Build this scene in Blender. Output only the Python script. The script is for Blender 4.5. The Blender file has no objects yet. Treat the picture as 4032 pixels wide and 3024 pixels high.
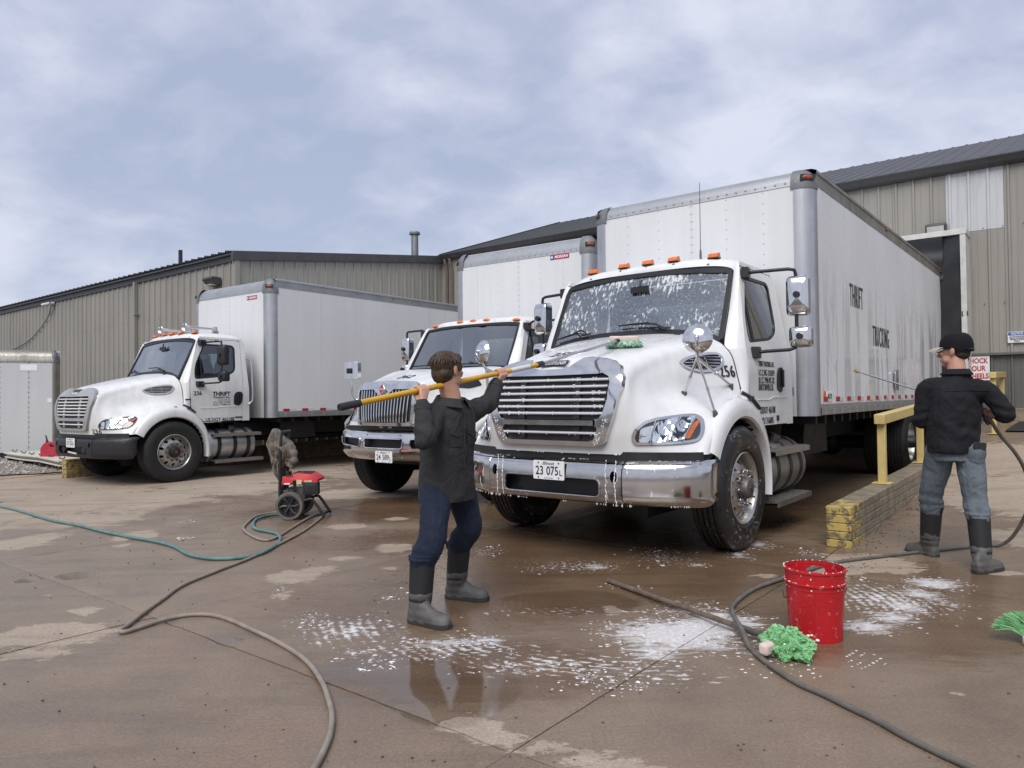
import bpy, bmesh, math, random
import numpy as np
from math import sin, cos, pi, radians, sqrt, atan2
from mathutils import Vector, Matrix, noise as mnoise
from mathutils.geometry import delaunay_2d_cdt
from mathutils.bvhtree import BVHTree

random.seed(7)
SC = bpy.context.scene
COL = SC.collection

# ------------------------------------------------------------------ camera
CAMH = 1.29
cam = bpy.data.cameras.new("camera")
cam_o = bpy.data.objects.new("camera", cam)
COL.objects.link(cam_o)
cam.sensor_fit = 'HORIZONTAL'
cam.sensor_width = 36.0
cam.lens = 36.0 * 2879.0 / 4032.0
cam.clip_start = 0.05
cam.clip_end = 2000
_p, _r = 0.0178, 0.0112
_f = Vector((0, cos(_p), sin(_p)))
_u0 = Vector((0, -sin(_p), cos(_p)))
_x0 = Vector((1, 0, 0))
_xr = _x0 * cos(_r) - _u0 * sin(_r)
_ur = _x0 * sin(_r) + _u0 * cos(_r)
cam_o.matrix_world = Matrix(((_xr.x, _ur.x, -_f.x, 0), (_xr.y, _ur.y, -_f.y, 0), (_xr.z, _ur.z, -_f.z, CAMH), (0, 0, 0, 1)))
SC.camera = cam_o

# ------------------------------------------------------------------ exposure, sun, sky
SC.render.engine = 'CYCLES'
SC.view_settings.view_transform = 'Standard'
SC.view_settings.look = 'None'
SC.view_settings.exposure = 0.40
SC.view_settings.gamma = 1.0
SC.view_settings.use_curve_mapping = False
SC.cycles.max_bounces = 8
SC.cycles.transparent_max_bounces = 12
SC.cycles.caustics_reflective = False
SC.cycles.caustics_refractive = False

SUN_EL, SUN_AZ = radians(50), radians(198)     # azimuth clockwise from +Y: behind the camera, to the left
sun = bpy.data.lights.new("sun", 'SUN')
sun.energy = 2.1
sun.angle = radians(38)
sun.color = (1.0, 0.965, 0.92)
sun_o = bpy.data.objects.new("sun", sun)
COL.objects.link(sun_o)
_sd = Vector((sin(SUN_AZ) * cos(SUN_EL), cos(SUN_AZ) * cos(SUN_EL), sin(SUN_EL)))
sun_o.rotation_euler = _sd.to_track_quat('Z', 'Y').to_euler()

W = bpy.data.worlds.new("World")
SC.world = W
W.use_nodes = True


def build_sky():
    nt = W.node_tree
    nt.nodes.clear()
    N = nt.nodes.new
    L = nt.links.new
    out = N('ShaderNodeOutputWorld')
    bg = N('ShaderNodeBackground')
    bg.inputs['Strength'].default_value = 0.108
    sky = N('ShaderNodeTexSky')
    sky.sky_type = 'NISHITA'
    sky.sun_disc = False
    sky.sun_elevation = SUN_EL
    sky.sun_rotation = SUN_AZ
    sky.altitude = 150
    sky.dust_density = 2.0
    tc = N('ShaderNodeTexCoord')
    sep = N('ShaderNodeSeparateXYZ')
    L(tc.outputs['Generated'], sep.inputs[0])
    mz = N('ShaderNodeMath'); mz.operation = 'MAXIMUM'; mz.inputs[1].default_value = 0.0
    L(sep.outputs['Z'], mz.inputs[0])
    az = N('ShaderNodeMath'); az.operation = 'ADD'; az.inputs[1].default_value = 0.34
    L(mz.outputs[0], az.inputs[0])
    dx = N('ShaderNodeMath'); dx.operation = 'DIVIDE'
    dy = N('ShaderNodeMath'); dy.operation = 'DIVIDE'
    L(sep.outputs['X'], dx.inputs[0]); L(az.outputs[0], dx.inputs[1])
    L(sep.outputs['Y'], dy.inputs[0]); L(az.outputs[0], dy.inputs[1])
    cmb = N('ShaderNodeCombineXYZ')
    L(dx.outputs[0], cmb.inputs[0]); L(dy.outputs[0], cmb.inputs[1])

    def noise(scale, det, rough, dist, off, sx=1.0, sy=1.0, rot=0.0):
        mp = N('ShaderNodeMapping')
        mp.inputs['Location'].default_value = off
        mp.inputs['Scale'].default_value = (sx, sy, 1)
        mp.inputs['Rotation'].default_value = (0, 0, rot)
        L(cmb.outputs[0], mp.inputs[0])
        n = N('ShaderNodeTexNoise')
        n.inputs['Scale'].default_value = scale
        n.inputs['Detail'].default_value = det
        n.inputs['Roughness'].default_value = rough
        n.inputs['Distortion'].default_value = dist
        L(mp.outputs[0], n.inputs['Vector'])
        return n.outputs['Fac']

    def ramp(fac, stops):
        r = N('ShaderNodeValToRGB')
        e = r.color_ramp.elements
        while len(e) < len(stops):
            e.new(0.5)
        for k, (p, c) in enumerate(stops):
            e[k].position = p
            e[k].color = (*c, 1)
        L(fac, r.inputs[0])
        return r.outputs[0]

    def mix(fac, a, b, bt='MIX'):
        m = N('ShaderNodeMix'); m.data_type = 'RGBA'; m.blend_type = bt
        if isinstance(fac, float):
            m.inputs[0].default_value = fac
        else:
            L(fac, m.inputs[0])
        L(a, m.inputs[6]); L(b, m.inputs[7])
        return m.outputs[2]
    big = noise(1.25, 6, 0.54, 0.2, (3.1, 1.7, 0), 1.0, 1.05, 0.5)
    fine = noise(4.6, 7, 0.56, 0.25, (0.4, 2.2, 0), 1.0, 1.1, 0.5)
    add = N('ShaderNodeMath'); add.operation = 'MULTIPLY_ADD'; add.inputs[1].default_value = 0.62
    L(fine, add.inputs[0]); L(big, add.inputs[2])
    c = ramp(add.outputs[0], [(0.63, (3.1, 3.55, 4.75)), (0.72, (3.55, 3.95, 5.1)), (0.80, (4.2, 4.5, 5.6)), (0.96, (5.5, 5.7, 6.6))])
    # pale band towards the horizon, seen between the clouds
    hz = ramp(sep.outputs['Z'], [(0.0, (1, 1, 1)), (0.34, (0, 0, 0))])
    hzc = N('ShaderNodeRGB'); hzc.outputs[0].default_value = (3.9, 4.25, 5.15, 1)
    hs = N('ShaderNodeMath'); hs.operation = 'MULTIPLY'; hs.inputs[1].default_value = 0.45
    L(hz, hs.inputs[0])
    c = mix(hs.outputs[0], c, hzc.outputs[0])
    c = mix(0.9, sky.outputs[0], c)
    L(c, bg.inputs['Color'])
    L(bg.outputs[0], out.inputs['Surface'])


build_sky()

# ------------------------------------------------------------------ object helpers


def tag(o, label=None, cat=None, group=None, kind=None):
    if label: o['label'] = label
    if cat: o['category'] = cat
    if group: o['group'] = group
    if kind: o['kind'] = kind
    return o


def thing(name, label, cat, loc=(0, 0, 0), rz=0.0, group=None):
    o = bpy.data.objects.new(name, None)
    o.empty_display_size = 0.2
    COL.objects.link(o)
    o.location = loc
    o.rotation_euler = (0, 0, rz)
    return tag(o, label, cat, group)


def link(name, me, parent=None, m=None):
    o = bpy.data.objects.new(name, me)
    COL.objects.link(o)
    if parent is not None:
        o.parent = parent
    if m is not None:
        me.materials.clear()
        for q in (m if isinstance(m, (list, tuple)) else [m]):
            me.materials.append(q)
    return o


def shade(me, ang=35):
    if len(me.polygons) == 0:
        return
    me.shade_smooth()
    me.set_sharp_from_angle(angle=radians(ang))


class MB:
    def __init__(s):
        s.v = []; s.f = []; s.mi = []

    def add(s, vs, fs, m=0):
        o = len(s.v)
        s.v.extend([tuple(float(q) for q in p) for p in vs])
        s.f.extend([tuple(i + o for i in f) for f in fs])
        s.mi.extend([m] * len(fs))
        return s

    def box(s, c, size, rot=None, m=0):
        x, y, z = size[0] / 2, size[1] / 2, size[2] / 2
        P = [(-x, -y, -z), (x, -y, -z), (x, y, -z), (-x, y, -z), (-x, -y, z), (x, -y, z), (x, y, z), (-x, y, z)]
        R = rot if rot is not None else Matrix.Identity(3)
        P = [R @ Vector(p) + Vector(c) for p in P]
        return s.add(P, [(0, 3, 2, 1), (4, 5, 6, 7), (0, 1, 5, 4), (1, 2, 6, 5), (2, 3, 7, 6), (3, 0, 4, 7)], m)

    def hexa(s, P, m=0):
        return s.add(P, [(0, 3, 2, 1), (4, 5, 6, 7), (0, 1, 5, 4), (1, 2, 6, 5), (2, 3, 7, 6), (3, 0, 4, 7)], m)

    def cyl(s, a, b, r, r2=None, n=16, cap=True, m=0):
        a, b = Vector(a), Vector(b)
        r2 = r if r2 is None else r2
        d = (b - a).normalized()
        q = d.orthogonal().normalized(); w = d.cross(q)
        P = []
        for c, rr in ((a, r), (b, r2)):
            for k in range(n):
                t = 2 * pi * k / n
                P.append(c + (q * cos(t) + w * sin(t)) * rr)
        F = [(k, (k + 1) % n, n + (k + 1) % n, n + k) for k in range(n)]
        if cap:
            F.append(tuple(range(n - 1, -1, -1))); F.append(tuple(range(n, 2 * n)))
        return s.add(P, F, m)

    def tube(s, path, r, n=8, cap=True, m=0, closed=False, flat=None):
        P = [Vector(p) for p in path]
        k = len(P)
        rr = r if isinstance(r, (list, tuple)) else [r] * k
        T = []
        for i in range(k):
            if closed:
                t = P[(i + 1) % k] - P[i - 1]
            else:
                t = P[min(i + 1, k - 1)] - P[max(i - 1, 0)]
            T.append(t.normalized() if t.length > 1e-9 else Vector((0, 0, 1)))
        q = T[0].orthogonal().normalized()
        if abs(T[0].z) < 0.9:
            q = T[0].cross(Vector((0, 0, 1))).normalized()
        vs = []
        for i in range(k):
            q = (q - T[i] * q.dot(T[i]))
            q = q.normalized() if q.length > 1e-6 else T[i].orthogonal().normalized()
            w = T[i].cross(q)
            for j in range(n):
                t = 2 * pi * j / n
                fa = flat if flat else 1.0
                vs.append(P[i] + (q * cos(t) + w * sin(t) * fa) * rr[i])
        F = []
        for i in range(k if closed else k - 1):
            a, b = i * n, ((i + 1) % k) * n
            for j in range(n):
                F.append((a + j, a + (j + 1) % n, b + (j + 1) % n, b + j))
        if cap and not closed:
            F.append(tuple(range(n - 1, -1, -1))); F.append(tuple(range((k - 1) * n, k * n)))
        return s.add(vs, F, m)

    def lathe(s, prof, o=(0, 0, 0), ax=(0, 0, 1), n=24, m=0, a0=0.0, a1=2 * pi):
        """prof: list of (radius, height along axis)"""
        o, ax = Vector(o), Vector(ax).normalized()
        q = ax.orthogonal().normalized(); w = ax.cross(q)
        full = abs(a1 - a0 - 2 * pi) < 1e-6
        nn = n if full else n + 1
        vs = []
        for r, h in prof:
            for k in range(nn):
                t = a0 + (a1 - a0) * k / n
                vs.append(o + ax * h + (q * cos(t) + w * sin(t)) * r)
        F = []
        for i in range(len(prof) - 1):
            for k in range(n):
                k2 = (k + 1) % nn
                F.append((i * nn + k, i * nn + k2, (i + 1) * nn + k2, (i + 1) * nn + k))
        return s.add(vs, F, m)

    def grid(s, rows, m=0, flip=False):
        nr, nc = len(rows), len(rows[0])
        vs = [p for r in rows for p in r]
        F = []
        for i in range(nr - 1):
            for j in range(nc - 1):
                f = (i * nc + j, i * nc + j + 1, (i + 1) * nc + j + 1, (i + 1) * nc + j)
                F.append(f[::-1] if flip else f)
        return s.add(vs, F, m)

    def ell(s, c, r, n=10, h=6, rot=None, m=0):
        c = Vector(c)
        R = rot if rot is not None else Matrix.Identity(3)
        vs = [c + R @ Vector((0, 0, -r[2]))]
        for i in range(1, h):
            a = -pi / 2 + pi * i / h
            for j in range(n):
                t = 2 * pi * j / n
                vs.append(c + R @ Vector((r[0] * cos(a) * cos(t), r[1] * cos(a) * sin(t), r[2] * sin(a))))
        vs.append(c + R @ Vector((0, 0, r[2])))
        F = [(0, 1 + (j + 1) % n, 1 + j) for j in range(n)]
        for i in range(h - 2):
            a = 1 + i * n
            for j in range(n):
                F.append((a + j, a + (j + 1) % n, a + n + (j + 1) % n, a + n + j))
        e = len(vs) - 1; a = 1 + (h - 2) * n
        F += [(a + j, a + (j + 1) % n, e) for j in range(n)]
        return s.add(vs, F, m)

    def dome(s, c, nrm, r, h, n=6, m=0):
        """a small low rivet head"""
        c, d = Vector(c), Vector(nrm)
        q = d.orthogonal().normalized(); w = d.cross(q)
        vs = [c + (q * cos(2 * pi * k / n) + w * sin(2 * pi * k / n)) * r for k in range(n)]
        vs += [c + d * h * .8 + (q * cos(2 * pi * k / n) + w * sin(2 * pi * k / n)) * r * .55 for k in range(n)]
        vs.append(c + d * h)
        F = [(k, (k + 1) % n, n + (k + 1) % n, n + k) for k in range(n)] + [(n + k, n + (k + 1) % n, 2 * n) for k in range(n)]
        return s.add(vs, F, m)

    def prism(s, poly, f0, f1, m=0):
        """poly of 2d points, f0/f1 map them to the two faces"""
        n = len(poly)
        tris = tess(poly)
        vs = [f0(*p) for p in poly] + [f1(*p) for p in poly]
        F = [tuple(t) for t in tris] + [tuple(n + i for i in t[::-1]) for t in tris]
        F += [((k + 1) % n, k, n + k, n + (k + 1) % n) for k in range(n)]
        return s.add(vs, F, m)

    def mesh(s, name, smooth=35):
        me = bpy.data.meshes.new(name)
        me.from_pydata(s.v, [], s.f)
        if any(s.mi):
            me.polygons.foreach_set('material_index', s.mi)
        me.validate()
        if smooth:
            shade(me, smooth)
        me.update()
        return me

    def build(s, name, m, parent=None, smooth=35, bevel=0, fix=True, seg=2):
        me = s.mesh(name, smooth)
        if fix:
            bm = bmesh.new(); bm.from_mesh(me)
            bmesh.ops.recalc_face_normals(bm, faces=bm.faces)
            bm.to_mesh(me); bm.free()
        o = link(name, me, parent, m)
        if bevel:
            b = o.modifiers.new('bevel', 'BEVEL')
            b.width = bevel; b.segments = seg; b.limit_method = 'ANGLE'; b.angle_limit = radians(40)
        return o


def inpoly(x, y, P):
    c = False
    j = len(P) - 1
    for i in range(len(P)):
        xi, yi = P[i]; xj, yj = P[j]
        if (yi > y) != (yj > y) and x < (xj - xi) * (y - yi) / (yj - yi) + xi:
            c = not c
        j = i
    return c


def dense(loop, step):
    out = []
    for k in range(len(loop)):
        a = np.array(loop[k][:2], float); b = np.array(loop[(k + 1) % len(loop)][:2], float)
        n = max(1, int(np.ceil(np.linalg.norm(b - a) / step)))
        out += [tuple(a + (b - a) * t / n) for t in range(n)]
    return out


def fill2d(outer, holes=(), step=None):
    if step:
        outer = dense(outer, step); holes = [dense(h, step) for h in holes]
    V = []; E = []
    for loop in [outer] + list(holes):
        o = len(V); n = len(loop)
        V += [Vector(p[:2]) for p in loop]
        E += [(o + k, o + (k + 1) % n) for k in range(n)]
    if step:
        xs = [p[0] for p in outer]; ys = [p[1] for p in outer]
        nx = int((max(xs) - min(xs)) / step) + 1; ny = int((max(ys) - min(ys)) / step) + 1
        B = []
        for loop in [outer] + list(holes):
            for k in range(len(loop)):
                a = np.array(loop[k][:2]); b = np.array(loop[(k + 1) % len(loop)][:2])
                d = np.linalg.norm(b - a)
                for t in np.linspace(0, 1, max(2, int(d / (step * .5)) + 1)):
                    B.append(a + (b - a) * t)
        B = np.array(B)
        for i in range(nx + 1):
            for j in range(ny + 1):
                x = min(xs) + (i + .5) * step; y = min(ys) + (j + .5) * step
                if inpoly(x, y, outer) and not any(inpoly(x, y, h) for h in holes):
                    if ((B - (x, y)) ** 2).sum(1).min() > (step * .45) ** 2:
                        V.append(Vector((x, y)))
    v, e, f, *_ = delaunay_2d_cdt(V, E, [], 0, 1e-6)
    F = []
    for t in f:
        cx = sum(v[i][0] for i in t) / len(t); cy = sum(v[i][1] for i in t) / len(t)
        if inpoly(cx, cy, outer) and not any(inpoly(cx, cy, h) for h in holes):
            F.append(tuple(t))
    return [tuple(p) for p in v], F


def tess(poly):
    # simple ear clipping through the triangulation; falls back on the input order
    v, f = fill2d(poly)
    if len(v) == len(poly):
        return f
    return [tuple(range(len(poly)))]


def panel(outer, holes, fmap, thick=0.0, step=None, mb=None, m=0, m_in=None, nrm=None):
    """flat outline -> mapped sheet with real thickness (towards -normal, or along nrm)"""
    mb = mb or MB()
    v, F = fill2d(outer, holes, step)
    P = [Vector(fmap(*p)) for p in v]
    Nn = [Vector((0, 0, 0)) for _ in P]
    for f in F:
        n = (P[f[1]] - P[f[0]]).cross(P[f[2]] - P[f[0]])
        for i in f: Nn[i] += n
    if not thick:
        return mb.add(P, F, m)
    Q = []
    for p, n in zip(P, Nn):
        d = Vector(nrm) if nrm is not None else (n.normalized() if n.length > 0 else Vector((0, 0, 1)))
        Q.append(p - d * thick)
    k = len(P)
    cnt = {}
    for f in F:
        for a, b in zip(f, f[1:] + f[:1]):
            cnt[(a, b)] = 1
    S = [(b, a, k + a, k + b) for (a, b) in cnt if (b, a) not in cnt]
    mb.add(P + Q, F + [tuple(k + i for i in f[::-1]) for f in F] + S, m)
    return mb


def rpoly(P, r, n=4):
    """polygon with rounded corners; r a number or one per corner"""
    out = []
    k = len(P)
    R = r if isinstance(r, (list, tuple)) else [r] * k
    for i in range(k):
        a, b, c = np.array(P[i - 1], float), np.array(P[i], float), np.array(P[(i + 1) % k], float)
        if R[i] <= 0:
            out.append(tuple(b)); continue
        d1 = a - b; d2 = c - b
        l1, l2 = np.linalg.norm(d1), np.linalg.norm(d2)
        q = min(R[i], l1 * .49, l2 * .49)
        p0, p2 = b + d1 / l1 * q, b + d2 / l2 * q
        for t in np.linspace(0, 1, n + 1):
            out.append(tuple((1 - t) ** 2 * p0 + 2 * t * (1 - t) * b + t * t * p2))
    return out


def cr(P, n=6, closed=False):
    P = [np.array(p, float) for p in P]
    m = len(P)
    out = []
    if closed:
        G = lambda i: P[i % m]
        rng = range(m)
    else:
        G = lambda i: P[i] if 0 <= i < m else (2 * P[0] - P[1] if i < 0 else 2 * P[-1] - P[-2])
        rng = range(m - 1)
    for i in rng:
        a, b, c, d = G(i - 1), G(i), G(i + 1), G(i + 2)
        for k in range(n):
            t = k / n
            out.append(tuple(.5 * ((2 * b) + (-a + c) * t + (2 * a - 5 * b + 4 * c - d) * t * t + (-a + 3 * b - 3 * c + d) * t ** 3)))
    if not closed:
        out.append(tuple(P[-1]))
    return out


def rect(x0, y0, x1, y1, r=0, n=4):
    P = [(x0, y0), (x1, y0), (x1, y1), (x0, y1)]
    return rpoly(P, r, n) if r else P


def text_pts(body, w, h, bold=0.0, shear=0.0, spacing=1.0):
    """letters as flat triangles scaled into w x h, origin at the lower left"""
    cu = bpy.data.curves.new('lettering', 'FONT')
    cu.body = body
    cu.size = 1.0
    cu.offset = bold
    cu.shear = shear
    cu.space_character = spacing
    cu.resolution_u = 3
    cu.fill_mode = 'FRONT'
    o = bpy.data.objects.new('lettering', cu)
    COL.objects.link(o)
    dg = bpy.context.evaluated_depsgraph_get()
    me = bpy.data.meshes.new_from_object(o.evaluated_get(dg))
    v = np.array([p.co for p in me.vertices]).reshape(-1, 3)
    f = [tuple(p.vertices) for p in me.polygons]
    bpy.data.objects.remove(o)
    bpy.data.meshes.remove(me)
    lo, hi = v.min(0), v.max(0)
    u = (v[:, 0] - lo[0]) / (hi[0] - lo[0]) * w
    q = (v[:, 1] - lo[1]) / max(hi[1] - lo[1], 1e-6) * (h if h else w)
    return list(zip(u, q)), f


def lettering(body, w, h, fmap, m, parent, bold=0.0, shear=0.0, spacing=1.0, name='lettering', heavy=0.0):
    v, f = text_pts(body, w, h, bold, shear, spacing)
    mb = MB().add([fmap(*p) for p in v], f)
    if heavy:
        # fatter strokes: the same letters again, a hair to either side and a hair prouder
        F = [fmap(*p) for p in v]
        n = (F[f[0][1]] - F[f[0][0]]).cross(F[f[0][2]] - F[f[0][0]]).normalized()
        for k, d in ((-1, .0004), (1, .0008)):
            mb.add([fmap(a + k * heavy, b) + n * d for a, b in v], f)
    return mb.build(name, m, parent, smooth=0, fix=False)


def drape_map(bvh, axis, off):
    """maps (a, b) on to a surface along -axis: axis 'x' takes (y, z), 'y+' and 'y-' take (x, z), 'z' takes (x, y)"""
    def f(a, b, extra=0.0):
        if axis == 'x': o, d = Vector((4, a, b)), Vector((-1, 0, 0))
        elif axis == 'y+': o, d = Vector((a, 4, b)), Vector((0, -1, 0))
        elif axis == 'y-': o, d = Vector((a, -4, b)), Vector((0, 1, 0))
        else: o, d = Vector((a, b, 6)), Vector((0, 0, -1))
        h, n, i, t = bvh.ray_cast(o, d)
        if h is None:
            h, n, i, t = bvh.find_nearest(o + d * 3.4)
        if n.dot(d) > 0: n = -n
        return h + n * (off + extra)
    return f


def copy_tree(o, parent=None, **kw):
    c = o.copy()
    COL.objects.link(c)
    if parent is not None:
        c.parent = parent
    for ch in list(o.children):
        copy_tree(ch, c)
    return c


def lerp(a, b, t):
    return a + (b - a) * t


def sstep(a, b, x):
    t = min(1, max(0, (x - a) / (b - a)))
    return t * t * (3 - 2 * t)
# ------------------------------------------------------------------ materials


class NT:
    def __init__(s, name):
        s.m = bpy.data.materials.new(name)
        s.m.use_nodes = True
        s.t = s.m.node_tree
        s.b = s.t.nodes['Principled BSDF']
        s.tc = s.t.nodes.new('ShaderNodeTexCoord')
        s.o = s.t.nodes['Material Output']

    def n(s, typ, **kw):
        q = s.t.nodes.new('ShaderNode' + typ)
        for k, v in kw.items():
            setattr(q, k, v)
        return q

    def l(s, a, b):
        s.t.links.new(a, b)

    def coord(s, scale=(1, 1, 1), world=False, loc=(0, 0, 0), rot=(0, 0, 0)):
        mp = s.n('Mapping')
        mp.inputs['Scale'].default_value = scale
        mp.inputs['Location'].default_value = loc
        mp.inputs['Rotation'].default_value = rot
        if world:
            g = s.n('NewGeometry')
            s.l(g.outputs['Position'], mp.inputs[0])
        else:
            s.l(s.tc.outputs['Object'], mp.inputs[0])
        return mp.outputs[0]

    def noise(s, vec, scale=5, det=4, rough=.55, dist=0.0):
        q = s.n('TexNoise')
        q.inputs['Scale'].default_value = scale
        q.inputs['Detail'].default_value = det
        q.inputs['Roughness'].default_value = rough
        q.inputs['Distortion'].default_value = dist
        s.l(vec, q.inputs['Vector'])
        return q.outputs['Fac']

    def voro(s, vec, scale=5, out='Distance', rnd=1.0, feature='F1'):
        q = s.n('TexVoronoi', feature=feature)
        q.inputs['Scale'].default_value = scale
        q.inputs['Randomness'].default_value = rnd
        s.l(vec, q.inputs['Vector'])
        return q.outputs[out]

    def ramp(s, fac, stops, interp='LINEAR'):
        r = s.n('ValToRGB')
        r.color_ramp.interpolation = interp
        e = r.color_ramp.elements
        while len(e) < len(stops): e.new(.5)
        for k, (p, c) in enumerate(stops):
            e[k].position = p
            c = (c, c, c) if isinstance(c, (int, float)) else c
            e[k].color = (*c[:3], 1)
        s.l(fac, r.inputs[0])
        return r.outputs[0]

    def math(s, op, a, b=None, c=None, clamp=False):
        q = s.n('Math', operation=op, use_clamp=clamp)
        for i, v in enumerate((a, b, c)):
            if v is None: continue
            if isinstance(v, (int, float)): q.inputs[i].default_value = v
            else: s.l(v, q.inputs[i])
        return q.outputs[0]

    def mix(s, fac, a, b, bt='MIX'):
        q = s.n('Mix', data_type='RGBA', blend_type=bt)
        for i, v in ((0, fac), (6, a), (7, b)):
            if isinstance(v, (int, float)): q.inputs[i].default_value = v
            elif isinstance(v, tuple): q.inputs[i].default_value = (*v[:3], 1)
            else: s.l(v, q.inputs[i])
        return q.outputs[2]

    def bump(s, h, strength=.3, dist=.01, prev=None):
        q = s.n('Bump')
        q.inputs['Strength'].default_value = strength
        q.inputs['Distance'].default_value = dist
        s.l(h, q.inputs['Height'])
        if prev is not None: s.l(prev, q.inputs['Normal'])
        return q.outputs[0]

    def set(s, **kw):
        for k, v in kw.items():
            k = k.replace('_', ' ')
            i = s.b.inputs[k]
            if isinstance(v, (int, float)): i.default_value = v
            elif isinstance(v, tuple): i.default_value = (*v[:3], 1) if i.type == 'RGBA' else v
            else: s.l(v, i)
        return s


def simple(name, col, rough=.5, metal=0.0, var=.12, vs=6.0, bump=0.0, bs=60.0, spec=.5, coat=0.0, sheen=0.0, rv=.08, stretch=(1, 1, 1)):
    t = NT(name)
    v = t.coord(stretch)
    f = t.noise(v, vs, 5, .6)
    a = tuple(c * (1 - var) for c in col); b = tuple(min(1, c * (1 + var)) for c in col)
    t.set(Base_Color=t.ramp(f, [(.3, a), (.7, b)]), Metallic=metal, Specular_IOR_Level=spec)
    t.set(Roughness=t.ramp(f, [(.3, max(0, rough - rv)), (.7, min(1, rough + rv))]))
    if coat: t.set(Coat_Weight=coat, Coat_Roughness=.05)
    if bump:
        t.set(Normal=t.bump(t.noise(t.coord(), bs, 4), bump, .004))
    if sheen: t.set(Sheen_Weight=sheen)
    return t.m


def m_paint(name, base=(.80, .81, .81), dirt=.12, rough=.22, foam=False):
    """white vehicle paint with road film and runs of dirty water"""
    t = NT(name)
    v = t.coord((1, 1, .16))
    d = t.noise(v, 9, 6, .65, .4)
    w = t.noise(t.coord(), 2.2, 4, .6)
    c = t.ramp(t.math('MULTIPLY_ADD', d, .6, t.math('MULTIPLY', w, .4)), [(.36, tuple(x * (1 - dirt * 1.6) for x in base)), (.56, base)])
    sp = t.noise(t.coord(), 130, 2, .5)
    c = t.mix(t.ramp(sp, [(.70, 0.0), (.78, .35)]), c, (.30, .27, .23))
    t.set(Base_Color=c, Roughness=t.ramp(w, [(.3, rough - .06), (.7, rough + .12)]), Coat_Weight=.35, Coat_Roughness=.06)
    t.set(Normal=t.bump(t.noise(t.coord(), 3.0, 2), .05, .01))
    return t.m


def m_boxwall(name, base=(.74, .75, .76), wet=False, seed=0.0):
    t = NT(name)
    v = t.coord((1, 1, .05), loc=(seed, seed, 0))
    runs = t.noise(v, 7, 5, .6, .3)
    big = t.noise(t.coord((1, 1, .6), loc=(seed, 0, 0)), 1.3, 5, .6)
    c = t.ramp(t.math('MULTIPLY_ADD', runs, .5, t.math('MULTIPLY', big, .5)), [(.36, tuple(x * .93 for x in base)), (.6, base)])
    sc = t.noise(t.coord((1, 1, 1), loc=(seed, 3, 1)), 34, 7, .7)
    c = t.mix(t.ramp(sc, [(.68, 0.0), (.76, .4)]), c, (.42, .42, .43))
    r = t.ramp(big, [(.35, .32), (.65, .46)])
    if wet:
        # sheets of rinse water running down the wall
        wv = t.coord((1.5, 1.5, .16), loc=(2, 2, .3))
        ws = t.ramp(t.noise(wv, 3.2, 5, .55, .5), [(.5, 0.0), (.53, 1.0)], 'EASE')
        sep = t.n('SeparateXYZ'); t.l(t.tc.outputs['Object'], sep.inputs[0])
        hi = t.ramp(t.math('MULTIPLY_ADD', sep.outputs[2], -.5, 1.5), [(.1, 0.0), (.45, 1.0)])
        ws = t.math('MULTIPLY', ws, hi)
        c = t.mix(ws, c, tuple(x * .80 for x in base))
        r = t.mix(ws, r, (.08, .08, .08))
    t.set(Base_Color=c, Roughness=r)
    t.set(Normal=t.bump(t.noise(t.coord((1, 1, .8)), 1.6, 3), .10, .02))
    return t.m


def m_chrome(name, foam=0.0, rough=.05, col=(.80, .80, .80)):
    t = NT(name)
    f = t.noise(t.coord(), 7, 4, .6)
    c = t.ramp(f, [(.3, tuple(x * .85 for x in col)), (.7, col)])
    r = t.ramp(f, [(.3, rough), (.75, rough + .07)])
    m = 1.0
    if foam:
        # splashes and runs of suds on the metal
        sp = t.math('MULTIPLY', t.ramp(t.noise(t.coord((1, 1, .3), loc=(5, 2, 1)), 24, 5, .6, .3), [(.63, 0.0), (.66, 1.0)]), t.ramp(t.noise(t.coord((1.6, 1.6, .5)), 2.2, 2), [(.42, 0.0), (.58, 1.0)]))
        c = t.mix(sp, c, (.82, .83, .84))
        r = t.mix(sp, r, (.6, .6, .6))
        m = t.math('SUBTRACT', 1.0, sp)
    t.set(Base_Color=c, Roughness=r, Metallic=m)
    t.set(Normal=t.bump(t.noise(t.coord(), 4.0, 3), .06, .02))
    return t.m


def m_alu(name, col=(.56, .57, .58), rough=.34, stretch=(1, 1, .04), streak=.2):
    t = NT(name)
    a = t.noise(t.coord(stretch), 30, 5, .65)
    b = t.noise(t.coord(), 3, 5, .6)
    f = t.math('MULTIPLY_ADD', a, .5, t.math('MULTIPLY', b, .5))
    t.set(Base_Color=t.ramp(f, [(.35, tuple(x * (1 - streak * 1.4) for x in col)), (.62, col)]), Metallic=.85,
          Roughness=t.ramp(f, [(.35, rough + .14), (.65, rough)]))
    return t.m


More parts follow.
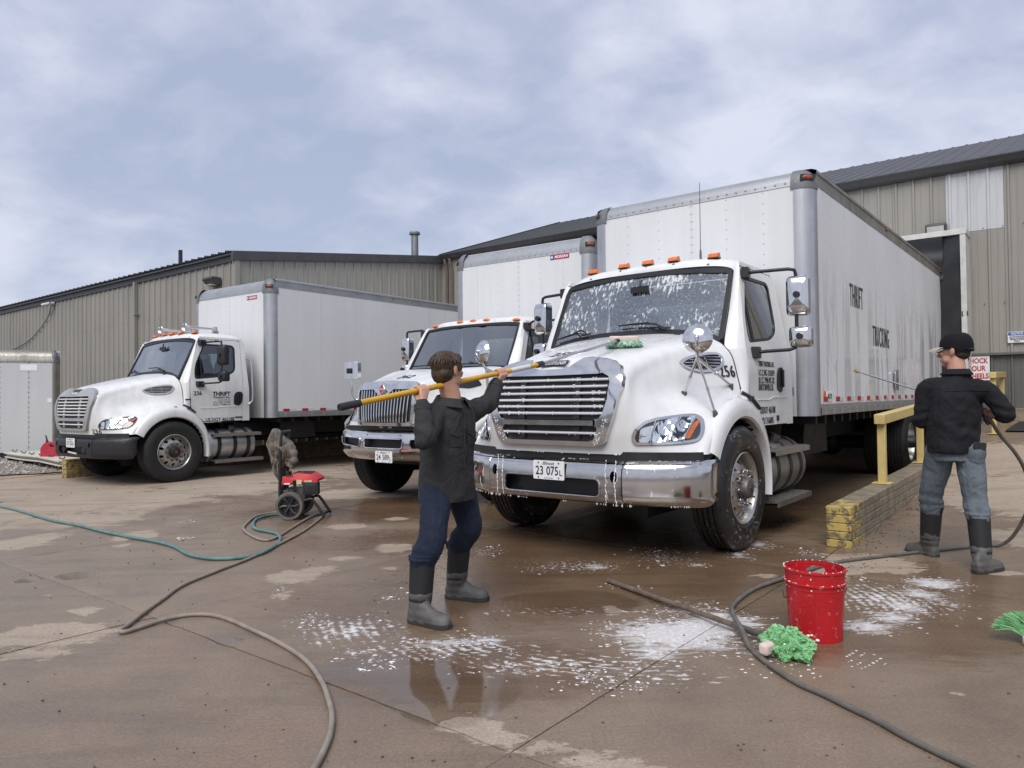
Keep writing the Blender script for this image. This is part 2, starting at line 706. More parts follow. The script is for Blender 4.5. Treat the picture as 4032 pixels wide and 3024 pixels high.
def m_glass(name, tint=(.55, .66, .64), rough=.02, streak=False, dark=.35, refl=.05):
    """window glass: mostly see-through, with a clear reflection"""
    t = NT(name)
    tr = t.n('BsdfTransparent'); tr.inputs[0].default_value = (*[c * dark * 2 for c in tint], 1)
    gl = t.n('BsdfGlossy'); gl.inputs['Roughness'].default_value = rough
    gl.inputs[0].default_value = (.92, .95, .97, 1)
    fr = t.n('Fresnel'); fr.inputs[0].default_value = 1.52
    fac = t.math('MULTIPLY_ADD', fr.outputs[0], 1.9, refl, clamp=True)
    mx = t.n('MixShader')
    t.l(fac, mx.inputs[0]); t.l(tr.outputs[0], mx.inputs[1]); t.l(gl.outputs[0], mx.inputs[2])
    sh = mx.outputs[0]
    if streak:
        # suds running down the pane, drops of rinse water between them
        v = t.coord((1, 1, .07), loc=(1, 0, 0), rot=(0, radians(-24), 0))
        reg = t.noise(t.coord((1, 1, 1), loc=(0, 0, 2)), 2.6, 3, .5)
        st = t.noise(v, 38, 5, .6, .15)
        f1 = t.ramp(t.math('MULTIPLY_ADD', reg, .5, t.math('MULTIPLY', st, .6)), [(.60, 0.0), (.67, .95)])
        dr = t.voro(t.coord((1, 1, .55)), 55, 'Distance')
        dd = t.math('MULTIPLY', t.ramp(dr, [(.14, 1.0), (.24, 0.0)]), t.ramp(t.noise(t.coord(), 5, 3), [(.52, 0.0), (.6, .75)]))
        film = t.ramp(t.noise(t.coord((1, 1, .12), rot=(0, radians(-24), 0)), 90, 5, .8), [(.50, 0.0), (.74, .40)])
        f = t.math('MAXIMUM', t.math('MAXIMUM', f1, dd), film)
        df = t.n('BsdfDiffuse'); df.inputs[0].default_value = (.74, .78, .78, 1)
        m2 = t.n('MixShader')
        t.l(t.math('MULTIPLY', f, .8), m2.inputs[0]); t.l(sh, m2.inputs[1]); t.l(df.outputs[0], m2.inputs[2])
        sh = m2.outputs[0]
    t.l(sh, t.o.inputs[0])
    return t.m


def m_siding(name, col=(.30, .285, .25)):
    t = NT(name)
    st = t.noise(t.coord((1, 1, .03)), 16, 5, .65)
    b = t.noise(t.coord((1, 1, .5)), .8, 5, .6)
    f = t.math('MULTIPLY_ADD', st, .45, t.math('MULTIPLY', b, .55))
    t.set(Base_Color=t.ramp(f, [(.34, tuple(x * .78 for x in col)), (.5, col), (.68, tuple(x * 1.12 for x in col))]), Roughness=.5, Metallic=0.0)
    t.set(Normal=t.bump(t.noise(t.coord((1, 1, .4)), 3, 3), .08, .02))
    return t.m


def m_cloth(name, col, rough=.9, scale=900, var=.25, wr=.5, wrs=9.0):
    t = NT(name)
    big = t.noise(t.coord(), 5, 5, .6)
    weave = t.noise(t.coord(), scale, 2, .5)
    c = t.ramp(big, [(.3, tuple(x * (1 - var) for x in col)), (.7, tuple(x * (1 + var) for x in col))])
    c = t.mix(t.ramp(weave, [(.35, .0), (.75, .22)]), c, tuple(min(1, x * 1.7 + .01) for x in col))
    t.set(Base_Color=c, Roughness=rough, Specular_IOR_Level=.15, Sheen_Weight=.02)
    b1 = t.bump(t.noise(t.coord((1, 1, .7)), wrs, 4, .55, .6), wr, .035)
    t.set(Normal=t.bump(weave, .25, .002, b1))
    return t.m


def m_tyre(name, suds=False):
    t = NT(name)
    f = t.noise(t.coord(), 14, 5, .65)
    c = t.ramp(f, [(.3, (.008, .008, .009)), (.7, (.020, .020, .020))])
    r = t.ramp(f, [(.3, .5), (.7, .75)])
    if suds:
        s = t.math('MULTIPLY', t.ramp(t.noise(t.coord((1, 1, 1)), 38, 6, .65, .8), [(.56, 0.0), (.62, 1.0)]), t.ramp(t.noise(t.coord(loc=(3, 1, 0)), 5, 3), [(.50, 0.0), (.63, .65)]))
        c = t.mix(s, c, (.50, .50, .48))
        r = t.mix(.6, r, (.25, .25, .25))
    t.set(Base_Color=c, Roughness=r)
    t.set(Normal=t.bump(t.noise(t.coord(), 90, 3), .2, .003))
    return t.m


def m_foam(name='soap_suds'):
    t = NT(name)
    v = t.voro(t.coord(), 160, 'Distance')
    n = t.noise(t.coord(), 30, 5, .6)
    t.set(Base_Color=t.ramp(n, [(.3, (.70, .71, .71)), (.6, (.88, .89, .89))]), Roughness=.45, Subsurface_Weight=.0)
    t.set(Normal=t.bump(v, .5, .004))
    return t.m


def m_worn(name, top, under, amount=.5, scale=9, rough=.7):
    """chipped paint over another surface"""
    t = NT(name)
    n = t.noise(t.coord(), scale, 8, .68, .3)
    fac = t.ramp(n, [(amount - .03, 1.0), (amount + .03, 0.0)])
    u = t.ramp(t.noise(t.coord(), 40, 4), [(.3, tuple(c * .6 for c in under)), (.7, tuple(c * 1.3 for c in under))])
    w = t.ramp(t.noise(t.coord(), 6, 5), [(.3, tuple(c * .8 for c in top)), (.7, top)])
    t.set(Base_Color=t.mix(fac, w, u), Roughness=rough)
    t.set(Normal=t.bump(t.noise(t.coord(), 60, 5), .4, .006))
    return t.m


M = {}


def build_materials():
    M['white'] = m_paint('white_truck_paint', (.74, .745, .742), .06)
    M['white_old'] = m_paint('older_white_paint', (.73, .733, .725), .09, .3)
    M['box_wet'] = m_boxwall('washed_box_wall', (.76, .77, .78), True)
    M['box_front'] = m_boxwall('box_front_wall', (.72, .73, .735), False, 3.0)
    M['box_side'] = m_boxwall('box_side_wall', (.74, .745, .745), False, 7.0)
    M['chrome'] = m_chrome('chrome', 0, .085, (.72, .72, .725))
    M['chrome_suds'] = m_chrome('chrome_with_suds', 1.0, .10, (.64, .63, .62))
    M['bar_chrome'] = simple('satin_chrome', (.80, .81, .82), .22, .55, .06)
    M['chrome_dull'] = m_chrome('polished_steel', 0, .14, (.62, .62, .62))
    M['alu'] = m_alu('brushed_aluminium')
    M['alu_rail'] = m_alu('aluminium_rail', (.50, .51, .52), .4, (.04, 1, 1))
    M['alu_dirty'] = m_alu('dirty_aluminium', (.42, .40, .36), .42, (1, 1, .1), .35)
    M['rim'] = m_alu('wheel_aluminium', (.55, .53, .49), .25, (1, 1, 1), .3)
    M['cap'] = simple('grey_cast_corner', (.17, .18, .19), .5, .2)
    M['grey_plastic'] = simple('silver_grey_plastic', (.36, .365, .37), .4, .25, .1)
    M['black'] = simple('black_plastic', (.018, .018, .02), .42, 0, .25)
    M['black_gloss'] = simple('black_gloss', (.008, .008, .009), .15)
    M['frame'] = simple('black_chassis', (.012, .012, .013), .6, 0, .4)
    M['gasket'] = simple('black_rubber_seal', (.010, .010, .011), .4)
    M['seam'] = simple('dark_joint', (.02, .02, .022), .7)
    M['interior'] = simple('cab_interior_grey', (.09, .092, .092), .7, 0, .2)
    M['seat'] = simple('cab_seat_grey', (.12, .13, .13), .85, 0, .2)
    M['tyre'] = m_tyre('tyre_rubber')
    M['tyre_suds'] = m_tyre('soapy_tyre_rubber', True)
    M['glass'] = m_glass('window_glass')
    M['glass_ws'] = m_glass('windshield_glass', (.62, .70, .68), .03, False, .5, .20)
    M['glass_suds'] = m_glass('soapy_windshield_glass', (.60, .70, .68), .06, True, .5, .22)
    M['lens'] = m_glass('clear_lens', (.95, .95, .95), .03, False, .5, .0)
    rf = NT('lamp_reflector')
    rf.set(Base_Color=(.86, .87, .88), Metallic=1.0, Roughness=.06, Normal=rf.bump(rf.voro(rf.coord((1, 1, .6)), 17, 'Distance'), .55, .02))
    M['reflector'] = rf.m
    M['lamp_black'] = simple('lamp_housing', (.03, .03, .032), .3)
    M['amber'] = simple('amber_lens', (.75, .17, .02), .2, 0, .15, 30)
    M['amber_dark'] = simple('dull_amber_lens', (.30, .075, .02), .3, 0, .2, 30)
    M['red'] = simple('red_reflective_tape', (.42, .02, .03), .4, 0, .15)
    M['tape_white'] = simple('white_reflective_tape', (.62, .62, .60), .35, 0, .1)
    M['decal'] = simple('black_vinyl_lettering', (.012, .013, .02), .45)
    M['plate'] = simple('licence_plate_white', (.80, .81, .82), .35, 0, .05)
    M['radiator'] = simple('radiator_fins', (.03, .03, .032), .5, .3, .3)
    M['foam'] = m_foam()
    M['rubber'] = simple('black_rubber', (.02, .02, .021), .6, 0, .3)
    M['steel_dirty'] = simple('dirty_steel', (.14, .13, .12), .5, .6, .35)


build_materials()
# ------------------------------------------------------------------ truck pieces (truck frame: x forward, y to its left, z up, origin under the front axle)


def yc(z):
    return 1.12 if z < 1.55 else 1.12 - .17 * (z - 1.55) / .9


def side(s, off=0.0):
    return lambda x, z: Vector((x, s * (yc(z) + off), z))


def wheel(truck, c, s, suds=False, front=True, R=.515):
    """s = +1: outer face towards +y"""
    w = bpy.data.objects.new('wheel', None); COL.objects.link(w)
    w.parent = truck; w.location = c
    tm = M['tyre_suds'] if suds else M['tyre']
    ax = (0, s, 0)
    g = []
    for k in range(5):
        h = -.088 + .044 * k
        g += [(R, h - .017), (R, h + .012)]
        if k < 4:
            g += [(R - .013, h + .015), (R - .013, h + .025)]
    prof = [(.288, -.118), (.33, -.135), (.40, -.148), (.455, -.142), (.492, -.125), (R - .008, -.112)] + g + \
           [(R - .008, .112), (.492, .125), (.482, .131), (.455, .142), (.43, .147), (.40, .148), (.36, .145), (.335, .137), (.325, .14), (.31, .128), (.288, .118)]
    MB().lathe(prof, (0, 0, 0), ax, 64).build('tyre', tm, w, 30)
    rm = M['rim']
    mb = MB()
    mb.lathe([(.286, -.11), (.296, .122), (.300, .130), (.292, .136), (.280, .128), (.272, .11), (.262, .06), (.258, .045)] if front else
             [(.286, -.11), (.296, .122), (.300, .130), (.292, .136), (.280, .128), (.268, .06), (.255, -.03), (.25, -.05)], (0, 0, 0), ax, 48)

    def hz(r):
        if front:
            return lerp(.112, .05, sstep(.16, .258, r)) if r > .15 else .112
        return lerp(-.075, -.04, sstep(.15, .255, r))
    holes = []
    for k in range(10):
        a = 2 * pi * (k + .5) / 10
        ca = (cos(a) * .213, sin(a) * .213)
        holes.append([(ca[0] + .029 * cos(t) * cos(a) - .024 * sin(t) * sin(a), ca[1] + .029 * cos(t) * sin(a) + .024 * sin(t) * cos(a)) for t in np.linspace(0, 2 * pi, 13)[:-1]])
    outer = [(.259 * cos(t), .259 * sin(t)) for t in np.linspace(0, 2 * pi, 49)[:-1]]
    panel(outer, holes, lambda a, b: Vector((a, s * hz(sqrt(a * a + b * b)), b)), .016, .045, mb, nrm=(0, s, 0))
    mb.build('rim', rm, w, 40)
    hb = MB()
    if front:
        hb.lathe([(.1, .108), (.1, .125), (.088, .13), (.085, .165), (.078, .178), (.05, .184), (0, .185)], (0, 0, 0), ax, 24)
    else:
        hb.lathe([(.13, -.07), (.125, .05), (.10, .08), (.09, .17), (.06, .2), (0, .2)], (0, 0, 0), ax, 24)
    hb.build('hub', M['black'] if not suds else M['steel_dirty'], w, 40)
    if front:
        MB().lathe([(.022, .184), (.02, .19), (0, .191)], (0, 0, 0), ax, 16).build('hub_plug', M['red'] if not suds else M['black'], w)
    nb = MB()
    for k in range(10):
        a = 2 * pi * k / 10
        p = Vector((cos(a) * .1428, 0, sin(a) * .1428))
        h0 = .11 if front else -.075
        nb.cyl(p + Vector((0, s * h0, 0)), p + Vector((0, s * (h0 + .03), 0)), .0185, .0175, 6)
        nb.cyl(p + Vector((0, s * (h0 + .03), 0)), p + Vector((0, s * (h0 + .058), 0)), .0115, .011, 8)
    tag(nb.build('wheel_nut', M['chrome_dull'] if suds else M['steel_dirty'], w, 30), kind='stuff')
    MB().lathe([(.0, -.1), (.2, -.1), (.25, -.06)], (0, 0, 0), ax, 20).build('brake_drum', M['frame'], w)
    return w


def rivet_line(mb, a, b, pitch, nrm, r=.007, h=.004):
    a, b = Vector(a), Vector(b)
    k = max(1, int((b - a).length / pitch))
    for i in range(k + 1):
        mb.dome(a + (b - a) * (i / k), nrm, r, h)


def box_body(t, xf, zb, zt, L, big=.16, caps='cap', wet=False, W=2.57, front_m='box_front', scale_tape=1.0, name_tags=None):
    h = W / 2
    r = .15                     # corner post radius
    side_m = M['box_wet'] if wet else M['box_side']
    # front wall, built of sheets that meet on rivet lines
    zr = zt - big               # foot of the rounded top rail
    e = [-h + r, -.8, 0, .8, h - r] if not wet else [-h + r, 0, h - r]
    for a, b in zip(e[:-1], e[1:]):
        MB().box((xf - .012, (a + b) / 2, (zb + zr) / 2), (.024, b - a - .002, zr - zb), None).build('front_panel', M[front_m], t)
    rv = MB()
    for y in (-.8, -.4, .4, .8):
        rivet_line(rv, (xf, y, zb + .1), (xf, y, zr - .03), .102, (1, 0, 0))
    for y in (-.012, .012):
        rivet_line(rv, (xf, y, zb + .1), (xf, y, zr - .03), .085, (1, 0, 0))
    rivet_line(rv, (xf + .006, -h + r, zr + .03), (xf + .006, h - r, zr + .03), .1, (1, 0, 0), .011, .006)
    for s in (-1, 1):
        rivet_line(rv, (xf + .002, s * (h - r - .012), zb + .1), (xf + .002, s * (h - r - .012), zr), .19, (1, 0, 0), .009)
        rivet_line(rv, (xf - r - .012, s * h, zb + .1), (xf - r - .012, s * h, zr), .095, (0, s, 0), .008)
    n = 8
    for s in (-1, 1):
        P = []
        for k in range(n + 1):
            a = pi / 2 * k / n
            P.append((xf - r + (r + .006) * cos(a), s * (h - r + (r + .006) * sin(a))))
        P = [(xf + .006, s * (h - r - .025))] + P + [(xf - r - .03, s * (h + .006))]
        mb = MB()
        mb.grid([[(x, y, z) for x, y in P] for z in (zb - .0, zr)], flip=(s < 0))
        mb.build('corner_post', M['alu'], t, 50)
        # cast corner with its lamp
        cm = MB()
        rows = []
        for z, g in ((zr - .045, .012), (zr, .014)):
            rows.append([(xf - r + (r + g) * cos(pi / 2 * k / n), s * (h - r + (r + g) * sin(pi / 2 * k / n)), z) for k in range(n + 1)])
        for q in range(1, 7):
            v = pi / 2 * q / 6
            rows.append([(xf - r + (.02 + (r - .006) * cos(v)) * cos(pi / 2 * k / n), s * (h - r + (.02 + (r - .006) * cos(v)) * sin(pi / 2 * k / n)), zr + (big + .008) * sin(v)) for k in range(n + 1)])
        rows.append([(xf - r, s * (h - r), zt + .01)] * (n + 1))
        for row in rows[:-1]:
            row.insert(0, (row[0][0], row[0][1] - s * .05, row[0][2])); row.append((row[-1][0] - .05, row[-1][1], row[-1][2]))
        rows[-1] = [rows[-1][0]] * len(rows[0])
        cc = cm.grid(rows, flip=(s < 0)).build('corner_cap', M[caps], t, 50)
        a = radians(42)
        p = Vector((xf - r + (r + .018) * cos(a), s * (h - r + (r + .018) * sin(a)), zr + big * .38))
        R = Matrix.Rotation(s * a, 3, 'Z')
        MB().ell(p, (.014, .055, .024), 12, 6, R).build('marker_lens', M['amber_dark'], cc)
        MB().box(p - R @ Vector((.008, 0, 0)), (.016, .15, .062), R).build('lamp_recess', M['lamp_black'], cc, bevel=.004)
    # rounded rail along the top of the front wall
    P = [(xf + .006, zr - .005)] + [(xf + .004 - big * 1.0 * (1 - cos(pi / 2 * k / 8)), zr + big * sin(pi / 2 * k / 8)) for k in range(9)] + [(xf - big - .2, zt + .005)]
    MB().grid([[(x, y, z) for x, z in P] for y in (-h + r - .01, h - r + .01)]).build('front_top_rail', M['alu_rail'], t, 50)
    # side walls
    rail_b = .12
    for s in (-1, 1):
        x0 = xf - r
        k = 7
        for i in range(k):
            a = x0 - (L - r) * i / k; b = x0 - (L - r) * (i + 1) / k
            MB().box(((a + b) / 2, s * (h - .011), (zb + rail_b - .01 + zt - .155) / 2), (a - b - .0012, .022, zt - .155 - zb - rail_b + .01)).build('side_panel', side_m, t)
            for q in (0, .5):
                rivet_line(rv, (b + .02 + (a - b) * q, s * h, zb + .2), (b + .02 + (a - b) * q, s * h, zt - .18), .102, (0, s, 0), .007, .0035)
        # top rail: an angle with a drip lip
        mb = MB()
        P = [(h + .004, zt - .165), (h + .006, zt - .05), (h + .018, zt - .045), (h + .016, zt - .012), (h - .03, zt + .006), (h - .12, zt + .012)]
        mb.grid([[(x, s * y, z) for y, z in P] for x in (xf - r + .01, xf - L)], flip=(s > 0))
        mb.build('top_rail', M['alu_dirty'] if wet else M['alu_rail'], t, 50)
        rivet_line(rv, (xf - r - .1, s * (h + .005), zt - .15), (xf - L, s * (h + .005), zt - .15), .075, (0, s, 0), .0055, .003)
        # bottom rail with its fasteners
        mb = MB()
        P = [(h + .002, zb + rail_b), (h + .004, zb + .085), (h + .012, zb + .083), (h + .012, zb + .008), (h - .03, zb)]
        mb.grid([[(x, s * y, z) for y, z in P] for x in (xf - r - .03, xf - L)], flip=(s < 0))
        mb.build('bottom_rail', M['alu_rail'], t, 50)
        for i in range(int(L / .31)):
            for z in (.028, .062):
                rv.dome((xf - r - .2 - i * .31, s * (h + .012), zb + z), (0, s, 0), .011, .006)
        rivet_line(rv, (xf - r - .1, s * (h + .003), zb + rail_b - .01), (xf - L, s * (h + .003), zb + rail_b - .01), .055, (0, s, 0), .006, .003)
        if s > 0:
            x = xf - .30
            while x > xf - L + .3:
                for c, m in ((0, 'red'), (1, 'tape_white')):
                    xa = x - c * .150
                    MB().box((xa - .073, h + .003, zb + .168 - (0 if wet else .028)), (.146, .004, .05)).build('reflective_tape', M[m], t, 0)
                x -= .44 if not wet else .46
        for i in (.42, .97):
            MB().ell((xf - L * i, s * (h + .012), zt - .07), (.035, .018, .022)).build('side_marker', M['amber_dark'], t)
    tag(rv.build('rivet', M['alu'], t, 0, fix=False), kind='stuff')
    # roof, floor, rear frame and roll door
    MB().box((xf - big - (L - big) / 2, 0, zt + .004), (L - big, W - .22, .02)).build('box_roof', M['box_front'], t)
    MB().box((xf - L / 2, 0, zb + .07), (L - .1, W - .06, .12)).build('box_floor', M['frame'], t)
    mb = MB()
    mb.box((xf - L - .02, h - .05, (zb + zt) / 2), (.1, .1, zt - zb)); mb.box((xf - L - .02, -h + .05, (zb + zt) / 2), (.1, .1, zt - zb))
    mb.box((xf - L - .02, 0, zt - .08), (.1, W - .2, .16)); mb.box((xf - L - .02, 0, zb + .06), (.1, W - .2, .16))
    mb.build('rear_frame', M['alu_rail'], t, bevel=.005)
    MB().box((xf - L - .0, 0, (zb + zt) / 2), (.03, W - .2, zt - zb - .3)).build('roll_door', M['box_side'], t)
    # cross sills under the floor
    mb = MB()
    for i in range(24):
        mb.box((xf - .25 - i * (L - .4) / 23, 0, zb - .045), (.06, W - .12, .09))
    mb.build('cross_sill', M['frame'], t)['kind'] = 'stuff'


HST = [[(1.09, 0, .84), (1.11, 0, 1.05), (1.09, 0, 1.35), (1.02, 0, 1.565), (.72, 0, 1.67), (.25, 0, 1.775), (-.22, 0, 1.868)],
       [(1.08, .33, .84), (1.10, .34, 1.05), (1.075, .34, 1.35), (.99, .33, 1.55), (.70, .35, 1.655), (.25, .38, 1.76), (-.22, .42, 1.855)],
       [(1.05, .58, .84), (1.08, .61, 1.05), (1.062, .64, 1.33), (.965, .62, 1.50), (.66, .63, 1.605), (.24, .71, 1.715), (-.22, .80, 1.80)],
       [(.96, .78, .84), (.98, .76, 1.05), (.96, .72, 1.25), (.86, .69, 1.39), (.6, .71, 1.49), (.22, .82, 1.59), (-.22, .985, 1.66)],
       [(.86, .96, .84), (.82, .94, 1.0), (.74, .86, 1.17), (.62, .80, 1.27), (.42, .83, 1.34), (.16, .93, 1.39), (-.22, 1.055, 1.43)],
       [(.76, 1.10, .84), (.70, 1.09, .95), (.58, 1.06, 1.08), (.42, 1.05, 1.18), (.22, 1.06, 1.25), (.0, 1.075, 1.285), (-.2, 1.095, 1.285)],
       [(.69, 1.17, .84), (.62, 1.17, .93), (.5, 1.17, 1.03), (.35, 1.17, 1.11), (.17, 1.17, 1.155), (-.02, 1.17, 1.175), (-.2, 1.17, 1.165)],
       [(.494, 1.165, .84), (.386, 1.165, .96), (.27, 1.165, 1.035), (.155, 1.165, 1.08), (.03, 1.165, 1.1), (-.09, 1.165, 1.093), (-.2, 1.165, 1.064)]]


def loft(ST, n=6, m=6):
    cols = [cr(s, m) for s in ST]
    rows = list(zip(*cols))
    return [cr(list(r), n) for r in rows]        # rows along the profile, each across the stations


def hood_mesh(ST, n=6, m=6):
    R = loft(ST, n, m)
    full = []
    for r in R:
        mir = [(p[0], -p[1], p[2]) for p in r[:0:-1]]
        full.append(mir + list(r))
    # return lip below the rim so that the skin has an edge
    lip = [(p[0] - .03, p[1] * .985, p[2] + .0) for p in full[0]]
    mb = MB().grid([lip] + full)
    return mb


def sweep_arc(prof, a0, a1, c, s, n=24, wf=None):
    """prof: list of (radial, y); arc in the xz plane about c"""
    rows = []
    for k in range(n + 1):
        t = k / n
        a = radians(lerp(a0, a1, t))
        rows.append([(c[0] + (rr if wf is None else wf(rr, lerp(a0, a1, t))) * cos(a), s * y, c[1] + (rr if wf is None else wf(rr, lerp(a0, a1, t))) * sin(a)) for rr, y in prof])
    return rows


PLATE_FONT = dict(bold=.012, spacing=1.05)


def licence_plate(t, c, ang, text, small, w=.305, hgt=.152):
    """plate facing +x, tilted about y by ang"""
    R = Matrix.Rotation(ang, 3, 'Z')
    P = lambda a, b, d=0.0: Vector(c) + R @ Vector((.004 + d, a, b))
    mb = MB()
    panel(rect(-w / 2, -hgt / 2, w / 2, hgt / 2, .012), [], lambda a, b: P(a, b), .006, None, mb, nrm=(1, 0, 0))
    pl = mb.build('licence_plate', M['plate'], t)
    ink = lambda x0, z0: (lambda a, b: P(x0 + a, z0 + b, .0025))
    k = w / .305
    v = text
    lettering(v[0], .075 * k, .072 * k, ink(-.128 * k, -.040 * k), M['decal'], pl, .01)
    lettering(v[1], .115 * k, .072 * k, ink(-.020 * k, -.040 * k), M['decal'], pl, .01)
    lettering(v[2], .026 * k, .045 * k, ink(.108 * k, -.040 * k), M['decal'], pl, .006)
    lettering('Illinois', .12 * k, .027 * k, ink(-.06 * k, .042 * k), M['decal'], pl, .0, .45)
    lettering(small, .085 * k, .011 * k, ink(-.042 * k, -.068 * k), M['decal'], pl)
    bm = MB()
    for y in (-.1, .1):
        for z in (-.06, .058):
            bm.cyl(P(y * k, z * k, .001), P(y * k, z * k, .006), .0065, .006, 8)
    bm.build('plate_bolt', M['steel_dirty'], pl)
    return pl


def seats_and_dash(t, wheel_side=1, ws_x=-.3, floor=1.0, back=-1.44, zoff=0.0):
    z = zoff
    mb = MB()
    panel([(ws_x - .02, 1.35 + z), (ws_x - .02, 1.75 + z), (ws_x - .12, 1.76 + z), (ws_x - .38, 1.70 + z), (ws_x - .44, 1.58 + z), (ws_x - .40, 1.3 + z)], [], lambda a, b: Vector((a, 1.0, b)), 2.0, None, mb, nrm=(0, 1, 0))
    mb.build('dashboard', M['interior'], t, bevel=.02)
    mb = MB()
    for k in range(20):
        pass
    cx, cy, cz = ws_x - .5, .5 * wheel_side, 1.72 + z
    ring = []
    d = Vector((-.6, 0, .8)).normalized(); u = Vector((0, 1, 0)); v = d.cross(u)
    for k in range(24):
        a = 2 * pi * k / 24
        ring.append(Vector((cx, cy, cz)) + (u * cos(a) + v * sin(a)) * .22)
    mb.tube(ring, .016, 6, closed=True)
    for k in (0, 8, 16):
        mb.tube([Vector((cx, cy, cz)), ring[k]], .014, 6)
    mb.tube([Vector((cx, cy, cz)), Vector((cx, cy, cz)) - d * .3], .03, 8)
    mb.build('steering_wheel', M['black'], t)
    for y in (-.5, .5):
        mb = MB()
        panel(rpoly([(-.26, 0), (.26, 0), (.25, .62), (.16, .78), (-.16, .78), (-.25, .62)], .08), [], lambda a, b: Vector((back + .22 - b * .14, y + a, 1.42 + z + b)), .13, None, mb, nrm=(1, 0, 0.1))
        panel(rect(-.26, -.26, .26, .26, .06), [], lambda a, b: Vector((back + .42 + b, y + a, 1.42 + z)), .14, None, mb, nrm=(0, 0, 1))
        mb.build('seat', M['seat'], t, bevel=.03)
    MB().box((back + .55, 0, floor + .06), (1.1, 2.1, .1)).build('cab_floor', M['interior'], t)


def chassis(t, xr, zb, side_tank=True, xfront=.9, tank=(-.62, -1.62), dirty='alu_dirty', rear_x=-6.95):
    f = MB()
    for s in (-1, 1):
        f.box(((xfront + xr) / 2, s * .43, .80), (xfront - xr, .08, .26))
    for x in (-.2, -1.2, -2.6, -4, -5.4):
        f.box((x, 0, .8), (.1, .8, .2))
    f.build('chassis_rail', M['frame'], t)
    MB().cyl((0, -.85, .5), (0, .85, .5), .07, None, 10).box((0, 0, .46), (.14, 1.5, .12)).build('front_axle', M['frame'], t)
    MB().cyl((rear_x, -.8, .5), (rear_x, .8, .5), .11, None, 10).ell((rear_x, 0, .5), (.24, .22, .24)).build('rear_axle', M['frame'], t)
    MB().box((.1, 0, .72), (1.0, .7, .5)).box((-.9, 0, .68), (1.0, .45, .42)).cyl((-1.4, 0, .62), (rear_x, 0, .55), .06).build('engine', M['frame'], t)
    for s in (-1, 1):
        MB().box((rear_x - .75, s * .92, .52), (.02, .6, .66)).build('mud_flap', M['rubber'], t)
        g = MB()
        panel([(-.9, .62), (.0, .62), (-.05, 1.0), (-.85, 1.0)], [], lambda a, b: Vector((-2.2 + a, s * 1.0, b)), .25, None, g, nrm=(0, s, 0))
        g.build('battery_box', M['frame'], t, bevel=.01)
    if side_tank:
        for s in (-1, 1):
            mb = MB()
            x0, x1 = tank
            mb.lathe([(0, -.02), (.2, -.012), (.268, 0), (.28, .02), (.28, abs(x1 - x0) - .02), (.268, abs(x1 - x0)), (.2, abs(x1 - x0) + .012), (0, abs(x1 - x0) + .02)], (x0, s * .88, .585), (-1, 0, 0), 32)
            tk = mb.build('fuel_tank', M[dirty], t, 40)
            b = MB()
            for q in (.16, .5, .80):
                b.lathe([(.282, 0), (.288, .004), (.288, .076), (.282, .08)], (x0 + (x1 - x0) * q, s * .88, .585), (-1, 0, 0), 32)
                b.box((x0 + (x1 - x0) * q - .04, s * .62, .72), (.07, .2, .5))
            b.build('tank_strap', M['black'], tk, 40)
            MB().cyl((x0 - .5, s * 1.0, .84), (x0 - .5, s * 1.03, .90), .055, None, 14).build('filler_cap', M['steel_dirty'], tk)
            # two steps over the tank
            for nm, z, xa, xb in (('upper', .80, -.70, -1.66), ('lower', .335, -.72, -1.70)):
                st = MB()
                st.box(((xa + xb) / 2, s * 1.125, z - .03), (xa - xb, .19, .012))
                st.box(((xa + xb) / 2, s * 1.216, z - .045), (xa - xb, .012, .05))
                for i in range(16):
                    st.box((lerp(xa, xb, (i + .5) / 16), s * 1.12, z - .021), (.012, .17, .01))
                for i in range(4):
                    st.box(((xa + xb) / 2, s * (1.05 + i * .045), z - .0195), (xa - xb, .006, .008))
                so = st.build('step', M['alu_dirty'], t)
                for x in (xa - .12, xb + .2):
                    lo = .3 if nm == 'upper' else .09
                    MB().hexa([(x - .03, s * .7, z - lo), (x + .03, s * .7, z - lo), (x + .03, s * 1.2, z - .065), (x - .03, s * 1.2, z - .065),
                               (x - .03, s * .7, z - .05), (x + .03, s * .7, z - .05), (x + .03, s * 1.2, z - .04), (x - .03, s * 1.2, z - .04)]).build('step_bracket', M['frame'], so)
            # checker plate at the front of the tank
            cp = MB().box((x0 + .035, s * 1.0, .55), (.006, .3, .5))
            for i in range(6):
                for j in range(10):
                    cp.ell((x0 + .039, s * (.88 + i * .05), .33 + j * .048), (.003, .016, .006), 6, 3, Matrix.Rotation(pi / 4 * (1 if (i + j) % 2 else -1), 3, 'X'))
            cp.build('tread_plate', M['alu_dirty'], t)


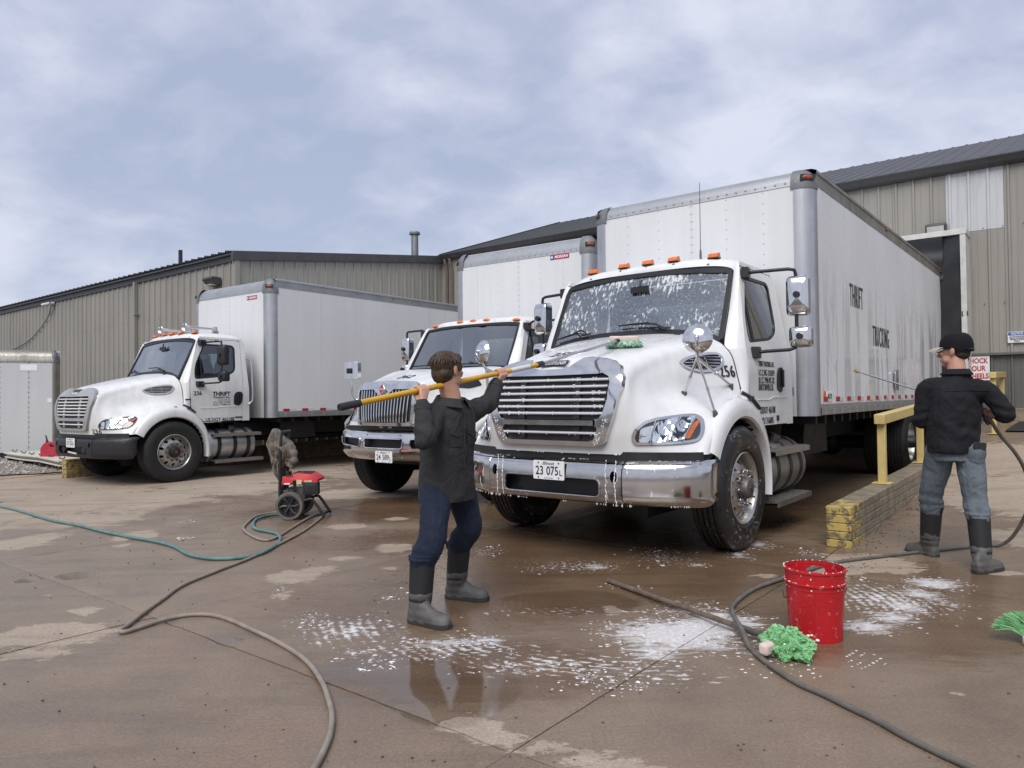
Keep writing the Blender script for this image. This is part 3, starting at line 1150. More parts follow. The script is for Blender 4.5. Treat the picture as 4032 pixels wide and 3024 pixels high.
def side_mirror(t, s, chrome=True, x0=-.60, foot_t=(-.62, .97, 2.40), foot_b=(-.50, 1.10, 1.662), out=1.40, xa=-.70, zt=2.41, zb=1.69, heads=((2.17, .20, .36), (1.80, .20, .19))):
    """looped tube with two mirror heads, s=+1 for the truck's left"""
    head_m = M['chrome'] if chrome else M['black']
    P = [foot_t, (foot_t[0] - .02, foot_t[1] + .1, zt - .005), (xa - .02, out - .06, zt), (xa - .035, out - .01, zt - .012), (xa - .04, out, zt - .06), (xa - .04, out, zb + .06), (xa - .035, out - .012, zb + .012), (xa - .02, out - .06, zb - .004), (foot_b[0] - .03, foot_b[1] + .09, zb - .02), foot_b]
    P = [(a, s * b, c) for a, b, c in P]
    arm = MB().tube(P, .017, 8)
    for p in (foot_t, foot_b):
        arm.box((p[0], s * (p[1] + .02), p[2]), (.13, .07, .10), Matrix.Rotation(s * .2, 3, 'Z'))
    ao = arm.build('mirror_arm', M['black'], t, 50, bevel=.006)
    for zc, w, hh in heads:
        mb = MB()
        c = Vector((xa - .055, s * (out + (.01 if zc > 2 else .03)), zc))
        R = Matrix.Rotation(s * radians(8), 3, 'Z')
        prof = rpoly([(-w / 2, -hh / 2), (w / 2, -hh / 2), (w / 2, hh / 2), (-w / 2, hh / 2)], .045, 4)
        rings = []
        for d, k in ((-.05, 1.0), (.0, 1.0), (.035, .94), (.055, .80), (.066, .5), (.07, .02)):
            rings.append([c + R @ Vector((d, a * k, b * k)) for a, b in prof])
        k = len(prof)
        for r_ in rings: r_.append(r_[0])
        mb.grid(rings)
        mh = mb.build('mirror_head', head_m, t, 50)
        panel(rpoly([(-w / 2 + .01, -hh / 2 + .01), (w / 2 - .01, -hh / 2 + .01), (w / 2 - .01, hh / 2 - .01), (-w / 2 + .01, hh / 2 - .01)], .04, 4), [], lambda a, b: c + R @ Vector((-.048, a, b)), 0, None, (mg := MB()))
        mg.build('mirror_glass', M['chrome'], mh)
        MB().cyl(c + R @ Vector((.04, 0, 0)), c + R @ Vector((.1, 0, 0)), .035, .028, 12).build('mirror_clamp', M['black'], mh)


def hood_mirror(t, top, hub, feet, r=.145, face=(1, 0, .1), thick=.05, name='fender_mirror'):
    q = bpy.data.objects.new(name, None); COL.objects.link(q); q.parent = t
    top, hub = Vector(top), Vector(hub)
    d = Vector(face).normalized()
    MB().lathe([(r, -.012), (r + .004, 0), (r - .004, .01), (r * .9, thick * .45), (r * .6, thick * .85), (r * .3, thick), (0, thick * 1.02)], top, d, 32).build('mirror_bowl', M['chrome'], q, 50)
    MB().lathe([(0, -.010), (r * .97, -.010)], top, d, 32).build('mirror_glass', M['chrome'], q)
    st = MB().tube([top + d * (thick * .9), top + d * (thick + .03) + Vector((0, 0, -.03)), hub], .012, 8)
    st.ell(top + d * thick, (.02, .02, .02), 8, 6)
    for f, pad in feet:
        f = Vector(f)
        st.tube([hub, lerp(hub, f, .55), f], [.0125, .0125, .011], 8)
        st.cyl(lerp(hub, f, .52), lerp(hub, f, .58), .017, None, 8)
    st.build('mirror_stay', M['chrome_dull'], q)
    for f, pad in feet:
        f = Vector(f)
        if pad: MB().lathe([(.042, -.004), (.042, .004), (.03, .012), (.01, .02), (0, .02)], f, pad, 16).build('mirror_foot', M['steel_dirty'], q)
        else: MB().box(f + Vector((0, 0, -.012)), (.035, .035, .06)).build('mirror_foot', M['steel_dirty'], q, bevel=.004)
    return q
# ------------------------------------------------------------------ conventional-cab box truck


def sym(half):
    """closed outline from a right half that starts and ends on the centre line"""
    return list(half) + [(-y, z) for y, z in half[::-1] if abs(y) > 1e-6]


def scale_poly(P, k, grow=None):
    cx = sum(p[0] for p in P) / len(P); cy = sum(p[1] for p in P) / len(P)
    if grow is None:
        return [(cx + (x - cx) * k, cy + (y - cy) * k) for x, y in P]
    out = []
    n = len(P)
    for i in range(n):
        a = np.array(P[i - 1]); b = np.array(P[i]); c = np.array(P[(i + 1) % n])
        d = c - a
        d = d / (np.linalg.norm(d) + 1e-9)
        nr = np.array([d[1], -d[0]])
        if np.dot(nr, b - (cx, cy)) < 0: nr = -nr
        out.append(tuple(b + nr * grow))
    return out


def ws_x(y, z):
    return -.25 - .49 * (z - 1.87) - .03 * y * y


HL_OUT = [(.702, .967), (.716, 1.021), (.762, 1.079), (.82, 1.110), (.909, 1.128), (.974, 1.136), (1.026, 1.128), (1.073, 1.09), (1.104, 1.025), (1.110, .969), (1.088, .932), (1.009, .917), (.876, .914), (.738, .915), (.711, .935)]
VENT = [(.341, 1.555), (.268, 1.60), (.132, 1.632), (-.019, 1.651), (-.094, 1.639), (-.113, 1.59), (-.06, 1.521), (.044, 1.484), (.182, 1.476), (.302, 1.509)]


def cab_truck(v, label, loc, yaw, zg):
    big = v == 'near'
    t = thing('box_truck', label, 'box truck', (loc[0], loc[1], zg), atan2(-cos(yaw), -sin(yaw)), 'white box trucks backed up to the warehouse')
    white = M['white'] if big else M['white_old']
    trim = M['chrome'] if big else M['grey_plastic']
    # ---- hood
    hm = hood_mesh(HST, 6, 6)
    ho = hm.build('hood', white, t, 50)
    bm = bmesh.new(); bm.from_mesh(ho.data)
    bvh = BVHTree.FromBMesh(bm)
    dx = lambda off: drape_map(bvh, 'x', off)
    # ---- grille
    outer = sym([(0, .905), (.42, .905), (.49, .915), (.525, .95), (.60, 1.15), (.645, 1.34), (.635, 1.42), (.595, 1.49), (.53, 1.53), (.44, 1.556), (.33, 1.572), (.27, 1.566), (.225, 1.535), (.18, 1.508), (.12, 1.500), (0, 1.498)])
    op1 = sym([(0, 1.105), (.42, 1.105), (.48, 1.115), (.51, 1.15), (.553, 1.26), (.560, 1.385), (.545, 1.43), (.49, 1.452), (.3, 1.452), (0, 1.452)])
    op2 = sym([(0, .942), (.38, .942), (.425, .955), (.445, .99), (.465, 1.035), (.45, 1.055), (.40, 1.058), (0, 1.058)])
    f = dx(.0)
    mb = MB()
    ring_off = lambda a, b: f(a, b, .042)
    panel(outer, [op1, op2], ring_off, .05, .06, mb, nrm=(1, 0, 0))
    sr = mb.build('grille_surround', trim, t, 40, bevel=.014, seg=3)
    mb = MB()
    panel(scale_poly(op1, 1, .02), [], lambda a, b: f(a, b, .006), 0, .06, mb)
    panel(scale_poly(op2, 1, .02), [], lambda a, b: f(a, b, .006), 0, .06, mb)
    k = 44 if big else 20
    for i in range(k):
        z = lerp(.95, 1.44, i / (k - 1))
        w = .44 if z < 1.06 else .5
        if 1.05 < z < 1.11: continue
        P = [f(y, z, .009) for y in np.linspace(-w, w, 13)]
        mb.add([p + Vector((0, 0, d)) for p in P for d in (-.002, .002)], [(2 * q, 2 * q + 1, 2 * q + 3, 2 * q + 2) for q in range(12)])
    mb.build('radiator', M['radiator'], t, 0)
    zs = [1.42, 1.367, 1.314, 1.261, 1.209, 1.156, 1.001]
    for z in zs:
        w = .47 if z < 1.06 else lerp(.515, .548, sstep(1.15, 1.4, z))
        mb = MB()
        ys = np.linspace(-w, w, 17)
        rows = []
        for y in ys:
            p = f(y, z, .0)
            rows.append([p + Vector((.008, 0, .011)), p + Vector((.026, 0, .0115)), p + Vector((.034, 0, .007)), p + Vector((.037, 0, -.002)), p + Vector((.032, 0, -.0095)), p + Vector((.008, 0, -.010)), p + Vector((.008, 0, .011))])
        mb.grid(rows)
        mb.build('grille_bar', M['bar_chrome'] if big else M['tape_white'], t, 50)
    for y in (-.27, .27):
        for z0, z1 in ((.95, 1.05), (1.115, 1.44)):
            a = [f(y, z, .0) for z in np.linspace(z0, z1, 6)]
            rows = [[p + Vector((.004, -.03, 0)), p + Vector((.024, -.03, 0)), p + Vector((.024, .03, 0)), p + Vector((.004, .03, 0))] for p in a]
            MB().grid(rows).build('grille_post', M['black'] if big else trim, t)
    if big:
        MB().grid([[f(y, z, o) for z, o in ((1.055, .04), (1.062, .056), (1.10, .058), (1.108, .04))] for y in np.linspace(-.44, .44, 15)]).build('grille_centre_bar', M['chrome'], t, 30)
    # name badge on the nose
    mb = MB()
    bz = 1.553
    badge = rpoly([(-.135, bz - .026), (.135, bz - .026), (.135, bz + .026), (-.135, bz + .026)], .024, 5)
    panel(badge, [], lambda a, b: f(a, b, .012), .012, None, mb, nrm=(1, 0, .3))
    bd = mb.build('badge', trim, t, 40, bevel=.003)
    mb = MB()
    panel(scale_poly(badge, 1, -.006), [], lambda a, b: f(a, b, .0135), 0, None, mb); mb.build('badge_face', M['black'], bd)
    if big:
        lettering('FREIGHTLINER', .225, .024, lambda a, b: f(a - .1125, bz - .012 + b, .015), M['tape_white'], bd, .012, .25)
        top = drape_map(bvh, 'z', .004)
        lettering('256', .23, .15, lambda a, b: top(.86 - b, -.19 + a), M['decal'], t, .015)
        lettering('256', .165, .10, lambda a, b: drape_map(bvh, 'y+', .007)(-.03 - a, 1.44 + b), M['decal'], t, .0, 0, 1.15, heavy=.004)
    else:
        lettering('236', .15, .075, lambda a, b: f(.60 + a, .855 + b, .004), M['decal'], t, .012)
    # dark gaps where the hood meets the cab
    edge = [Vector(r) for r in cr([(-.218, 0, 1.866), (-.218, .42, 1.853), (-.218, .80, 1.798), (-.218, .985, 1.658), (-.218, 1.055, 1.43), (-.205, 1.10, 1.27)], 6)]
    for s in (-1, 1):
        MB().tube([Vector((p.x - .004, s * (p.y + .001), p.z + .001)) for p in edge], .006, 5).build('hood_gap', M['seam'], t)
        # long crease along the top of the hood
        tz = drape_map(bvh, 'z', .0005)
        cl = [tz(x, s * lerp(.50, .30, (x + .1) / .95)) for x in np.linspace(-.1, .85, 14)]
        MB().tube(cl, .006, 6, flat=.4).build('hood_crease', white, t)
    # ---- lamps
    for s in (-1, 1):
        q = [(s * a, b) for a, b in cr(HL_OUT, 3, True)]
        hl = bpy.data.objects.new('headlight', None); COL.objects.link(hl); hl.parent = t
        inn = scale_poly(q, 1, -.022)
        mb = MB()
        panel(q if big else scale_poly(q, 1, -.010), [inn], lambda a, b: f(a, b, .014 if big else .006), .016, None, mb, nrm=(.8, s * .5, .1))
        mb.build('bezel', M['chrome'] if big else M['lamp_black'], hl, 40, bevel=.004)
        mb = MB()
        panel(scale_poly(inn, 1, .004), [], lambda a, b: f(a, b, .003), 0, .05, mb); mb.build('housing', M['lamp_black'], hl)
        # reflector bowls behind the lens
        for (y0, y1, z0, z1, m, d) in ((.745, .815, .935, 1.06, 'reflector', .0), (.825, .93, .935, 1.11, 'reflector', .004), (.94, 1.01, .94, 1.12, 'reflector', .003), (1.018, 1.048, .95, 1.10, 'amber', .003)):
            g = rpoly([(s * y0, z0), (s * y1, z0), (s * (y1 + .012), z1), (s * (y0 + .012), lerp(z0, z1, .82))], .018, 3)
            cy, cz = s * (y0 + y1) / 2, (z0 + z1) / 2
            mb = MB()
            mb2 = panel(g, [], lambda a, b: f(a, b, d + .006 + .018 * min(1, ((a - cy) ** 2 / .0026 + (b - cz) ** 2 / .009))), 0, .022, mb)
            mb.build('reflector_bowl', M[m], hl, 60)
        mb = MB()
        for yy in (.82, .935, 1.012):
            mb.tube([f(s * (yy + .014 * tt), lerp(.93, 1.115, tt), .02) for tt in np.linspace(0, 1, 5)], .005, 5)
        mb.build('lamp_divider', M['grey_plastic'], hl)
        mb = MB()
        panel(scale_poly(inn, 1, .003), [], lambda a, b: f(a, b, .022), 0, .04, mb); mb.build('lens', M['lens'], hl, 60)
        # side vent with its slats
        fs = drape_map(bvh, 'y+' if s > 0 else 'y-', .0)
        vo = cr(VENT, 3, True)
        vi = scale_poly(vo, 1, -.022)
        mb = MB(); panel(vo, [vi], lambda a, b: fs(a, b, .014), .016, None, mb, nrm=(0, s, .2))
        ve = mb.build('hood_vent', trim, t, 40, bevel=.004)
        mb = MB(); panel(scale_poly(vi, 1, .004), [], lambda a, b: fs(a, b, .003), 0, .05, mb); mb.build('vent_mesh', M['black'], ve)
        for zz in (1.505, 1.532, 1.558, 1.585, 1.611):
            xs = [p[0] for p in vi]
            xs = [x for x in np.linspace(min(xs), max(xs), 40) if inpoly(x, zz + (.16 - x) * .03 * 0, vi)]
            if len(xs) < 4: continue
            mb = MB().tube([fs(x, zz, .008) for x in np.linspace(xs[0], xs[-1], 8)], .0055, 5)
            mb.build('slat', trim, ve)
        for xx, zz in ((.07, 1.63), (.21, 1.605)):
            MB().tube([fs(xx, z, .006) for z in np.linspace(1.487, zz, 6)], .004, 4).build('slat_post', trim, ve)
        # fender lamp, rear part of the fender, flare
        fz = fs(-.06, 1.255, .002)
        MB().ell(fz, (.038, .012, .026), 12, 6).build('fender_lamp', M['tape_white'] if big else M['amber_dark'], t)
        pan = [(-.2, 1.285), (-.30, 1.225), (-.42, 1.13), (-.52, 1.0), (-.60, .84), (-.648, .62), (-.662, .40)]
        arc = [(.6 * cos(radians(a)), .5 + .6 * sin(radians(a))) for a in np.linspace(189.5, 109.5, 14)]
        mb = MB(); panel(pan + arc, [], lambda a, b: Vector((a, s * (1.168 - .06 * sstep(1.05, 1.30, b)), b)), .02, .08, mb, nrm=(0, s, 0))
        mb.build('fender_panel', white, t, 40)
        wf = lambda rr, a: .595 + (rr - .595) * lerp(1, .30, sstep(105, 190, a))
        mb = MB().grid(sweep_arc([(.60, 1.06), (.595, 1.185), (.612, 1.203), (.66, 1.205), (.715, 1.195), (.752, 1.172), (.765, 1.135), (.76, 1.10)], 28, 190, (0, .5), s, 30, wf), flip=(s < 0))
        mb.build('fender_flare', white, t, 40)
        # wheel well
        mb = MB().grid(sweep_arc([(.598, .62), (.598, 1.15)], 20, 190, (0, .5), s, 20))
        mb.add([(.62, s * .62, .3), (-.66, s * .62, .3), (-.66, s * .62, 1.1), (.62, s * .62, 1.1)], [(0, 1, 2, 3)])
        mb.build('wheel_well', M['frame'], t)
        # rubber latch on the fender joint
        lp = [fs(-.20, 1.30, .012), Vector((-.28, s * 1.15, 1.255)), Vector((-.38, s * 1.185, 1.165))]
        MB().tube(cr(lp, 5), .018, 6).box(lp[1], (.06, .03, .04)).build('hood_latch', M['black'], t)
    # ---- bumper
    chrome_b = M['chrome_suds'] if big else M_BUMPER_BLACK
    pl = [(0, 1.108), (.3, 1.104), (.55, 1.090), (.65, 1.079), (.75, 1.045), (.86, .995), (1.0, .92), (1.12, .835), (1.19, .755), (1.222, .69), (1.228, .62)]
    ya = [p[0] for p in pl]; xa = [p[1] for p in pl]

    def bmap(y, z, o=0.0):
        x = float(np.interp(abs(y), ya, xa))
        e = .018 * (1 - ((z - .625) / .17) ** 2) - .05 * sstep(.76, .80, z) - .05 * sstep(.485, .45, z)
        return Vector((x + e + o, y, z))
    slot = rpoly([(-.465, .515), (.465, .515), (.465, .645), (-.465, .645)], .045, 5)
    fogs = [[(s * .587 + .03 * cos(a), .672 + .045 * sin(a)) for a in np.linspace(0, 2 * pi, 17)[:-1]] for s in (-1, 1)]
    mb = MB()
    panel(rpoly([(-.65, .455), (.65, .455), (.65, .795), (-.65, .795)], .01, 2), [slot] + fogs, bmap, .012, .035, mb, nrm=(1, 0, 0))
    mb.build('bumper', chrome_b, t, 50)
    mb = MB()
    for P, o in ((slot, .006),):
        for i in range(len(P)):
            pass
    mb.tube([bmap(a, b, .003) for a, b in scale_poly(slot, 1, .004)], .008, 6, closed=True)
    mb.build('slot_trim', M['chrome'] if big else M['black'], t)
    MB().box((1.0, 0, .60), (.02, 1.3, .3)).build('bumper_backing', M['black'], t)
    for s in (-1, 1):
        mb = MB()
        o = rpoly([(s * .658, .455), (s * 1.226, .44), (s * 1.226, .80), (s * .658, .795)], [.01, .09, .02, .01], 5)
        if s < 0: o = o[::-1]
        panel(o, [], bmap, .012, .035, mb, nrm=(.8, s * .5, 0))
        mb.build('bumper_end', chrome_b, t, 50)
        MB().cyl((1.0, s * .587, .672), (1.03, s * .587, .672), .04, None, 12).build('tow_eye', M['black'], t)
    mb = MB()
    mb.grid([[Vector((float(np.interp(abs(y), ya, xa)) - .045, y, z)) for z in (.75, .86)] for y in np.linspace(-1.16, 1.16, 33)])
    mb.grid([[Vector((float(np.interp(abs(y), ya, xa)) - d, y, .775)) for d in (.005, .4)] for y in np.linspace(-1.16, 1.16, 33)])
    mb.build('air_dam', M['black'], t)
    if big: licence_plate(t, (1.132, .005, .697), radians(0), ('23', '075', 'L'), 'Land of Lincoln')
    else:
        licence_plate(t, (1.132, .0, .700), radians(0), ('31', '552', 'K'), 'Land of Lincoln')
        MB().box((1.11, .02, .535), (.02, .30, .022), Matrix.Rotation(radians(-4), 3, 'X')).build('tow_pin', M['tape_white'], t)
        for y in (-.36, .36): MB().lathe([(.0, .05), (.05, .045), (.06, .03), (.065, 0)], (1.05, y, .58), (1, 0, 0), 16).build('tow_hook', M['black'], t)
    # ---- cab
    CS = [(-.33, 1.2), (-.31, 1.29), (-.30, 1.5), (-.33, 1.85), (-.545, 2.41), (-.575, 2.475), (-.62, 2.50), (-1.40, 2.50), (-1.468, 2.45), (-1.468, 1.0), (-.56, 1.0)]
    DO = rpoly([(-.565, 1.008), (-.340, 1.215), (-.314, 1.5), (-.342, 1.85), (-.556, 2.41), (-.60, 2.468), (-1.345, 2.468), (-1.385, 2.44), (-1.362, 1.85), (-1.31, 1.008)], [.02, .05, .2, .2, .05, .03, .03, .03, .2, .03])
    WI = rpoly([(-.42, 1.745), (-1.02, 1.80), (-1.235, 1.895), (-1.275, 2.33), (-1.22, 2.385), (-.66, 2.385), (-.44, 1.98)], [.06, .15, .09, .08, .08, .05, .12], 4)
    for s in (-1, 1):
        sm = side(s)
        mb = MB(); panel(CS, [scale_poly(WI, 1, .02)], side(s, -.014), 0, .15, mb); mb.build('door_frame', M['seam'], t)
        mb = MB()
        panel([(-1.39, 1.0), (-1.475, 1.0), (-1.475, 2.46), (-1.42, 2.515), (-.60, 2.515), (-.575, 2.476), (-1.385, 2.476), (-1.393, 2.44), (-1.37, 1.85), (-1.318, 1.0)], [], side(s, 0), .02, .12, mb, nrm=(0, s, 0))
        mb.build('cab_side', white, t, 40)
        mb = MB(); panel(DO, [WI], side(s, .002), .022, .1, mb, nrm=(0, s, 0))
        dr = mb.build('door', white, t, 40, bevel=.004)
        wi2 = scale_poly(WI, 1, -.028)
        mb = MB(); panel(WI, [wi2], side(s, -.002), .014, None, mb, nrm=(0, s, 0)); mb.build('window_seal', M['gasket'], dr)
        mb = MB(); panel(scale_poly(WI, 1, -.02), [], side(s, -.012), 0, .15, mb); mb.build('window', M['glass'], dr, 60)
        MB().tube([side(s, -.008)(-.565 + .0 * z, z) for z in (1.77, 2.05, 2.37)], .011, 6).build('window_divider', M['gasket'], dr)
        # handle in its dished recess
        hd = rpoly([(-1.01, 1.335), (-1.125, 1.30), (-1.165, 1.345), (-1.185, 1.50), (-1.165, 1.545), (-1.075, 1.545), (-1.02, 1.50)] if big else [(-1.15, 1.30), (-1.26, 1.27), (-1.32, 1.33), (-1.34, 1.48), (-1.31, 1.53), (-1.22, 1.53), (-1.16, 1.48)], .035, 3)
        mb = MB(); panel(hd, [], side(s, .012), .012, None, mb, nrm=(0, s, 0)); hh = mb.build('door_handle', M['black'], dr, 40, bevel=.004)
        ca = np.mean(np.array(hd), 0)
        MB().box(side(s, .022)(ca[0] - .03, ca[1]), (.04, .018, .17), None).build('handle_grip', M['black_gloss'], hh, bevel=.006)
        # crease low on the door
        MB().tube([side(s, .003)(x, 1.26 + .05 * ((x + 1.3) / .9) ** 2 * 0 - (0.02 if x > -.8 else 0)) for x in np.linspace(-.50, -1.29, 9)], .008, 6, flat=.5).build('door_crease', white, dr)
        # pillar beside the windshield
        F_ = [(-.20, 1.11, 1.20), (-.20, 1.095, 1.285), (-.225, 1.055, 1.43), (-.225, .985, 1.66), (-.235, .935, 1.735), (-.38, .925, 2.05), (-.525, .912, 2.38), (-.56, .900, 2.46)]
        B_ = [(-.335, 1.122, 1.20), (-.316, 1.122, 1.29), (-.308, 1.122, 1.45), (-.316, 1.10, 1.66), (-.328, 1.083, 1.75), (-.425, 1.025, 2.06), (-.548, .957, 2.41), (-.59, .945, 2.49)]
        rows = []
        for a, b in zip(cr(F_, 4), cr(B_, 4)):
            a, b = Vector(a), Vector(b)
            m1 = lerp(a, b, .35) + Vector((.018, .018, 0)); m2 = lerp(a, b, .7) + Vector((.012, .02, 0))
            rows.append([Vector((p.x, s * p.y, p.z)) for p in (a, m1, m2, b)])
        MB().grid(rows, flip=(s < 0)).build('windshield_pillar', white, t, 50)
        MB().box(side(s, .006)(-1.02 if big else -1.25, 1.065), (.05, .012, .05) if big else (.15, .012, .022)).build('door_vent', M['black'], dr)
        if not big:
            MB().box(side(s, .004)(-.275, 1.395), (.10, .012, .02)).build('pillar_badge', M['black'], t)
    # windshield
    WS = sym([(0, 1.868), (.35, 1.858), (.62, 1.826), (.84, 1.770), (.895, 1.758), (.925, 1.79), (.928, 1.86), (.914, 2.36), (.898, 2.425), (.85, 2.448), (.6, 2.478), (.3, 2.499), (0, 2.505)])
    wmap = lambda o: (lambda y, z: Vector((ws_x(y, z) + o, y, z + o * .4)))
    inn = scale_poly(WS, 1, -.045)
    mb = MB(); panel(WS, [inn], wmap(.012), .02, .12, mb, nrm=(.9, 0, .4)); mb.build('windshield_seal', M['gasket'], t, 40)
    mb = MB(); panel(scale_poly(inn, 1, .01), [], wmap(.0), 0, .12, mb); mb.build('windshield', M['glass_suds'] if big else M['glass_ws'], t, 60)
    for y0, y1, yp in ((-.86, -.44, -.40), (-.14, .42, .52)):
        z0 = 1.858 - .1 * (abs(yp) / .93) ** 2
        w = MB()
        b = [wmap(.035)(y, 1.868 - .12 * (abs(y) / .93) ** 2 + .075 + (.015 if y < yp - .2 else -.02)) for y in np.linspace(y0, y1, 8)]
        w.tube(b, .009, 5)
        mid = b[4] + Vector((.02, 0, .01))
        w.tube(cr([wmap(.05)(yp, z0 - .01), wmap(.075)(lerp(yp, (y0 + y1) / 2, .5), z0 + .075), mid], 5), .009, 5)
        w.tube([b[1] + Vector((.004, 0, .004)), mid, b[6] + Vector((.004, 0, .004))], .006, 4)
        w.cyl(wmap(.02)(yp, z0 - .01), wmap(.06)(yp, z0 - .01), .022, None, 10)
        w.build('wiper', M['black'], t)
    # cowl under the glass
    mb = MB().grid([[(-.20 - .03 * (y / .9) ** 2, y, 1.845 - .115 * (abs(y) / .9) ** 2.2), (-.30, y, 1.86 - .11 * (abs(y) / .9) ** 2.2)] for y in np.linspace(-.93, .93, 21)])
    mb.build('cowl', M['black'], t)
    # roof
    rows = []
    us = np.sin(np.linspace(-pi / 2, pi / 2, 33))
    for x, zt, wd, p in ((None, 2.512, .90, 4), (-.572, 2.545, .915, 5), (-.60, 2.575, .925, 6), (-.68, 2.602, .935, 6), (-.9, 2.618, .94, 7), (-1.2, 2.618, .94, 7), (-1.38, 2.603, .94, 7), (-1.455, 2.565, .94, 7), (-1.475, 2.515, .94, 8)):
        row = []
        for u in us:
            y = wd * u
            z = 2.43 + (zt - 2.43) * (1 - abs(u) ** p) ** .55
            xx = x if x is not None else ws_x(y, min(z, 2.5)) + .006
            if x is not None and x > -.7: xx = x + .02 * (1 - abs(u)) - .05 * abs(u) ** 2
            row.append((xx, y, z))
        rows.append(row)
    rb = MB().grid(rows)
    ro = rb.build('cab_roof', white, t, 50)
    bm2 = bmesh.new(); bm2.from_mesh(ro.data); bvr = BVHTree.FromBMesh(bm2)
    rz = drape_map(bvr, 'z', 0)
    for x, y in ((-.67, .67), (-.63, .277), (-.62, 0), (-.63, -.277), (-.67, -.67)):
        p = rz(x, y)
        mb = MB()
        c = p + Vector((0, 0, .006))
        mb.box(c, (.085, .105, .014), None)
        ml = mb.build('marker_base', M['black'], t, bevel=.004)
        P = rpoly([(-.045, 0), (.045, 0), (.03, .04), (-.02, .055)], .012, 3)
        g = MB(); panel(P, [], lambda a, b: c + Vector((a, .048, b)), .096, None, g, nrm=(0, 1, 0))
        g.build('marker_light', M['amber'], ml, 40, bevel=.008)
    sc_ = MB()
    for y in (-.66, -.3, 0, .3, .66):
        sc_.dome(rz(-.58, y * .98), (.5, 0, .8), .016, .006, 8)
    sc_.build('roof_screw', M['steel_dirty'], t)['kind'] = 'stuff'
    # back wall and its window
    mb = MB(); BW = rpoly([(-.94, 1.0), (.94, 1.0), (.94, 2.5), (-.94, 2.5)], .06)
    RW = rpoly([(-.62, 1.80), (.62, 1.80), (.62, 2.28), (-.62, 2.28)], .09)
    panel(BW, [RW], lambda a, b: Vector((-1.462, a, b)), .02, None, mb, nrm=(-1, 0, 0)); mb.build('cab_back', M['interior'], t)
    mb = MB(); panel(scale_poly(RW, 1, .01), [], lambda a, b: Vector((-1.452, a, b)), 0, None, mb); mb.build('rear_window', M['glass'], t)
    seats_and_dash(t, 1)
    MB().cyl(Vector((-.44, 0, 2.36)), Vector((-.46, 0, 2.42)), .012, None, 6).box((-.44, 0, 2.33), (.02, .2, .06)).build('rear_view_mirror', M['black'], t)
    # side mirrors
    for s in (-1, 1):
        side_mirror(t, s, big)
    # chassis, wheels, box
    rx = -6.95
    chassis(t, -9.4, 1.06, True, .85, (-.66, -1.58) if not big else (-.72, -1.75), 'alu_dirty' if big else 'alu', rx)
    for s in (-1, 1):
        wheel(t, (0, s * 1.055, .515), s, big, True)
        wheel(t, (rx, s * 1.075, .515), s, False, False)
        wheel(t, (rx, s * .75, .515), s, False, False)
    if big:
        box_body(t, -1.644, 1.063, 3.58, 8.04, .165, 'cap', True)
        a = MB().cyl((-.86, .45, 2.615), (-.86, .45, 2.72), .014, .010, 8).cyl((-.86, .45, 2.72), (-.86, .45, 3.39), .0042, .003, 6).lathe([(.035, 0), (.03, .02), (.014, .03)], (-.86, .45, 2.605), (0, 0, 1), 12)
        a.build('antenna', M['steel_dirty'], t)
        foot = drape_map(bvh, 'z', .004)
        lfeet = [(foot(.43, .86), None), (fs0(bvh, .42, 1.13), (0, 1, .2)), (fs0(bvh, -.10, 1.365), None)]
        hood_mirror(t, (.62, 1.07, 1.725), (.565, 1.04, 1.58), lfeet, .112, (.93, .3, .12))
        rfeet = [(foot(.43, -.86), None), (fs0(bvh, .58, 1.07, -1), (0, -1, .2)), (fs0(bvh, -.10, 1.365, -1), None)]
        hood_mirror(t, (.62, -1.13, 1.725), (.60, -1.10, 1.56), rfeet, .112, (.93, -.3, .12))
        sd = lambda x, z: (lambda a, b: side(1, .005)(x - a, z + b))
        for body, x, z, w, h in (('THRIFT TRUCKING, INC', -.55, 1.535, .40, .055), ('I.C.C.MC-121079', -.54, 1.458, .405, .055), ('ILL.CC 1996 MC-CR', -.537, 1.388, .405, .058), ('BARTONVILLE,IL', -.535, 1.315, .385, .068), ('USDOT 465188', -.565, 1.115, .39, .062), ('KYU 316005', -.566, 1.02, .34, .060)):
            lettering(body, w, h, sd(x, z), M['decal'], t, .0, 0, 1.08, heavy=.0022)
        bs = lambda x, z: (lambda a, b: Vector((x - a, 1.2875, z + b)))
        lettering('THRIFT', .60, .26, bs(-3.06, 2.30), M['decal'], t, .0, 0, 1.25, heavy=.0065)
        lettering('TRUCKING', .91, .26, bs(-4.15, 1.89), M['decal'], t, .0, 0, 1.25, heavy=.0065)
        # little stickers: orange dot and maker's label low on the wall, makers' plate at the front
        MB().cyl((-1.98, 1.286, 1.27), (-1.98, 1.289, 1.27), .05, None, 20).build('orange_dot', M['amber'], t)
        pl_ = MB().box((-2.16, 1.287, 1.26), (.2, .004, .10)).build('lift_sticker', M['plate'], t)
        lettering('MAXON', .16, .06, lambda a, b: Vector((-2.08 - a, 1.2905, 1.23 + b)), M['decal'], pl_, .02, .2)
        pl_ = MB().box((-1.643, .98, 1.315), (.004, .20, .085)).build('maker_plate', M['alu_rail'], t)
        lettering('MAXON', .13, .03, lambda a, b: Vector((-1.6395, .91 + a, 1.325 + b)), M['decal'], pl_, .01, .2)
        # hasp-like latch plate of the side door
        g = MB(); panel(rpoly([(-.09, -.16), (.09, -.11), (.09, .11), (-.09, .16)], .03), [], lambda a, b: Vector((-5.35 + a, 1.33, 1.47 + b)), .02, None, g, nrm=(0, 1, 0)); g.box((-5.35, 1.30, 1.47), (.05, .06, .05))
        g.build('wall_fitting', M['chrome_dull'], t, bevel=.005)
    else:
        box_body(t, -1.80, 1.035, 3.675, 7.7, .24, 'cap', False)
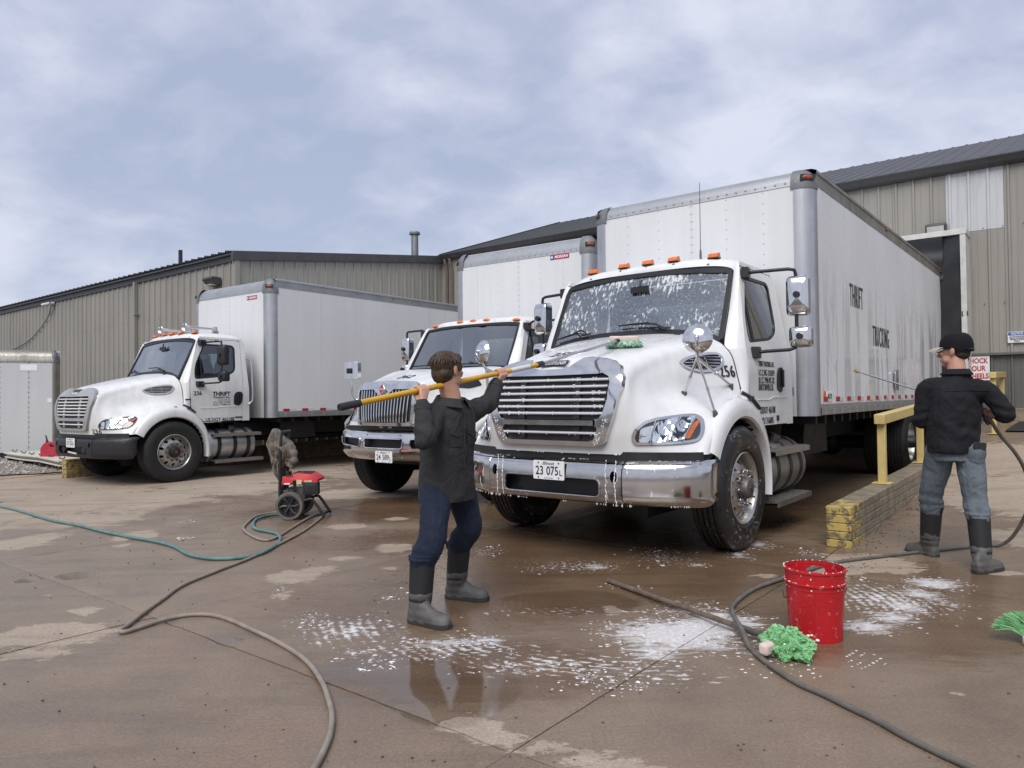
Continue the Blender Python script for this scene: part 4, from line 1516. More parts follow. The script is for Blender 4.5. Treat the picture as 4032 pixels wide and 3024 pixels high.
        sd = lambda x, z: (lambda a, b: side(1, .005)(x - a, z + b))
        lettering('236', .15, .075, sd(-.38, 1.465), M['decal'], t, .02)
        for body, x, z, w, h, bo in (('THRIFT', -.735, 1.455, .35, .075, .035), ('Trucking Inc.', -.74, 1.398, .34, .052, .02), ('Bartonville, IL.', -.85, 1.368, .235, .024, .01), ('I.C.C. MC-121079', -.755, 1.325, .325, .030, .01), ('ILL.C.C. 1996MC-CR', -.748, 1.285, .335, .030, .01), ('US DOT 465188', -.60, 1.005, .56, .062, .02)):
            lettering(body, w, h, sd(x, z), M['decal'], t, bo)
        morgan(t, .58, -1.80, 3.30)
        # air horns on the roof
        for x, y, L_ in ((-.62, .40, .62), (-.62, -.43, .62)):
            hn = MB()
            hn.lathe([(.075, 0), (.078, .004), (.06, .03), (.04, .09), (.028, .2), (.02, .4), (.016, L_)], (x, y, 2.72), (-1, 0, 0), 20)
            hn.lathe([(.0, .03), (.055, .028), (.075, .0)], (x, y, 2.72), (-1, 0, 0), 20)
            ho_ = hn.build('air_horn', M['chrome_dull'], t, 50)
            MB().cyl((x - .15, y, 2.60), (x - .15, y, 2.70), .014, None, 8).build('horn_post', M['chrome_dull'], ho_)
            b = MB().cyl((x - L_, y, 2.69), (x - L_, y, 2.76), .045, .045, 12).box((x - L_, y, 2.64), (.09, .07, .09))
            b.build('horn_bracket', M['chrome_dull'], ho_)
        MB().tube([(-1.49, 1.02, 2.15), (-1.53, 1.06, 2.12), (-1.54, 1.10, 2.0), (-1.54, 1.135, 1.5), (-1.53, 1.135, 1.36), (-1.46, 1.125, 1.29)], .017, 8).build('grab_handle', M['chrome_dull'], t)
        # bare primer where the paint came off above the door
        for x, z, w, h, m in ((-.80, 2.44, .16, .035, 'primer'), (-.92, 2.475, .10, .05, 'seam'), (-.66, 2.475, .14, .04, 'primer'), (-1.02, 2.44, .04, .05, 'seam')):
            rr = random.Random(int(x * 100))
            P = [(x + w * .5 * cos(a) * rr.uniform(.55, 1.1), z + h * .5 * sin(a) * rr.uniform(.5, 1.2)) for a in np.linspace(0, 2 * pi, 15)[:-1]]
            g = MB(); panel(P, [], lambda a, b: side(1, .0055)(a, min(b, 2.463)), 0, None, g); g.build('bare_patch', M[m], t, 0)
    bm.free(); bm2.free()
    return t, ho


def fs0(bvh, x, z, s=1):
    return drape_map(bvh, 'y+' if s > 0 else 'y-', .004)(x, z)


def morgan(t, y0, xf, z0, w=.335, h=.085):
    P = lambda a, b, o=.003: Vector((xf + o, y0 + a, z0 + b))
    mb = MB(); panel(rect(0, 0, w, h), [], lambda a, b: P(a, b, .002), 0, None, mb); st = mb.build('maker_sticker', M['plate'], t, 0)
    mb = MB(); panel(rect(.004, .004, w * .19, h - .004), [], lambda a, b: P(a, b, .004), 0, None, mb); mb.build('sticker_field', M['sticker_blue'], st, 0)
    mb = MB(); panel(rect(w * .19, .004, w - .004, h - .004), [], lambda a, b: P(a, b, .004), 0, None, mb); mb.build('sticker_field', M['sticker_red'], st, 0)
    star = []
    for k in range(10):
        r = .03 if k % 2 == 0 else .012
        star.append((w * .10 + r * sin(2 * pi * k / 10), h / 2 + r * cos(2 * pi * k / 10)))
    mb = MB(); panel(star[::-1], [], lambda a, b: P(a, b, .006), 0, None, mb); mb.build('sticker_star', M['plate'], st, 0)
    lettering('MORGAN', w * .70, h * .5, lambda a, b: P(w * .24 + a, h * .25 + b, .006), M['plate'], st, .04, .25)


def more_materials():
    global M_BUMPER_BLACK
    M_BUMPER_BLACK = m_worn('scuffed_black_bumper', (.016, .016, .018), (.30, .29, .27), .335, 16, .45)
    M['primer'] = simple('bare_primer', (.45, .46, .47), .6, 0, .2)
    M['sticker_blue'] = simple('sticker_blue', (.03, .07, .25), .4, 0, .05)
    M['sticker_red'] = simple('sticker_red', (.42, .03, .05), .4, 0, .05)


more_materials()
truck_near, hood_near = cab_truck('near', 'soapy white box truck with chrome grille and number 256 being washed', (.9902, 6.8087), .672, 0.0)
truck_far, hood_far = cab_truck('far', 'white box truck with black bumper, air horns and number 236, at the far left', (-6.648, 13.024), .629, -.085)
# ------------------------------------------------------------------ the truck with the upright-bar grille
IST = [[(1.05, 0, .965), (1.06, 0, 1.1), (1.03, 0, 1.35), (.985, 0, 1.47), (.75, 0, 1.54), (.25, 0, 1.66), (-.25, 0, 1.70)],
       [(1.04, .30, .965), (1.045, .31, 1.1), (1.015, .33, 1.35), (.965, .33, 1.465), (.73, .34, 1.535), (.25, .38, 1.66), (-.25, .42, 1.70)],
       [(1.0, .44, .965), (.99, .46, 1.1), (.97, .50, 1.33), (.91, .51, 1.44), (.70, .53, 1.52), (.25, .60, 1.655), (-.25, .70, 1.70)],
       [(.93, .70, .965), (.91, .68, 1.08), (.86, .63, 1.22), (.77, .60, 1.36), (.55, .64, 1.46), (.2, .74, 1.58), (-.25, .88, 1.65)],
       [(.82, .90, .95), (.78, .88, 1.05), (.68, .82, 1.16), (.58, .76, 1.25), (.40, .78, 1.32), (.1, .88, 1.38), (-.25, 1.0, 1.42)],
       [(.72, 1.05, .93), (.68, 1.04, 1.02), (.56, 1.02, 1.10), (.40, 1.02, 1.17), (.2, 1.02, 1.22), (0, 1.04, 1.24), (-.22, 1.06, 1.22)],
       [(.66, 1.12, .90), (.62, 1.13, .97), (.5, 1.14, 1.04), (.34, 1.14, 1.11), (.16, 1.14, 1.15), (-.03, 1.14, 1.165), (-.22, 1.14, 1.14)],
       [(.52, 1.13, .82), (.386, 1.13, .96), (.27, 1.13, 1.035), (.155, 1.13, 1.08), (.03, 1.13, 1.1), (-.09, 1.13, 1.093), (-.22, 1.13, 1.06)]]


def bar_truck(label, loc, yaw, zg):
    t = thing('box_truck', label, 'box truck', (loc[0], loc[1], zg), atan2(-cos(yaw), -sin(yaw)), 'white box trucks backed up to the warehouse')
    white = M['white_old']
    ho = hood_mesh(IST, 6, 6).build('hood', white, t, 50)
    bm = bmesh.new(); bm.from_mesh(ho.data); bvh = BVHTree.FromBMesh(bm)
    f = drape_map(bvh, 'x', 0)
    outer = sym([(0, .972), (.40, .972), (.44, 1.0), (.455, 1.15), (.47, 1.28), (.478, 1.40), (.465, 1.446), (.42, 1.466), (.3, 1.476), (0, 1.486)])
    op = sym([(0, 1.012), (.36, 1.012), (.405, 1.03), (.425, 1.2), (.44, 1.37), (.425, 1.398), (.17, 1.405), (.07, 1.335), (0, 1.32)])
    mb = MB(); panel(outer, [op], lambda a, b: f(a, b, .035), .04, .06, mb, nrm=(1, 0, 0)); mb.build('grille_surround', M['chrome'], t, 40, bevel=.012, seg=3)
    mb = MB(); panel(scale_poly(op, 1, .015), [], lambda a, b: f(a, b, .004), 0, .06, mb); mb.build('radiator', M['radiator'], t)
    n = 17
    for i in range(n):
        u = (i + .5) / n * 2 - 1
        z1 = 1.40 if abs(u) > .42 else 1.335 + .07 * max(0, (abs(u) - .14) / .28)
        mb = MB()
        rows = []
        for z in np.linspace(1.016, z1, 7):
            y = u * lerp(.39, .425, (z - 1.0) / .4)
            p = f(y, z, 0)
            rows.append([p + Vector((.006, -.008, 0)), p + Vector((.028, -.0085, 0)), p + Vector((.034, 0, 0)), p + Vector((.028, .0085, 0)), p + Vector((.006, .008, 0))])
        mb.grid(rows).build('grille_bar', M['chrome'], t, 50)
    # diamond emblem
    dia = lambda k: [(0, 1.412 - .082 * k), (.058 * k, 1.412), (0, 1.412 + .082 * k), (-.058 * k, 1.412)]
    mb = MB(); panel(dia(1), [], lambda a, b: f(0, 1.412, 0) + Vector((.065 - .02 * (b - 1.412) / .08, a, b - 1.412)), .05, None, mb, nrm=(1, 0, 0)); em = mb.build('emblem', M['chrome'], t, bevel=.004)
    mb = MB(); panel(dia(.72), [], lambda a, b: f(0, 1.412, 0) + Vector((.067 - .02 * (b - 1.412) / .08, a, b - 1.412)), 0, None, mb); mb.build('emblem_field', M['red'], em)
    MB().box(f(0, 1.412, 0) + Vector((.067, 0, 0)), (.006, .085, .02)).build('emblem_band', M['chrome'], em)
    # corner lamps with clear covers
    for s in (-1, 1):
        hl = bpy.data.objects.new('headlight', None); COL.objects.link(hl); hl.parent = t
        o = rpoly([(s * .50, .968), (s * 1.075, .945), (s * 1.085, 1.0), (s * 1.03, 1.09), (s * .88, 1.125), (s * .72, 1.15), (s * .515, 1.17)], [.01, .03, .04, .05, .05, .03, .01], 3)
        fs = lambda a, b, e=0.0: f(a, b, e)
        mb = MB(); panel(o, [], lambda a, b: fs(a, b, .006), 0, .05, mb); mb.build('housing', M['chrome_dull'], hl, 60)
        l = rpoly([(s * .76, .955), (s * 1.07, .95), (s * 1.078, 1.0), (s * 1.02, 1.085), (s * .88, 1.115), (s * .77, 1.12)], [.03, .03, .04, .05, .05, .03], 3)
        for y0, y1, m in ((.80, .92, 'reflector'), (.94, 1.05, 'reflector')):
            mb = MB(); panel(rpoly([(s * y0, .965), (s * y1, .965), (s * y1, 1.075), (s * y0, 1.09)], .03, 3), [], lambda a, b: fs(a, b, .009 + .3 * ((a - s * (y0 + y1) / 2) ** 2)), 0, .02, mb); mb.build('reflector_bowl', M[m], hl, 60)
        mb = MB(); panel(l, [], lambda a, b: fs(a, b, .02), 0, .05, mb); mb.build('lens', M['lens'], hl, 60)
        side_v = drape_map(bvh, 'y+' if s > 0 else 'y-', 0)
        mb = MB(); panel(rpoly([(.58, 1.43), (.34, 1.41), (.16, 1.45), (.2, 1.54), (.5, 1.49)], .03, 3), [], lambda a, b: side_v(a, b, .006), 0, .05, mb); mb.build('hood_vent', M['black'], t)
        wf = lambda rr, a: .595 + (rr - .595) * lerp(1, .30, sstep(105, 190, a))
        MB().grid(sweep_arc([(.60, 1.0), (.595, 1.14), (.62, 1.165), (.68, 1.165), (.72, 1.15), (.74, 1.11)], 28, 190, (0, .5), s, 26, wf)).build('fender_flare', white, t, 40)
        pan = [(-.2, 1.24), (-.30, 1.2), (-.42, 1.11), (-.52, .98), (-.60, .82), (-.645, .62), (-.66, .40)]
        arc = [(.6 * cos(radians(a)), .5 + .6 * sin(radians(a))) for a in np.linspace(189.5, 109.5, 14)]
        mb = MB(); panel(pan + arc, [], lambda a, b: Vector((a, s * 1.135, b)), .02, None, mb, nrm=(0, s, 0)); mb.build('fender_panel', white, t, 40)
        mb = MB().grid(sweep_arc([(.598, .62), (.598, 1.12)], 20, 190, (0, .5), s, 20))
        mb.add([(.62, s * .62, .3), (-.66, s * .62, .3), (-.66, s * .62, 1.1), (.62, s * .62, 1.1)], [(0, 1, 2, 3)]); mb.build('wheel_well', M['frame'], t)
    top = drape_map(bvh, 'z', .005)
    lettering('262', .24, .15, lambda a, b: top(.72 - b, -.12 + a), M['decal'], t, .02)
    # bumper: three cut-outs in one curved chrome bar
    ya = [0, .3, .6, .85, 1.0, 1.10, 1.16, 1.18]; xa = [1.06, 1.05, 1.0, .90, .80, .70, .58, .42]
    bmap = lambda y, z: Vector((float(np.interp(abs(y), ya, xa)) + .02 * (1 - ((z - .74) / .17) ** 2) - .045 * sstep(.87, .915, z) - .07 * sstep(.62, .54, z), y, z))
    slots = [rpoly([(-.315, .70), (.315, .70), (.33, .815), (-.33, .815)], .04, 4)] + [rpoly([(s * .43, .70), (s * .90, .72), (s * 1.06, .815), (s * .42, .815)], [.04, .06, .02, .03], 4) for s in (-1, 1)]
    slots[2] = slots[2]
    mb = MB(); panel(rpoly([(-1.10, .545), (1.10, .545), (1.178, .70), (1.178, .915), (-1.178, .915), (-1.178, .70)], [.04, .04, .1, .01, .01, .1], 4), [s_ if True else s_ for s_ in slots], bmap, .012, .05, mb, nrm=(1, 0, 0))
    mb.build('bumper', M['chrome'], t, 50)
    for sl in slots:
        MB().tube([bmap(a, b) + Vector((.004, 0, 0)) for a, b in sl], .009, 6, closed=True).build('slot_trim', M['chrome'], t)
    mb = MB().grid([[(float(np.interp(abs(y), ya, xa)) - .06, y, z) for z in (.6, .97)] for y in np.linspace(-1.1, 1.1, 25)])
    mb.build('bumper_backing', M['black'], t)
    bl = MB()
    for y in (-.62, -.28, .28, .62):
        for z in (.86, .59):
            bl.dome(bmap(y, z) + Vector((.002, 0, 0)), (1, 0, 0), .013, .009, 8)
    bl.build('bumper_bolt', M['chrome_dull'], t)['kind'] = 'stuff'
    for y in (-.09, .06):
        MB().box((1.0, y, .955), (.03, .06, .035), None).build('nose_marker', M['tape_white'], t, bevel=.004)
    licence_plate(t, (1.075, .02, .597), 0, ('24', '589', 'L'), 'Land of Lincoln', .285, .137)
    # cab
    wsx = lambda y, z: -.30 - .61 * (z - 1.69) - .03 * y * y
    WS = sym([(0, 1.690), (.5, 1.685), (.83, 1.675), (.87, 1.70), (.872, 1.76), (.828, 2.24), (.80, 2.285), (.6, 2.305), (.3, 2.318), (0, 2.322)])
    wm = lambda o: (lambda y, z: Vector((wsx(y, z) + o, y, z + o * .5)))
    inn = scale_poly(WS, 1, -.03)
    mb = MB(); panel(WS, [inn], wm(.012), .02, .12, mb, nrm=(.9, 0, .4)); mb.build('windshield_seal', M['gasket'], t, 40)
    mb = MB(); panel(scale_poly(inn, 1, .01), [], wm(.0), 0, .12, mb); mb.build('windshield', M['glass_ws'], t, 60)
    ycb = lambda z: 1.04 if z < 1.5 else 1.04 - .16 * (z - 1.5) / .8
    sd = lambda s, o=0.0: (lambda x, z: Vector((x, s * (ycb(z) + o), z)))
    DO = rpoly([(-.42, 1.0), (-.36, 1.2), (-.36, 1.6), (-.42, 1.75), (-.68, 2.24), (-.74, 2.30), (-1.42, 2.30), (-1.42, 1.0)], [.03, .03, .1, .1, .05, .04, .05, .03])
    WI = rpoly([(-.50, 1.70), (-1.34, 1.70), (-1.34, 2.22), (-.78, 2.22)], [.03, .07, .07, .05], 4)
    for s in (-1, 1):
        mb = MB(); panel([(-.36, 1.0), (-1.56, 1.0), (-1.56, 2.33), (-.74, 2.33), (-.40, 1.75), (-.34, 1.6)], [scale_poly(WI, 1, .01)], sd(s, -.012), 0, .2, mb); mb.build('cab_side', white, t)
        mb = MB(); panel(DO, [WI], sd(s, .004), .018, .12, mb, nrm=(0, s, 0)); d = mb.build('door', white, t, 40, bevel=.004)
        mb = MB(); panel(WI, [scale_poly(WI, 1, -.022)], sd(s, .002), .012, None, mb, nrm=(0, s, 0)); mb.build('window_seal', M['gasket'], d)
        mb = MB(); panel(scale_poly(WI, 1, -.015), [], sd(s, -.008), 0, .2, mb); mb.build('window', M['glass'], d)
        MB().tube([sd(s, -.004)(-.80, z) for z in (1.70, 2.22)], .012, 6).build('window_divider', M['gasket'], d)
        MB().box(sd(s, .012)(-1.25, 1.48), (.16, .02, .05)).build('door_handle', M['black'], d, bevel=.008)
        F_ = [(-.24, 1.06, 1.25), (-.25, 1.0, 1.42), (-.27, .90, 1.63), (-.31, .875, 1.70), (-.48, .858, 1.97), (-.66, .826, 2.26), (-.70, .80, 2.32)]
        B_ = [(-.37, 1.042, 1.25), (-.36, 1.042, 1.42), (-.37, 1.02, 1.62), (-.41, 1.0, 1.75), (-.55, .95, 2.0), (-.69, .89, 2.25), (-.75, .875, 2.32)]
        rows = []
        for a, b in zip(cr(F_, 4), cr(B_, 4)):
            a, b = Vector(a), Vector(b)
            m = lerp(a, b, .5) + Vector((.02, .018, 0))
            rows.append([Vector((p.x, s * p.y, p.z)) for p in (a, m, b)])
        MB().grid(rows).build('windshield_pillar', white, t, 50)
    rows = []
    us = np.sin(np.linspace(-pi / 2, pi / 2, 29))
    for x, zt, wd, p in ((None, 2.328, .83, 5), (-.70, 2.37, .855, 6), (-.76, 2.40, .87, 6), (-1.0, 2.43, .89, 7), (-1.3, 2.43, .89, 7), (-1.52, 2.40, .89, 7), (-1.565, 2.33, .88, 7)):
        rows.append([((x if x is not None else wsx(wd * u, 2.32) + .006) - (.05 * u * u if (x or 0) > -.8 else 0), wd * u, 2.28 + (zt - 2.28) * (1 - abs(u) ** p) ** .55) for u in us])
    ro = MB().grid(rows).build('cab_roof', white, t, 50)
    bm2 = bmesh.new(); bm2.from_mesh(ro.data); bvr = BVHTree.FromBMesh(bm2)
    rx_ = drape_map(bvr, 'x', 0)
    for y, z in ((-.72, 2.345), (-.235, 2.372), (0, 2.375), (.235, 2.372), (.72, 2.345)):
        MB().ell(rx_(y, z), (.022, .065, .024), 14, 6).build('marker_light', M['amber'], t)
    mb = MB(); RW = rpoly([(-.55, 1.75), (.55, 1.75), (.55, 2.18), (-.55, 2.18)], .06)
    panel(rpoly([(-.9, 1.0), (.9, 1.0), (.86, 2.33), (-.86, 2.33)], .05), [RW], lambda a, b: Vector((-1.55, a, b)), .02, None, mb, nrm=(-1, 0, 0)); mb.build('cab_back', M['interior'], t)
    mb = MB(); panel(scale_poly(RW, 1, .01), [], lambda a, b: Vector((-1.54, a, b)), 0, None, mb); mb.build('rear_window', M['glass'], t)
    MB().grid([[(-.22, y, 1.69 - .03 * (y / .9) ** 2), (-.34, y, 1.692 - .02 * (y / .9) ** 2)] for y in np.linspace(-.88, .88, 15)]).build('cowl', M['black'], t)
    for y0, y1, yp in ((-.78, -.2, -.1), (-.02, .55, .65)):
        w = MB().tube([wm(.035)(y, 1.735) for y in np.linspace(y0, y1, 5)], .009, 5)
        w.tube([wm(.04)(yp, 1.68), wm(.06)((y0 + y1) / 2, 1.745)], .009, 5)
        w.build('wiper', M['black'], t)
    seats_and_dash(t, 1, -.38, .95, -1.53, -.17)
    for s in (-1, 1):
        side_mirror(t, s, True, foot_t=(-.72, .89, 2.24), foot_b=(-.62, 1.02, 1.62), out=1.40, xa=-.80, zt=2.31, zb=1.66, heads=((2.05, .19, .36), (1.74, .17, .16)))
    # square fender mirror on the right, round one on the left
    q = bpy.data.objects.new('fender_mirror', None); COL.objects.link(q); q.parent = t
    MB().tube(cr([(.62, -.86, 1.27), (.66, -.92, 1.30), (.685, -.955, 1.40), (.685, -.975, 1.6)], 6), .014, 8).build('mirror_stay', M['chrome_dull'], q)
    mb = MB(); panel(rect(-.10, -.115, .10, .115, .02), [], lambda a, b: Vector((.66, -.985, 1.675)) + Matrix.Rotation(radians(18), 3, 'Z') @ Vector((.03 - 1.2 * a * a, a, b)), .06, .03, mb, nrm=(1, 0, 0)); mb.build('mirror_head', M['chrome'], q, 50, bevel=.008)
    MB().box((.70, -.985, 1.67), (.05, .07, .07)).build('mirror_clamp', M['black'], q, bevel=.008)
    chassis(t, -9.4, 1.06, True, .8, (-.66, -1.5), 'alu', -6.95)
    for s in (-1, 1):
        wheel(t, (0, s * 1.02, .515), s, False, True)
        wheel(t, (-6.95, s * 1.075, .515), s, False, False)
        wheel(t, (-6.95, s * .75, .515), s, False, False)
    box_body(t, -1.84, 1.04, 3.634, 8.0, .225, 'cap', False)
    morgan(t, .577, -1.84, 3.325)
    bm.free(); bm2.free()
    return t


truck_mid = bar_truck('white box truck with upright chrome grille bars and number 262, parked in the middle', (-.945, 9.691), .617, -.01)
# ------------------------------------------------------------------ the yard
YAW = .672
FX, FY = -sin(YAW), -cos(YAW)
LX, LY = cos(YAW), -sin(YAW)
OX, OY = .9902, 6.8087


def yard(x, y, z=0.0):
    """dock frame (x away from the dock wall, y along it) to the world"""
    return Vector((OX + FX * x + LX * y, OY + FY * x + LY * y, z))


def to_yard(X, Y):
    a, b = X - OX, Y - OY
    return a * FX + b * FY, a * LX + b * LY


YROT = atan2(FY, FX)


def gz(X, Y):
    s = -.85 * X + .5 * Y
    z = -.085 * sstep(4, 12, s)
    x, y = to_yard(X, Y)
    if y > 1.76:
        z += np.interp(-x, [.3, .9, 1.94, 4.0, 7.0, 9.7], [0, .02, .069, .173, .48, .80]) * sstep(1.74, 1.80, y)
    return float(z)


DRY = [(-.08, 2.80, .15, .06), (.10, 2.70, .16, .06), (.28, 2.62, .16, .06), (.42, 2.52, .14, .06), (-4.66, 7.0, 0.34, 0.48), (-4.99, 8.23, 0.91, 0.66), (-3.7, 7.18, 0.23, 0.27), (-3.56, 6.67, 0.09, 0.09), (-2.65, 4.53, 0.12, 0.12), (-2.61, 4.09, 0.42, 0.22), (-2.47, 3.78, 0.22, 0.14), (-1.59, 5.35, 0.22, 0.24), (-1.52, 4.82, 0.07, 0.11), (-1.46, 5.57, 0.19, 0.1), (-1.37, 5.94, 0.13, 0.1), (-1.06, 6.33, 0.22, 0.23), (-1.67, 7.43, 0.28, 0.19), (-1.28, 7.9, 0.17, 0.15), (-0.95, 5.57, 0.11, 0.06), (-0.18, 2.88, 0.15, 0.09), (-3.13, 4.92, 0.08, 0.05), (-5.49, 9.98, 1.5, 1.5), (-6.27, 9.6, 1.1, 1.6), (-7.5, 12.2, 2.6, 2.6), (-5.0, 13.5, 2.5, 2.5), (-4.3, 11.2, 1.6, 1.0), (2.67, 5.57, 0.38, 0.36), (2.31, 5.33, 0.28, 0.18), (0.59, 4.43, 0.07, 0.11), (1.87, 3.15, 0.09, 0.04), (1.77, 5.21, 0.18, 0.07), (4.3, 6.16, 0.34, 0.48), (3.47, 5.22, 0.16, 0.09), (0.27, 2.59, 0.08, 0.05), (5.6, 8.0, 1.3, 1.5), (6.8, 9.8, 1.6, 1.8), (-2.0, 10.2, 1.2, .6)]
FOAM = [(0.86, 3.96, 0.42, 0.33), (1.0, 4.05, .34, .26), (1.19, 4.19, 0.26, 0.24), (0.7, 3.69, 0.18, 0.13), (0.5, 3.48, 0.21, 0.06), (0.34, 3.39, 0.11, 0.05), (1.96, 4.06, 0.2, 0.15), (2.16, 4.22, 0.15, 0.17), (2.36, 4.43, 0.15, 0.2), (2.6, 4.7, 0.15, 0.2), (2.84, 4.97, 0.2, 0.2), (0.74, 4.96, 0.2, 0.10, .6), (0.62, 5.54, 0.22, 0.2, .62), (2.09, 6.30, 0.16, 0.28, .75), (1.81, 5.89, 0.14, 0.2, .7), (1.4, 5.57, 0.09, 0.06), (1.27, 3.67, 0.13, 0.1), (2.64, 4.46, 0.06, 0.1), (0.74, 4.21, 0.28, 0.04), (1.03, 4.39, 0.24, 0.08), (-0.35, 3.87, 0.3, 0.10), (-0.8, 3.74, 0.15, 0.04), (-0.15, 3.9, 0.15, 0.11), (-0.67, 3.63, 0.25, 0.03), (.1, 3.55, .25, .03), (.0, 3.45, .3, .025)]
SPECK = [(-1.21, 4.29, 0.18, 0.2), (-0.82, 4.77, 0.13, 0.39), (-1.61, 4.85, 0.06, 0.34), (-3.55, 7.83, 0.2, 0.37), (-0.25, 6.15, 0.19, 0.37), (-3.14, 6.97, 0.09, 0.09), (-0.95, 4.11, 0.26, 0.25), (-0.6, 3.55, 0.22, 0.09), (1.19, 5.85, 0.39, 0.43), (2.34, 5.94, 0.19, 0.3), (2.21, 5.11, 0.27, 0.16), (1.06, 4.52, 0.24, 0.21), (0.57, 3.29, 0.26, 0.07), (1.4, 3.85, 0.08, 0.19), (.4, 5.6, .5, .3)]
PUD = [(-1.56, 3.96, 0.2, 0.09), (-0.29, 3.22, 0.34, 0.34), (-3.28, 5.49, 0.18, 0.15), (-3.56, 5.37, 0.14, 0.14), (-.6, 3.5, .4, .2), (.35, 4.6, .5, .3)]


ARC = [(-.35, 3.78, .55, .22), (.2, 3.55, .55, .2), (.65, 3.38, .35, .14), (.3, 4.4, .6, .10), (-.9, 4.1, .35, .3), (2.3, 4.6, .5, .5)]
SOAK = [(.9, 5.6, 2.3, 1.5), (-.4, 4.7, 1.3, .8), (2.0, 4.1, 1.3, .7), (2.9, 5.0, .9, .8), (-1.8, 8.6, 1.6, 1.2), (1.6, 8.5, 3.0, 2.4), (-.2, 3.5, .9, .5), (.2, 6.6, 2.6, .9)]


def blob(X, Y, E, pad=0.0):
    """> 0 inside any of the patches, falling to negative outside"""
    best = np.full(X.shape, -1.0)
    for cx, cy, a, b, *w in E:
        d = 1 - np.sqrt(((X - cx) / (a + pad)) ** 2 + ((Y - cy) / (b + pad)) ** 2)
        best = np.maximum(best, (d - (1 - w[0]) if w else d) * min(1.0, 3 * min(a, b) + .25))
    return best


